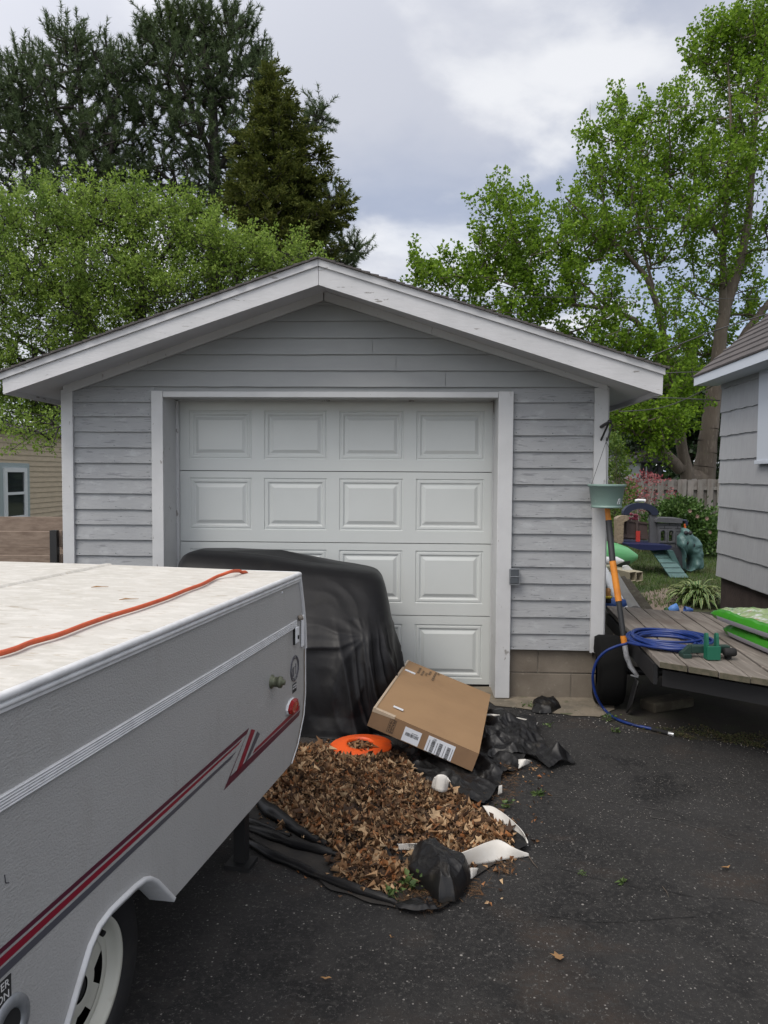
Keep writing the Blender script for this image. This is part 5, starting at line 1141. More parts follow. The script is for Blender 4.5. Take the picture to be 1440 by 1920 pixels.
# blade seen nearly edge on
tp, bt = at(1195, 1270, 5.08), gr(1177, 1337, .01); mb = MB(); P = []
ax = (bt-tp); dn = V(.26, .965, .0)
for i in range(9):
    t = i/8; wv = .10*(1-.15*t-.85*max(0, t-.7)/.3); P.append([tp+ax*t+dn*(j/4-1)*wv*1.0+V(-.965, .26, 0)*(.014*(1-(j/4-1)**2)) for j in range(9)])
mb.grid(P); o = mb.build('blade', 'blackmetal', sh, og); md = o.modifiers.new('t', 'SOLIDIFY'); md.thickness = .003
# ================================================================== GREEN CLAMP, BAGS
M['green_plastic'] = mat('green moulded plastic', (.01, .11, .065), .4)
M['green_dark'] = mat('dark green plastic', (.012, .035, .028), .45)
c = gr(1337, 1238, DZ); gp_ = thing('hose_guide', 'dark green plastic hose guide with two upright prongs standing on the plank deck', 'hose guide', tuple(c))
s_ = c.y/1400; hx = 12.5*s_*1.0
mb = MB(); zt2 = 50*s_; 
mb.box(-hx, hx, -.014, .0, .003, 27*s_); mb.build('bracket_plate', 'green_plastic', gp_, bevel=.003)
for sx_ in (-1, 1): mb = MB(); mb.prism([(-.045, .003), (.0, .003), (.004, zt2-.012), (-.006, zt2), (-.022, zt2), (-.03, zt2-.02)], lambda p, s: (sx_*(hx-.001)-sx_*s*.016+.0*p[0], p[0]+.045, p[1])); mb.build('prong', 'green_plastic', gp_, bevel=.002)
mb = MB(); mb.box(-34*s_, 40*s_, .0505, .10, .030, .075); mb.prism([(-52*s_, .028), (-34.2*s_, .028), (-34.2*s_, .08)], lambda p, s: (p[0], .055+s*.04, p[1])); mb.box(-52*s_, -36*s_, .03, .11, .0, .027); mb.build('crossbar', 'green_dark', gp_, bevel=.004)
mb = MB(); mb.lathe([(0, -.035), (.022, -.035), (.026, -.02), (.026, .02), (.022, .035), (0, .035)], (34*s_, .02, .045), (1, 0, 0), 16); mb.box(30*s_, 38*s_, .02, .06, .002, .03); mb.build('knob', 'black', gp_)
M['bag_green'] = mat('green soil bag', (.03, .20, .01), .35, [(14, (.02, .12, .01), .55, .7), (22, (.45, .5, .4), .74, .8, (1, 1, 2))])
M['bag_top'] = mat('printed bag top', (.22, .30, .14), .35, [(12, (.42, .45, .42), .48, .6, (2, 1, 1)), (18, (.30, .20, .06), .6, .68), (16, (.03, .18, .02), .62, .66), (24, (.1, .1, .1), .68, .72)])
M['bag_grey'] = mat('pale bag underside', (.38, .37, .42), .4)
def bag(cu, cv, z0, th, lx, ly, rot, seed, lab):
    c = V(cu, cv, z0); n = 40; g = thing('soil_bag', lab, 'bag', tuple(c), rot, 'soil bags stacked on the deck'); top = []; bot = []
    for j in range(n+1):
        r1, r2 = [], []
        for i in range(n+1):
            a, b = i/n*2-1, j/n*2-1; e = (1-abs(a)**5)*(1-abs(b)**5); e = max(e, 0)**.27; sg_ = .5+.5*min(1, (1-abs(b))*3); nn = .006*mnoise.noise(V(a*1.5, b*14, seed))+ mnoise.noise(V(a*2.5, b*2.5, seed))*.022+mnoise.noise(V(a*8, b*8, seed))*.008
            x, y = a*lx*(1-.04*abs(b)**3), b*ly*(1-.04*abs(a)**3)
            r1.append((x, y, th*.5+th*.5*e+nn*e)); r2.append((x, y, th*.5-th*.5*e+.004*e))
        top.append(r1); bot.append(r2)
    # side band green, middle printed, lower part grey
    m = MB(); m.grid(top); k0 = len(m.f)
    for q in range(k0):
        i, j = q % n, q//n; a, b = (i+.5)/n*2-1, (j+.5)/n*2-1
        m.m[q] = 1 if (abs(b) < .80 and abs(a) < .86) else 0
    m.grid([r[::-1] for r in bot], 0)
    for q in range(k0, len(m.f)): 
        i = q-k0; m.m[q] = 2 if abs((i % n+.5)/n*2-1) < .8 else 0
    m.build('bag_skin', ['bag_green', 'bag_top', 'bag_grey'], g)
    s = MB(); s.tube([(-lx-.012, y, th*.5+.004*math.sin(y*40)) for y in np.linspace(-ly*.9, ly*.9, 16)], .006, 6); s.build('bag_seam', 'bag_green', g)
    return g
b1 = bag(2.56, 4.72, DZ+.003, .10, .40, .22, R(92), 1, 'lower green soil bag with a grey underside lying flat on the planks')
b2 = bag(2.53, 4.78, DZ+.100, .10, .42, .22, R(96), 4, 'upper green soil bag with a printed pale top resting on the other bag')
# ================================================================== HANGING PLANTER AND BRACKET
M['pot'] = mat('grey green plastic pot', (.18, .265, .235), .5, [(3, (.16, .24, .215), .4, .7), (30, (.22, .29, .26), .66, .75)])
PYp = 5.28; c = at(1137, 952, PYp); rT = 34.5/1400*PYp; rB = 28.5/1400*PYp; hp = 44/1400*PYp
hp_ = thing('hanging_planter', 'round grey-green plastic pot hanging by thin wires in front of the garage corner post', 'planter', tuple(c))
mb = MB(); mb.lathe([(0, 0), (rB-.004, 0), (rB, .004), (rB, .012), (rB-.006, .014), (rB-.004, .020), (rT-.008, hp-.018), (rT, hp-.016), (rT+.004, hp-.003), (rT, hp), (rT-.006, hp-.002), (rT-.014, hp-.04), (0, hp-.04)], (0, 0, 0), (0, 0, 1), 64); mb.build('pot', 'pot', hp_)
mb = MB(); mb.lathe([(rT-.012, hp-.03), (0, hp-.022)], (0, 0, 0), (0, 0, 1), 24); mb.build('potting_soil', 'soil', hp_)
an = -.78; bx_, by_ = math.sin(.45)*(rB+.014), -math.cos(.45)*(rB+.014)
mb = MB(); zm_ = hp*.30; ang = .42; rr_ = rB+(rT-rB)*.33
def pp(a, z): r_ = rB+(rT-.008-rB)*(z/hp)+.0012; return V(math.sin(a)*r_, -math.cos(a)*r_, z)
for q in ((( .40, .03), (.62, .032)), ((.62, .032), (.62, .068)), ((.62, .068), (.52, .06)), ((.40, .03), (.50, .066)), ((.50, .066), (.55, .035))): mb.tube([pp(q[0][0], q[0][1]), pp((q[0][0]+q[1][0])/2, (q[0][1]+q[1][1])/2), pp(q[1][0], q[1][1])], .0012, 5)
mb.build('moulded_mark', 'paper', hp_)
hk = at(1136.5, 828, PYp)-c; mb = MB()
for a in (R(200), R(-10), R(75)): mb.tube([(math.cos(a)*(rT-.002), math.sin(a)*(rT-.002), hp), tuple(hk)], .0018, 5)
mb.tube([tuple(hk), tuple(hk+V(.002, 0, .03))], .003, 6); mb.build('hanger_wire', 'blackmetal', hp_)
for a in (.5, 1.6, 2.9, 4.2): pass
mb = MB(); rq = random.Random(2)
for k in range(7):
    a = rq.uniform(0, 6.28); q = V(math.cos(a)*rT*.7, math.sin(a)*rT*.7, hp-.03); mb.tube([q, q+V(rq.uniform(-.02, .02), 0, rq.uniform(.03, .05))], [.0012, .0005], 4)
mb.build('dry_stem', 'dryleaf', hp_)
bq = at(1126, 832, 5.42); bh = thing('plant_bracket', 'black metal plant bracket screwed to the top of the garage corner post', 'bracket', tuple(bq))
t0 = at(1126, 801, 5.42)-bq; arm = at(1143, 791, 5.27)-bq
mb = MB(); mb.box(-.011, .011, -.005, .005, -.002, t0.z+.004); mb.tube([tuple(t0), tuple(arm)], .012, 6); mb.tube([(0, 0, .02), tuple(t0.lerp(arm, .9)+V(0, 0, -.004))], .008, 6)
mb.lathe([(0, -.012), (.016, -.012), (.018, .0), (.012, .014), (0, .014)], arm, (0, 0, 1), 12)
e_ = at(1148, 797, 5.27)-bq; h2 = at(1138, 827, 5.28)-bq
mb.tube([tuple(arm), tuple(e_), tuple(e_.lerp(h2, .6)), tuple(h2)], .006, 6); mb.build('bracket_arm', 'blackmetal', bh)
# ================================================================== POWER LINES
M['wire'] = mat('cable', (.04, .04, .04), .6)
def cable(pts, r_, lab):
    mb = MB(); mb.tube(spline(pts, 6), r_, 5); o = mb.build('overhead_cable', 'wire', None, pts[0]); tag(o, lab, 'cable', 'cables between the buildings')
cable([at(1190, 706, 9.5), at(1260, 699, 9.4), at(1335, 697, 9.3)], .006, 'thin cable running level from the garage eave to the grey house eave')
cable([at(1160, 772, 9.6), at(1250, 762, 9.4), at(1352, 716, 9.0)], .006, 'cable rising to the grey house corner just under its eave')
cable([at(1150, 748, 9.6), at(1250, 746, 9.3), at(1350, 751, 8.95)], .006, 'thin level cable meeting the grey house wall halfway down its shingles')
cable([at(1100, 712, 13), at(1210, 672, 12.8), at(1340, 620, 12.6), at(1500, 570, 12.4)], .011, 'thick dark cable slanting upward in front of the maple trunks')
cable([at(700, 556, 15), at(1000, 557, 15), at(1250, 559, 15), at(1550, 562, 15)], .007, 'long thin cable crossing the maple crown above the garage roof')
# ================================================================== BACK YARD
M['fence'] = mat('grey weathered picket', (.19, .18, .165), .9, [(4, (.14, .12, .105), .4, .7, (3, 3, .4)), (1.2, (.28, .25, .23), .5, .7)], [(30, .5, .005, (4, 4, .3))])
FYY = 17.8; fc = thing('wooden_fence', 'weathered grey shadowbox picket fence behind the play castle', 'fence', (2.5, FYY, 0))
zf_ = at(1290, 898, FYY).z; mb = MB(); x = 0; i = 0
while x < 6.5:
    pk = MB(); o = bpy.data.objects
    y = -.03 if i % 2 == 0 else .05; h = zf_+random.uniform(-.02, .015)
    pk.add([(x, y, .05), (x+.14, y, .05), (x+.14, y, h-.02), (x+.115, y, h), (x+.025, y, h), (x, y, h-.02), (x, y+.018, .05), (x+.14, y+.018, .05), (x+.14, y+.018, h-.02), (x+.115, y+.018, h), (x+.025, y+.018, h), (x, y+.018, h-.02)],
           [(0, 1, 2, 3, 4, 5), (11, 10, 9, 8, 7, 6), (0, 6, 7, 1), (1, 7, 8, 2), (2, 8, 9, 3), (3, 9, 10, 4), (4, 10, 11, 5), (5, 11, 6, 0)])
    pk.build('picket', 'fence', fc); x += .118; i += 1
rl = MB(); rl.box(0, 6.6, -.011, .029+.02, zf_-.26, zf_-.18); rl.box(0, 6.6, -.011, .029+.02, .3, .38); rl.build('rail', 'fence', fc)
for px_p in (1282, 1150): xx = at(px_p, 900, FYY).x-2.5; rl = MB(); rl.box(xx-.05, xx+.05, -.05+.0, .06, 0, zf_-.03); rl.build('post', 'fence', fc)
# ---- play castle
M['p_navy'] = mat('navy plastic', (.018, .024, .05), .5); M['p_blue'] = mat('blue plastic deck', (.012, .018, .07), .5)
M['p_slate'] = mat('slate plastic', (.095, .098, .108), .55, [(6, (.075, .077, .085), .45, .7)]); M['p_dark'] = mat('dark slate plastic', (.05, .052, .062), .6, [(6, (.04, .04, .048), .45, .7)])
M['p_tan'] = mat('tan plastic', (.27, .215, .15), .6, [(25, (.17, .13, .09), .5, .65)], [(20, .6, .02)]); M['p_brown'] = mat('brown plastic', (.075, .052, .048), .6); M['p_teal'] = mat('teal plastic', (.075, .15, .145), .5, [(9, (.055, .115, .115), .4, .7)], [(12, .5, .02)])
M['p_red'] = mat('red plastic', (.45, .04, .03), .5); M['p_pink'] = mat('pink plastic', (.35, .06, .10), .5); M['p_orange'] = mat('orange pole', (.6, .12, .03), .5); M['p_stone_line'] = mat('moulded joints', (.03, .03, .036), .8)
PY = 12.8; q0 = at(1230, 1068, PY); pc = thing('play_castle', 'plastic play castle with navy arch, grey stone tower, teal ladder and teal climbing rocks', 'play castle', (q0.x, PY, 0))
def Z(x, y): p = at(1120+x/4.5, 820+y/4.5, PY); return (p.x-q0.x, p.z)
def ext(poly, y0, y1, m, nm, bev=.012, raw=False): mb = MB(); mb.prism([p if raw else Z(*p) for p in poly], lambda p, s: (p[0], y1 if s else y0, p[1])); return mb.build(nm, m, pc, bevel=bev)
arc_ = lambda cx, cy, rx, ry, a0, a1, n: [(cx+rx*math.cos(R(a0+(a1-a0)*i/n)), cy-ry*math.sin(R(a0+(a1-a0)*i/n))) for i in range(n+1)]
ext(arc_(360, 640, 148, 88, 180, 0, 14)+[(505, 655), (450, 655)]+arc_(355, 650, 92, 48, 0, 180, 12)+[(260, 655), (215, 655)], -.05, .07, 'p_navy', 'arch')
ext([(442, 655), (500, 655), (498, 900), (440, 895)], -.03, .06, 'p_slate', 'pillar'); ext([(218, 656), (256, 656), (256, 700), (218, 700)], -.03, .06, 'p_slate', 'pillar')
ext([(146, 680), (175, 662), (240, 655), (250, 690), (205, 712), (200, 890), (148, 890)], -.12, .05, 'p_tan', 'stone_post', .02)
mb = MB(); g0 = [Z(205, 690), Z(300, 700), Z(432, 722), Z(438, 865), Z(205, 865)]
mb.prism(g0, lambda p, s: (p[0], .10 if s else .06, p[1])); mb.prism([Z(205, 688), Z(432, 722), Z(432, 736), Z(205, 704)], lambda p, s: (p[0], .12 if s else .04, p[1])); mb.prism([Z(205, 815), Z(438, 836), Z(438, 862), Z(205, 845)], lambda p, s: (p[0], .055 if s else .03, p[1]))
for x in (250, 330): mb.prism([Z(x, 700), Z(x+20, 702), Z(x+20, 820), Z(x, 818)], lambda p, s: (p[0], .055 if s else .03, p[1]))
mb.build('bridge_side', 'p_brown', pc)
ext([(190, 878), (540, 893), (545, 905), (520, 925), (400, 932), (280, 925), (195, 900)], -.45, .5, 'p_blue', 'platform')
ext([(470, 712), (480, 688), (500, 675), (695, 682), (694, 722)], -.12, .30, 'p_slate', 'parapet')
wn = MB()
def wallwin(x0, x1, y0, y1, wins, ya, yb, m, nm):
    xs = [x0]+[e for w_ in wins for e in (w_[0], w_[1])]+[x1]; a, b = wins[0][2], wins[0][3]; mb = MB()
    def bxx(xa, xb, ya_, yb_): mb.prism([Z(xa, ya_), Z(xb, ya_), Z(xb, yb_), Z(xa, yb_)], lambda p, s: (p[0], yb if s else ya, p[1]))
    bxx(x0, x1, y0, a); bxx(x0, x1, b, y1)
    for i in range(0, len(xs), 2): bxx(xs[i], xs[i+1], a, b)
    return mb.build(nm, m, pc)
wallwin(495, 690, 722, 922, [(517, 557, 790, 872), (586, 624, 790, 872)], -.08, -.03, 'p_slate', 'tower_wall')
mb = MB()
for cx_ in (537, 605):
    out = arc_(cx_, 800, 32, 32, 180, 0, 8)+[(cx_+32, 884), (cx_-32, 884)]; inn = arc_(cx_, 802, 20, 22, 180, 0, 8)+[(cx_+20, 872), (cx_-20, 872)]
    o_ = [Z(*p) for p in out]; i_ = [Z(*p) for p in inn]; k = len(o_)
    mb.grid([[(p[0], -.08, p[1]) for p in o_], [(p[0], -.10, p[1]) for p in o_], [(p[0], -.10, p[1]) for p in i_], [(p[0], -.05, p[1]) for p in i_]], 0, False, True)
mb.build('window_frame', 'p_slate', pc)
mb = MB()
for (x0, y0, x1, y1) in ((500, 740, 690, 741), (510, 762, 610, 763), (640, 765, 688, 766), (650, 790, 688, 791), (655, 815, 688, 816), (640, 895, 688, 896), (505, 900, 600, 901), (590, 722, 591, 740), (550, 741, 551, 762), (660, 741, 661, 765), (640, 890, 641, 920), (670, 840, 688, 841)):
    a = Z(x0, y0); b = Z(x1, y1); mb.box(a[0], b[0]+.008, -.084, -.0805, b[1]-.008, a[1])
mb.build('stone_joints', 'p_stone_line', pc)
ext([(538, 923), (692, 923), (718, 960), (720, 1115), (640, 1130), (630, 1110)], -.1, .35, 'p_dark', 'tower_base')
ext([(648, 1005), (664, 1005), (664, 1035), (648, 1035)], -.108, -.1005, 'p_stone_line', 'keyhole', 0)
mb = MB(); n = 6
for i in range(n):
    t0, t1 = i/n, (i+1)/n; X0 = 400+70*t0; X1 = 528+88*t0; X0b, X1b = 400+70*t1, 528+88*t1; Y0 = 930+205*t0; Y1 = 930+205*t1
    yy = -.25-.55*t0; a = [Z(X0, Y0), Z(X1, Y0), Z(X1b, Y1-5), Z(X0b, Y1-5)]
    mb.prism(a, lambda p, s: (p[0], yy-.02+(.06 if s else 0)-(.06 if p[1] < a[0][1]-.02 else 0), p[1]))
mb.prism([Z(500, 930), Z(545, 930), Z(632, 1112), Z(600, 1140)], lambda p, s: (p[0], -.2-.3*s, p[1])); mb.build('ladder', 'p_teal', pc)
# climbing rocks with a round hole
mb = MB(); outl = [(655, 905), (655, 830), (688, 800), (688, 768), (715, 760), (745, 768), (765, 790), (790, 828), (815, 838), (845, 870), (862, 930), (865, 1000), (862, 1095), (830, 1108), (735, 1118), (700, 1108), (695, 980), (680, 940)]
hc_ = [(738+26*math.cos(R(-a)), 1045+48*math.sin(R(-a))) for a in range(0, 360, 20)]
def rs_(poly, n):
    P_ = [Vector(Z(*p)) for p in poly]; m_ = len(P_); L_ = [(P_[(i+1) % m_]-P_[i]).length for i in range(m_)]; tot = sum(L_); o_ = []
    for j in range(n):
        s = tot*j/n; i = 0
        while s > L_[i]: s -= L_[i]; i += 1
        o_.append(P_[i].lerp(P_[(i+1) % m_], s/L_[i]))
    return o_
O_ = rs_(outl, 72); hc0 = Vector(Z(738, 1045)); H_ = []
for p in O_:
    d = (p-hc0).normalized(); H_.append(hc0+Vector((d.x*.075, d.y*.135)))
rg_ = []
for k in range(11):
    t = k/10; row = []
    for a, b in zip(H_, O_):
        q = a.lerp(b, t); bl = .10*math.sin(math.pi*min(1, t*1.0))**.5 if 0 < t < 1 else 0; cell = 1-min(1, mnoise.cell(V(q.x*9, q.y*9, 0))); bl += .07*abs(mnoise.noise(V(q.x*9, q.y*9, 2)))*(1 if 0 < t < 1 else 0)
        row.append((q.x, -.12-bl, q.y))
    rg_.append(row)
mb.grid([[(a.x, .12, a.y) for a in H_]]+rg_+[[(b.x, .12, b.y) for b in O_]], 0, True, True); mb.build('climbing_rocks', 'p_teal', pc)
mb = MB()
for x, y in ((707, 797), (742, 800), (712, 880), (765, 900)): c = Z(x, y); mb.lathe([(.035, -.0), (.03, -.03), (0, -.035)], (c[0], -.20, c[1]), (0, 1, 0), 10)
mb.build('hand_hold', 'p_stone_line', pc)
a = Z(778, 736); b = Z(784, 822); mb = MB(); mb.tube([(a[0], .2, a[1]), (b[0], .2, b[1])], .02, 8); mb.build('orange_pole', 'p_orange', pc)
a = Z(695, 706); b = Z(792, 710); mb = MB(); mb.tube([(a[0], .2, a[1]), (b[0], .2, b[1])], .022, 8); mb.tube([(b[0], .2, b[1]), (b[0], .2, b[1]-.08)], .03, 8); mb.build('scope_arm', 'p_navy', pc)
a = Z(318, 536); b = Z(402, 536); mb = MB(); mb.tube([(a[0], 0, a[1]), (a[0]+.05, 0, a[1]+.01), (b[0]-.03, 0, b[1]+.008), (b[0], 0, b[1])], [.02, .026, .022, .03], 10); mb.build('top_roll', 'vinyl', pc)
a = Z(328, 790); b = Z(360, 880); mb = MB(); mb.box(a[0], b[0], .0, .02, b[1], a[1]); mb.build('red_slide_bar', 'p_red', pc)
mb = MB(); rq = random.Random(6)
for k in range(9): c = Z(rq.uniform(290, 372), rq.uniform(655, 700)); mb.lathe([(0, -.03), (.03, -.015), (.034, .005), (.02, .025), (0, .03)], (c[0], .16, c[1]), (rq.uniform(-1, 1), .2, 1), 8)
mb.build('pink_flower_toy', 'p_pink', pc)
# ---- kayak and gutters behind the garage corner
M['kayak'] = mat('light green hull', (.13, .42, .17), .35, [(3, (.11, .36, .15), .4, .7)]); M['kayak_dark'] = mat('dark grey deck print', (.06, .085, .08), .5, [(8, (.3, .34, .33), .72, .74)])
KY = 10.6
def loft(path, rad_, m, nm, sq=(1, 1), par=None, lab=None, cat=None, n=16):
    mb = MB(); P = []
    for (p, r_) in zip(path, rad_):
        P.append([(p[0]+math.cos(2*math.pi*j/n)*r_*sq[0], p[1]+0, p[2]+math.sin(2*math.pi*j/n)*r_*sq[1]) for j in range(n)])
    mb.grid(P, 0, True, True); mb.add(P[0], [list(range(n))[::-1]]); mb.add(P[-1], [list(range(n))]); return mb
kt = at(1148, 1044, KY); ky = thing('kayak', 'light green kayak lying behind the garage corner, its rounded end pointing out', 'kayak', (kt.x-.6, KY, 0))
ko = (kt.x-.6, KY, 0)
P = []; n = 20
for i in range(17):
    t = i/16; x = at(1196, 1050, KY).x-2.3*(1-math.cos(0))-t*2.3; hw_ = .30*min(1, (t*4.5)**.55); zc_2 = .50+.02*t; ht = .215*min(1, (t*6+.02)**.5)
    P.append([(x, KY+.3*t+math.cos(2*math.pi*j/n)*hw_, max(.2, zc_2+math.sin(2*math.pi*j/n)*ht*(1 if math.sin(2*math.pi*j/n) > 0 else .95))) for j in range(n)])
mb = MB(); mb.grid(P, 0, True, True); mb.add(P[0], [list(range(n))])
for q in range(len(mb.f)):
    if 0 < q//n < 5 and (q % n) in (11, 12, 13, 14, 15, 16, 17): mb.m[q] = 1
mb.build('hull', ['kayak', 'kayak_dark'], ky, ko)
pass
def top_mesh(mb, nm, m, lab, cat, o, group=None, bev=0): return tag(mb.build(nm, m, None, o, bevel=bev), lab, cat, group)
mb = MB(); a = at(1170, 1051, 10.0); n = 16
mb.grid([[(a.x-.02-.9*t-(.10*(1-t)**2)*abs(math.sin(s))**.0*0, 9.98+.06*math.cos(s), a.z+.055*math.sin(s)*min(1, (t*12+.05)**.5)) for s in np.linspace(0, 2*math.pi, 16)] for t in np.linspace(0, 1, 12)], 0, True)
top_mesh(mb, 'white_board', 'vinyl', 'white rounded plastic board lying under the green kayak', 'plastic board', a)
mb = MB(); a = at(1160, 1072, 9.9); w_ = .085
for k in range(2):
    x0 = a.x+.02+k*w_; mb.add([(x0, 9.5, a.z-.07), (x0+w_-.01, 9.5, a.z-.06), (x0+w_-.01, 9.5, a.z+.05), (x0, 9.5, a.z+.04), (x0-.6, 11.5, a.z-.07), (x0+w_-.61, 11.5, a.z-.06), (x0+w_-.61, 11.5, a.z+.05), (x0-.6, 11.5, a.z+.04)], [(0, 1, 5, 4), (1, 2, 6, 5), (3, 7, 6, 2), (0, 4, 7, 3)])
M['cream'] = mat('cream downspout', (.42, .38, .28), .5)
o = top_mesh(mb, 'downspout', 'cream', 'pair of open ended cream downspouts stacked under the white board', 'downspout', a); md = o.modifiers.new('t', 'SOLIDIFY'); md.thickness = .006
mb = MB(); a = at(1192, 1073, 9.7); mb.prism([(0, 0), (-.10, .09), (-.16, .08), (-.17, -.0)], lambda p, s: (a.x+p[0], a.y+s*.05, a.z+p[1])); top_mesh(mb, 'white_offcut', 'vinyl', 'pointed white plastic offcut sticking out beside the cream downspouts', 'offcut', a, bev=.008)
M['pipe_grey'] = mat('grey pipe', (.24, .235, .22), .5, [(3, (.18, .17, .16), .45, .7)])
def tubeobj(p, q, r_, m, nm, lab, cat): mb = MB(); mb.tube([p, p.lerp(q, .5)+V(0, 0, -.01), q], r_, 14); return top_mesh(mb, nm, m, lab, cat, p)
tubeobj(at(1150, 1082, 9.0), at(1191, 1150, 7.3), .075, 'pipe_grey', 'drain_pipe', 'thick grey pipe sloping down to the back of the plank deck', 'pipe')
tubeobj(at(1132, 1070, 9.2), at(1172, 1150, 7.2), .055, 'vinyl', 'white_gutter', 'white gutter length lying left of the thick grey pipe', 'gutter')
for k, (u0_, v0_, u1_, v1_, lab) in enumerate(((1165, 1084, 1204, 1148, 'mossy dark plank right beside the thick grey pipe'), (1174, 1090, 1217, 1149, 'outermost dark rotting plank next to the concrete patio'))):
    p, q = at(u0_, v0_, 9.1), at(u1_, v1_, 7.4); mb = MB(); d = (q-p); mb.obox((p+q)/2, d/2, V(.045, .0, .012), V(0, 0, .022)); top_mesh(mb, 'old_plank', 'darkwood', lab, 'plank', p, 'old planks behind the deck', .006)
# toys
M['t_yellow'] = mat('yellow plastic', (.5, .38, .03), .5); M['t_orange'] = mat('tan orange plastic', (.45, .22, .07), .5); M['t_blue'] = mat('sky blue plastic', (.10, .25, .62), .5); M['t_blue2'] = mat('deep blue plastic', (.04, .10, .32), .5); M['t_green'] = mat('dark green plastic', (.02, .08, .02), .6)
c = at(1140, 1130, 6.75); ty = thing('toy_figure', 'small yellow and orange toy standing at the far left end of the plank deck', 'toy', tuple(c)); s_ = 6.75/1400
mb = MB(); mb.lathe([(0, 0), (6*s_, 0), (6*s_, 5*s_), (5*s_, 9*s_), (0, 9*s_)], (0, 0, 0), (0, 0, 1), 14); mb.build('foot', 'black', ty)
mb = MB(); mb.lathe([(0, 9*s_), (7*s_, 9*s_), (7.5*s_, 11.5*s_), (6*s_, 13*s_), (0, 13*s_)], (0, 0, 0), (0, 0, 1), 14); mb.build('collar', 't_yellow', ty)
mb = MB(); mb.lathe([(4.5*s_, 13*s_), (4.8*s_, 18*s_), (5*s_, 22*s_), (4.2*s_, 26*s_), (2*s_, 28*s_), (0, 28.3*s_)], (0, 0, 0), (0, 0, 1), 14); mb.build('head', 't_orange', ty)
def cone(u, v, r_, h, tilt, ms, lab, nm):
    p = gr(u, v, .0)+V(0, 0, r_); ax = Vector(tilt).normalized(); mb = MB(); mb.lathe([(r_*.45, -h*.5), (r_*.8, -h*.2), (r_, h*.5), (r_*.92, h*.5), (r_*.7, -h*.15), (0, -h*.3)], (0, 0, 0), ax, 18)
    g = thing(nm, lab, 'toy', tuple(p)); mb.build('cup', ms[0], g)
    if len(ms) > 1: mb = MB(); mb.lathe([(0, -h*.95), (r_*.7, -h*.9), (r_*.85, -h*.6), (r_*.45, -h*.5)], (0, 0, 0), ax, 14); mb.build('base', ms[1], g)
cone(1262, 1150, .055, .11, (1, -.1, .35), ('t_blue', 't_green'), 'sky blue cup shaped toy with a green base on the patio behind the deck', 'toy_cup')
cone(1291, 1150, .04, .10, (-1, 0, .1), ('t_blue2',), 'smaller blue toy lying flat on the patio right of the cup shaped toy', 'toy_scoop')
c = at(1150, 1134, 6.85); mb = MB(); mb.lathe([(0, -.03), (.05, -.03), (.08, 0), (.07, .05), (0, .07)], c, (0, 0, 1), 14, 0, (1.6, 1)); top_mesh(mb, 'blue_bundle', 't_blue2', 'dark blue bundle beside the yellow toy behind the shovel', 'bundle', c)
# ---- hosta
M['hosta'] = mat('hosta green', (.045, .11, .02), .45, island=[(.03, .08, .015), (.06, .14, .025)], trans=.15); M['hosta_edge'] = mat('hosta pale margin', (.32, .38, .16), .5, trans=.15)
c = gr(1322, 1139); ho = thing('hosta_plant', 'low hosta with white edged leaves at the foot of the grey house', 'plant', (c.x, c.y+.25, 0)); r_ = np.random.default_rng(9); vs = []; fs = []; mi = []
for k in range(330):
    a = r_.uniform(0, 2*math.pi); rad0 = min(.3, abs(r_.normal())*.15); bp = np.array([math.cos(a)*rad0*.95, math.sin(a)*rad0, .02]); Ln = r_.uniform(.18, .30); el = r_.uniform(.9, 1.5)*(1-.35*rad0/.3); w_ = r_.uniform(.016, .030); a += r_.normal()*.3
    d = np.array([math.cos(a), math.sin(a), 0]); sd_ = np.array([-d[1], d[0], 0]); o0 = len(vs); p = bp.copy(); e = el; ns = 6
    for i in range(ns+1):
        t = i/ns; ww = w_*math.sin(math.pi*min(1, .08+t*.95))**.8 if i < ns else .0005
        for q in (-1, -.62, .62, 1): vs.append(p+sd_*ww*q+np.array([0, 0, .006*abs(q)]))
        p = p+(d*math.cos(e)+np.array([0, 0, math.sin(e)]))*Ln/ns*1.25; e -= .33*r_.uniform(.7, 1.3)
    for i in range(ns):
        for q in range(3): b = o0+i*4+q; fs.append((b, b+1, b+5, b+4)); mi.append(1 if q != 1 else 0)
vs = np.array(vs); vs[:, 0] *= .82; vs[:, 2] *= 1.45; vs[:, 2] = np.maximum(vs[:, 2], .01); rawmesh('leaves', vs, np.array(fs), ['hosta', 'hosta_edge'], ho, None, True, np.array(mi))
# ---- grass
M['grass'] = mat('grass', (.06, .12, .02), .7, [(1.3, (.10, .10, .03), .55, .7)], island=[(.035, .075, .014), (.06, .12, .022), (.09, .16, .03), (.12, .13, .05)], trans=.25)
n = 52000; P = np.column_stack([rng.uniform(1.2, 8.2, n), 9.3+8.6*rng.random(n)**1.3, np.full(n, .0)])
g1 = np.array([tuple(p)[:2] for p in pth]); kp = ~inside(P[:, :2], [tuple(p) for p in g1]); kp &= ~((P[:, 1] < 10.7) & (rng.random(n) < .55)); P = P[kp]
D = rng.normal(size=(len(P), 3))*.35+[0, 0, 1]; v, f = needlegeo(P, D, rng.uniform(.05, .11, len(P))*(.75+.5*np.array([mnoise.noise(V(x*1.5, y*1.5, 0)) for x, y, z in P])), .005)
o = rawmesh('grass', v, f, 'grass'); o['kind'] = 'stuff'; o['label'] = 'unmown green grass of the back yard'
n = 14000; P = np.column_stack([rng.uniform(-9, -2.6, n), rng.uniform(9.2, 16, n), np.zeros(n)]); D = rng.normal(size=(n, 3))*.35+[0, 0, 1]; v, f = needlegeo(P, D, rng.uniform(.05, .12, n), .006)
o = rawmesh('side_grass', v, f, 'grass'); o['kind'] = 'stuff'; o['label'] = 'grass between the garage and the tan house'
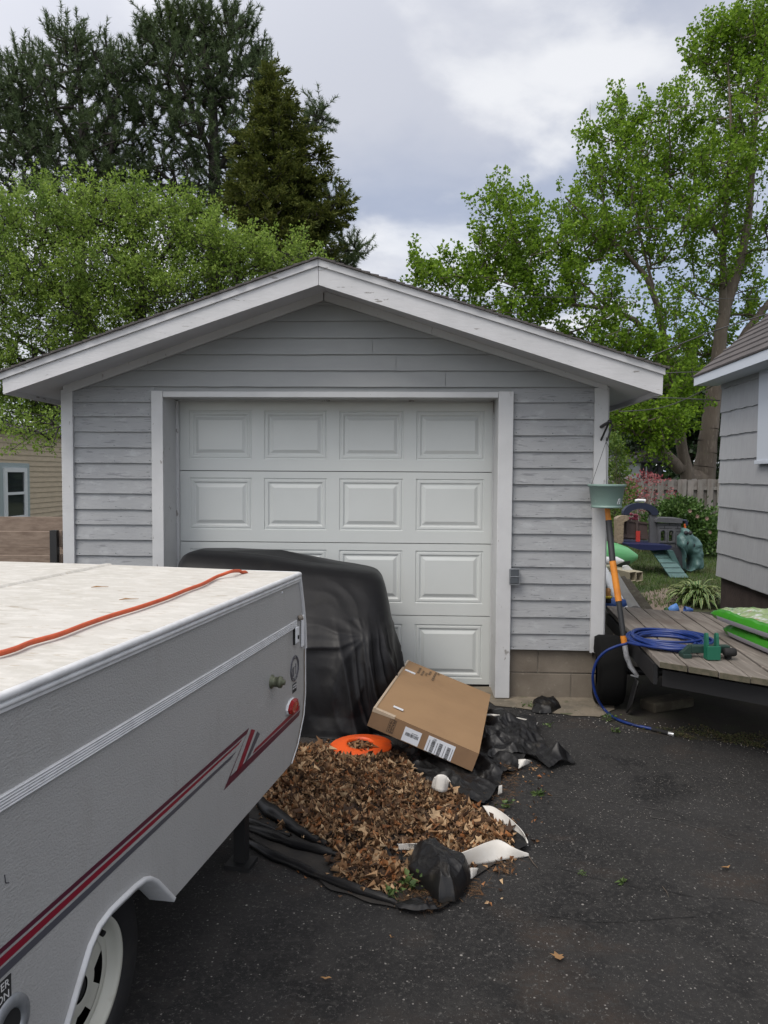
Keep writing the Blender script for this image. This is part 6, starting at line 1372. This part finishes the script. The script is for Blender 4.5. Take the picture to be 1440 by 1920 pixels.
# ---- shrubs
M['leaf_shrub'] = mat('shrub leaves', (.05, .12, .02), .5, island=[(.025, .06, .012), (.05, .11, .02), (.08, .16, .03), (.13, .21, .06)], trans=.25)
M['leaf_lime'] = mat('lime leaves', (.12, .2, .03), .5, island=[(.06, .12, .02), (.11, .18, .03), (.17, .24, .04)], trans=.3)
M['leaf_pink'] = mat('red pink leaves', (.35, .06, .08), .5, island=[(.18, .02, .035), (.33, .08, .09), (.40, .17, .17), (.22, .04, .045)], trans=.3)
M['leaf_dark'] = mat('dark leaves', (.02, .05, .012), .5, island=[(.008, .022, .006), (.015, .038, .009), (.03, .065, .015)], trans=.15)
def wp_(u, v, Y, ru, rv, ry, w_): p = at(u, v, Y); return (p.x, p.y, p.z, ru/FPX*Y, ry, rv/FPX*Y, w_)
shrub('rose_bush', 'sprawling green bush with a few pale blossoms in front of the fence', 'bush', [wp_(1300, 985, 15.5, 55, 40, .6, 3), wp_(1270, 955, 15.5, 35, 22, .4, 1.2), wp_(1325, 1010, 15.2, 30, 35, .5, 1.2), wp_(1235, 990, 15.8, 30, 35, .4, .7)], 'leaf_shrub', 9000, .075, 5)
M['blossom'] = mat('faded pink blossom', (.26, .17, .14), .7, trans=.2); rb_ = bpy.data.objects['rose_bush']; mb = MB()
for u, v in ((1293, 958), (1307, 968), (1325, 972), (1330, 998)):
    c = at(u, v, 14.75)-rb_.location
    for k in range(7):
        a = k*.9; mb.add([tuple(c), tuple(c+V(math.cos(a)*.028, -.01, math.sin(a)*.035)), tuple(c+V(math.cos(a+.5)*.045, -.02, math.sin(a+.5)*.045)), tuple(c+V(math.cos(a+.9)*.03, -.01, math.sin(a+.9)*.03))], [(0, 1, 2, 3)])
o = mb.build('blossom', 'blossom', rb_); o['kind'] = 'stuff'
shrub('red_maple', 'small red leaved bush against the left part of the fence', 'bush', [wp_(1205, 905, 16.6, 40, 18, .5, 1.5), wp_(1185, 930, 16.6, 35, 22, .5, 1.5), wp_(1235, 920, 16.8, 28, 25, .3, .8), wp_(1210, 960, 16.6, 30, 25, .3, .3)], 'leaf_pink', 750, .06, 6)
shrub('young_tree', 'slender lime green sapling rising just right of the hanging planter', 'sapling', [wp_(1160, 885, 14.2, 22, 30, .35, 1), wp_(1150, 840, 14.2, 20, 30, .3, 1), wp_(1160, 940, 14.2, 30, 45, .35, 1.2), wp_(1150, 985, 14.0, 35, 40, .35, 1)], 'leaf_lime', 3000, .06, 7)
# ---- far buildings
WY = 27; M['white_sid'] = mat('white siding', (.5, .52, .53), .6); M['roof_grey'] = mat('grey blue roof', (.10, .105, .13), .8, [(8, (.07, .07, .085), .4, .7)])
a = at(1140, 896, WY); b = at(1222, 866, WY); wh_ = thing('white_house', 'distant white sided house with a grey roof glimpsed behind the fence', 'house', (a.x, WY, 0)); w_ = b.x-a.x; mb = MB(); mb.box(-3, w_, 0, 5, 0, b.z)
z = b.z
while z > .3: mb.add([(-3, -.02, z-.15), (w_, -.02, z-.15), (w_, -.002, z), (-3, -.002, z), (-3, 0, z-.149), (w_, 0, z-.149)], [(0, 1, 2, 3), (0, 4, 5, 1)]); z -= .15
mb.build('wall', 'white_sid', wh_); mb = MB(); e = at(1205, 860, WY).x-a.x; zr_ = at(1180, 822, WY).z
mb.prism([(w_+.3, b.z), (w_+.3, b.z+.08), (w_-.5, zr_+.1), (-3.4, zr_+.1), (-3.4, b.z)], lambda p, s: (p[0], -.35+s*.1+(3.0 if p[1] > b.z+.2 else 0)-(s*3.1 if p[1] > b.z+.2 else 0)*0, p[1])); mb.build('roof', 'roof_grey', wh_)
gy = 23; a = at(1200, 896, gy); b = at(1248, 866, gy); gz_ = thing('garden_shelter', 'dark wooden garden shelter behind the fence under the maple', 'shelter', (a.x, gy, 0)); M['dark_stain'] = mat('dark stained wood', (.02, .02, .022), .8); w_ = b.x-a.x
mb = MB(); mb.prism([(-.25, b.z-.02), (w_+.3, b.z-.02), (w_+.1, b.z+.14), (w_*.5, b.z+.34), (-.1, b.z+.14)], lambda p, s: (p[0], s*2, p[1])); mb.build('roof', 'dark_stain', gz_)
for x in (.12, w_*.42, w_-.15): mb = MB(); mb.box(x, x+.12, .2, .32, 0, b.z-.021); mb.build('post', 'dark_stain', gz_)
mb = MB(); mb.tube([(w_*.42, .25, b.z-.6), (w_*.42+.35, .25, b.z-.05)], .04, 5); mb.tube([(w_-.15, .25, b.z-.6), (w_-.5, .25, b.z-.05)], .04, 5); mb.build('brace', 'dark_stain', gz_)
# ================================================================== TREES
M['leaf_maple'] = mat('maple leaves', (.06, .14, .02), .5, [(.9, (.11, .19, .022), .52, .7)], island=[(.08, .15, .014), (.13, .235, .02), (.19, .315, .028), (.27, .41, .04)], trans=.48, spec=.2)
M['leaf_pale'] = mat('pale spring leaves', (.12, .19, .05), .5, [(1.1, (.12, .20, .04), .52, .7)], island=[(.115, .18, .03), (.175, .27, .045), (.245, .355, .06), (.32, .43, .09)], trans=.48, spec=.2)
M['needle_pine'] = mat('pine needles', (.02, .04, .022), .6, [(.5, (.075, .11, .03), .5, .7)], island=[(.055, .085, .04), (.09, .13, .06), (.15, .20, .095)], trans=.3, spec=.15)
M['needle_spruce'] = mat('olive spruce sprays', (.05, .05, .015), .6, [(.6, (.08, .10, .02), .5, .7)], island=[(.05, .07, .016), (.09, .11, .024), (.15, .165, .036)], trans=.3, spec=.15)
MY = 20
make_tree('maple_tree', 'tall many trunked maple with fresh green leaves behind the fence at the right', 'tree',
  [[(1318, 900, MY, 22.1), (1325, 850, MY, 17.8), (1333, 780, MY, 15.3), (1343, 700, MY, 13.6), (1352, 620, MY, 11.5), (1360, 575, MY, 10.8), (1385, 500, MY, 8.6), (1402, 420, MY, 7.2), (1412, 300, MY, 4.3), (1420, 180, MY, 2.9), (1425, 80, MY, 1.4)],
   [(1355, 590, MY, 7.9), (1356, 520, MY-.2, 6.5), (1355, 450, MY-.3, 5.0), (1362, 380, MY-.4, 4.3), (1372, 260, MY-.3, 2.9), (1365, 120, MY-.2, 1.4)],
   [(1352, 450, MY-.3, 3.6), (1320, 400, MY-.5, 2.9), (1270, 360, MY-.7, 2.2), (1200, 300, MY-1, 1.4)],
   [(1355, 700, MY, 10.2), (1400, 620, MY+.5, 7.2), (1440, 570, MY+.8, 5.8), (1500, 500, MY+1, 4.3)],
   [(1290, 898, MY-.3, 13.6), (1280, 850, MY-.3, 10.2), (1272, 790, MY-.4, 9.3), (1258, 710, MY-.5, 8.5), (1245, 640, MY-.6, 6.5), (1232, 570, MY-.8, 5.8), (1212, 520, MY-1, 5.0), (1170, 470, MY-1.2, 3.6), (1110, 420, MY-1.5, 2.5), (1060, 370, MY-1.7, 1.4)],
   [(1225, 540, MY-.9, 2.9), (1200, 440, MY-1, 2.2), (1180, 330, MY-1, 1.4), (1170, 240, MY-1, 1.1)],
   [(1256, 700, MY-.5, 6.8), (1225, 640, MY-.8, 5.8), (1190, 600, MY-1.1, 5.0), (1140, 578, MY-1.4, 4.3), (1080, 572, MY-1.8, 2.9), (1000, 550, MY-2.2, 2.2), (920, 520, MY-2.5, 1.2), (850, 520, MY-2.7, 0.9)],
   [(1140, 578, MY-1.4, 2.5), (1080, 520, MY-1.6, 2.2), (1020, 470, MY-1.8, 1.4), (960, 420, MY-2, 0.9)],
   [(1275, 880, MY-.3, 11.9), (1235, 840, MY-.6, 10.2), (1200, 800, MY-.9, 8.5), (1170, 750, MY-1.2, 5.1), (1150, 690, MY-1.5, 3.4)]],
  [(1385, 110, 60, 85, MY, 1.6, 1.1), (1440, 80, 45, 70, MY, 1.5, .7), (1298, 125, 16, 50, MY, .5, .14), (1335, 80, 22, 45, MY, .5, .25), (1385, 260, 85, 110, MY, 2, 1.4), (1240, 260, 70, 60, MY-.8, 1.4, .8), (1170, 200, 28, 40, MY-1, .8, .2), (1290, 350, 95, 80, MY-.5, 1.8, 1.3),
   (1145, 330, 55, 70, MY-1.2, 1.4, .75), (1105, 260, 16, 30, MY-1.2, .6, .1), (1205, 440, 110, 70, MY-1, 1.8, 1.3), (1085, 450, 80, 70, MY-1.5, 1.5, .9), (960, 430, 50, 60, MY-2.2, 1.1, .45), (915, 400, 16, 20, MY-2.2, .5, .07), (935, 380, 12, 22, MY-2.2, .5, .08), (980, 500, 80, 60, MY-2, 1.4, .8), (900, 500, 40, 50, MY-2.4, .8, .35), (830, 520, 45, 35, MY-2.8, .8, .3), (785, 505, 14, 25, MY-2.8, .5, .08), (835, 485, 8, 25, MY-2.8, .4, .06),
   (1080, 570, 110, 45, MY-1.6, 1.4, .7), (960, 580, 70, 35, MY-2, 1.2, .5), (1400, 440, 80, 90, MY+.2, 1.8, 1.0), (1300, 520, 60, 60, MY-.2, 1.3, .35), (1400, 570, 60, 50, MY+1, 1.5, .45), (1250, 610, 60, 45, MY-1.4, 1.4, .3), (1130, 640, 80, 40, MY-1.6, 1.2, .6), (1220, 690, 80, 45, MY-1.6, 1.3, .6), (1300, 660, 40, 50, MY+1, 1, .35), (1170, 780, 50, 50, MY-2, 1, .6), (1235, 800, 55, 45, MY-2, 1, .6), (1275, 740, 40, 50, MY-1.4, .8, .35), (1200, 860, 50, 20, MY-1.6, 1, .14), (1330, 640, 50, 30, MY+1.2, .9, .2)],
  'bark', 'leaf_maple', 'maple', seed=11, shoots=1330, per=70, lsize=.08, slen=.78, upb=.85, tipr=.008, rad=.14)
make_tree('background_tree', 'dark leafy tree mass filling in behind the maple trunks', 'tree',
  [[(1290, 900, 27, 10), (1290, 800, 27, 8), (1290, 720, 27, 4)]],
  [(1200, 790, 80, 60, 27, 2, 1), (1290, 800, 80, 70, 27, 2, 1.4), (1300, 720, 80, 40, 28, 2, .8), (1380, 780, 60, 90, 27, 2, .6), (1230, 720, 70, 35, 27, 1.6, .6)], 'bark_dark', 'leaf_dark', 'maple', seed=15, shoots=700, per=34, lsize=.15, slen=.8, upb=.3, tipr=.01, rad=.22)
PYY = 11.5
make_tree('pale_green_tree', 'broad pale green spring tree overhanging the garage roof at the left', 'tree',
  [[(262, 760, PYY, 11), (264, 640, PYY, 9), (266, 580, PYY, 8), (269, 530, PYY, 7), (258, 500, PYY, 6), (245, 455, PYY-.1, 3.5), (225, 400, PYY-.2, 2)],
   [(269, 530, PYY, 5), (300, 490, PYY, 4), (330, 440, PYY, 2.5)],
   [(262, 700, PYY, 8), (200, 640, PYY+.3, 7), (172, 610, PYY+.3, 6), (160, 570, PYY+.3, 4), (110, 540, PYY+.3, 3), (40, 500, PYY+.3, 2)],
   [(262, 740, PYY, 7), (130, 690, PYY+.2, 5), (40, 640, PYY+.2, 3), (-40, 560, PYY, 2)],
   [(262, 720, PYY, 6), (380, 620, PYY-.1, 5), (445, 530, PYY-.2, 4), (440, 495, PYY-.2, 3), (420, 460, PYY-.2, 2)],
   [(445, 530, PYY-.2, 2.5), (480, 500, PYY-.3, 2), (540, 480, PYY-.3, 1.2)]],
  [(60, 440, 90, 60, PYY+.2, 1, 1.2), (180, 420, 80, 50, PYY, 1, 1.1), (80, 375, 30, 30, PYY, .5, .25), (250, 390, 50, 30, PYY, .6, .5), (320, 440, 80, 55, PYY, .9, 1.0), (395, 460, 60, 45, PYY-.1, .8, .7), (460, 490, 60, 35, PYY-.2, .7, .6), (520, 490, 45, 28, PYY-.3, .6, .35), (575, 490, 22, 22, PYY-.3, .3, .14), (375, 400, 30, 16, PYY, .4, .12), (0, 520, 90, 80, PYY, 1, 1),
   (90, 540, 100, 70, PYY, 1.1, 1.3), (220, 520, 90, 70, PYY, 1.1, 1.3), (330, 540, 90, 60, PYY-.2, .9, 1.0), (430, 540, 60, 35, PYY-.2, .6, .4), (60, 640, 90, 50, PYY, .9, .8), (170, 610, 80, 50, PYY, .9, .7), (270, 600, 70, 40, PYY, .8, .5), (20, 740, 70, 60, PYY+.3, .8, .7), (90, 770, 60, 30, PYY+.5, .6, .5), (60, 800, 60, 28, PYY-1.5, .5, .13), (-40, 660, 50, 90, PYY, .8, .6)],
  'bark_dark', 'leaf_pale', 'leaf', seed=21, shoots=2250, per=42, lsize=.05, slen=.50, upb=.6, step=.25, tipr=.0035, rad=.085)
QY = 19
make_tree('pine_tree', 'dark shaggy pine at the far left behind the pale green tree', 'tree',
  [[(150, 760, QY, 13), (150, 560, QY, 11), (150, 400, QY, 9), (155, 260, QY, 7), (150, 160, QY, 4), (140, 70, QY, 2)], [(150, 420, QY, 6), (90, 330, QY, 4), (40, 220, QY, 2)], [(150, 380, QY, 5), (210, 280, QY, 4), (225, 130, QY, 2)], [(150, 470, QY, 5), (60, 430, QY, 4), (-30, 380, QY, 2)]],
  [(125, 100, 45, 50, QY, .8, .7), (40, 160, 50, 65, QY, 1, .9), (215, 150, 45, 65, QY, .9, .9), (120, 200, 80, 70, QY, 1.4, 1.3), (20, 260, 60, 60, QY, 1, .7), (90, 290, 90, 55, QY, 1.4, 1.0), (200, 270, 70, 60, QY, 1.2, .9), (40, 350, 80, 40, QY, 1.2, .5), (170, 350, 70, 40, QY, 1.2, .5), (-40, 200, 40, 100, QY, 1, .7), (0, 420, 60, 30, QY, 1, .2), (235, 340, 50, 40, QY, .8, .4)],
  'bark_dark', 'needle_pine', 'pine', 'pines behind the garage', seed=31, shoots=1250, per=85, lsize=.13, slen=.58, upb=.65, tipr=.009, powr=.5)
make_tree('pine_tree', 'tallest dark pine in the middle, its crown reaching the top of the photo', 'tree',
  [[(395, 760, QY+1, 15), (398, 560, QY+1, 13), (400, 420, QY+1, 12), (402, 300, QY+1, 10), (400, 200, QY+1, 7), (385, 100, QY+1, 4), (375, 30, QY+1, 2)], [(400, 300, QY+1, 5), (350, 180, QY+.5, 4), (320, 120, QY+.4, 3), (280, 50, QY+.3, 1.5)], [(400, 330, QY+1, 5), (470, 230, QY+1, 4), (500, 120, QY+1, 2)], [(400, 420, QY+1, 5), (320, 340, QY+.6, 4), (270, 300, QY+.4, 2)], [(400, 400, QY+1, 5), (500, 300, QY+1, 4), (600, 220, QY+1, 2)], [(400, 520, QY+1, 5), (560, 470, QY+.6, 4), (670, 470, QY+.5, 2)]],
  [(365, 60, 42, 50, QY+1, .9, .9), (430, 70, 50, 50, QY+1, .9, .9), (310, 60, 40, 45, QY+.6, .8, .55), (270, 100, 25, 60, QY+.4, .6, .35), (340, 150, 75, 60, QY+.6, 1.3, 1.2), (440, 160, 70, 60, QY+1, 1.3, 1.2), (495, 130, 25, 60, QY+1, .7, .4), (280, 220, 50, 60, QY+.4, .9, .7), (390, 260, 80, 60, QY+.8, 1.4, 1.2), (300, 320, 60, 50, QY+.5, 1, .6), (420, 350, 80, 50, QY+.8, 1.2, .9), (350, 390, 70, 25, QY+.8, 1, .35), (600, 215, 22, 22, QY+1.2, .5, .14), (570, 235, 40, 30, QY+1.2, .6, .25), (620, 370, 30, 22, QY+.8, .5, .16), (660, 465, 35, 16, QY+.5, .5, .2), (620, 490, 50, 18, QY+.5, .6, .25), (590, 420, 40, 40, QY+1.2, .6, .25)],
  'bark_dark', 'needle_pine', 'pine', 'pines behind the garage', seed=37, shoots=1500, per=85, lsize=.13, slen=.58, upb=.65, tipr=.009, powr=.5)
SY = 17
make_tree('spruce_tree', 'olive brown spruce with layered drooping sprays at the right side of the pines', 'tree',
  [[(520, 620, SY, 9), (520, 480, SY, 8), (518, 350, SY, 6), (512, 230, SY, 4), (508, 130, SY, 1.5)]],
  [(508, 150, 14, 25, SY, .25, .15), (512, 195, 34, 32, SY, .5, .4), (520, 240, 52, 32, SY, .7, .65), (490, 290, 50, 30, SY, .9, .6), (540, 300, 35, 28, SY, .7, .45), (520, 340, 70, 25, SY, 1, .7), (470, 370, 40, 25, SY, .8, .45), (560, 355, 35, 22, SY, .7, .35), (500, 400, 75, 28, SY, 1.1, .9), (575, 410, 50, 25, SY, .9, .55), (520, 440, 85, 25, SY, 1.2, .9), (610, 415, 40, 14, SY, .6, .28), (640, 385, 18, 12, SY, .4, .12), (560, 470, 80, 20, SY, 1.1, .6), (600, 290, 18, 12, SY, .4, .1), (600, 345, 22, 10, SY, .4, .1)],
  'bark_dark', 'needle_spruce', 'spruce', seed=41, shoots=1200, per=56, lsize=.10, slen=.42, upb=.15, tipr=.006, rad=.12)
# overhanging twigs in front of the tan house
make_tree('low_branch_sprig', 'leafy twig drooping in front of the tan house wall', 'branch', [[(200, 770, 9.6, 1.3), (110, 800, 9.6, 1.1), (60, 815, 9.6, .8), (20, 845, 9.6, .5)], [(110, 800, 9.6, 1.5), (100, 830, 9.6, .8)]],
  [(22, 838, 16, 10, 9.6, .1, 1), (48, 822, 12, 8, 9.6, .1, .8), (78, 836, 16, 7, 9.6, .1, .8), (102, 840, 8, 10, 9.6, .1, .5)], 'bark_dark', 'leaf_pale', 'leaf', seed=51, shoots=26, per=9, lsize=.045, slen=.14, upb=-.3, tipr=.002, rad=.05)
# ---- far hedge
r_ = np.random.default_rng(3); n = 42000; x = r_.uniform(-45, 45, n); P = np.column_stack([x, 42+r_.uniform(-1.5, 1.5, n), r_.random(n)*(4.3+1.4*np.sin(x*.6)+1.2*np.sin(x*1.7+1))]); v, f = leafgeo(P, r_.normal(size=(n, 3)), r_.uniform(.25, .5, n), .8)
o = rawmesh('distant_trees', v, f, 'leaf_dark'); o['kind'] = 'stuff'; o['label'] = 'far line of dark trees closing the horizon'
for m in list(M.values()):
    pass
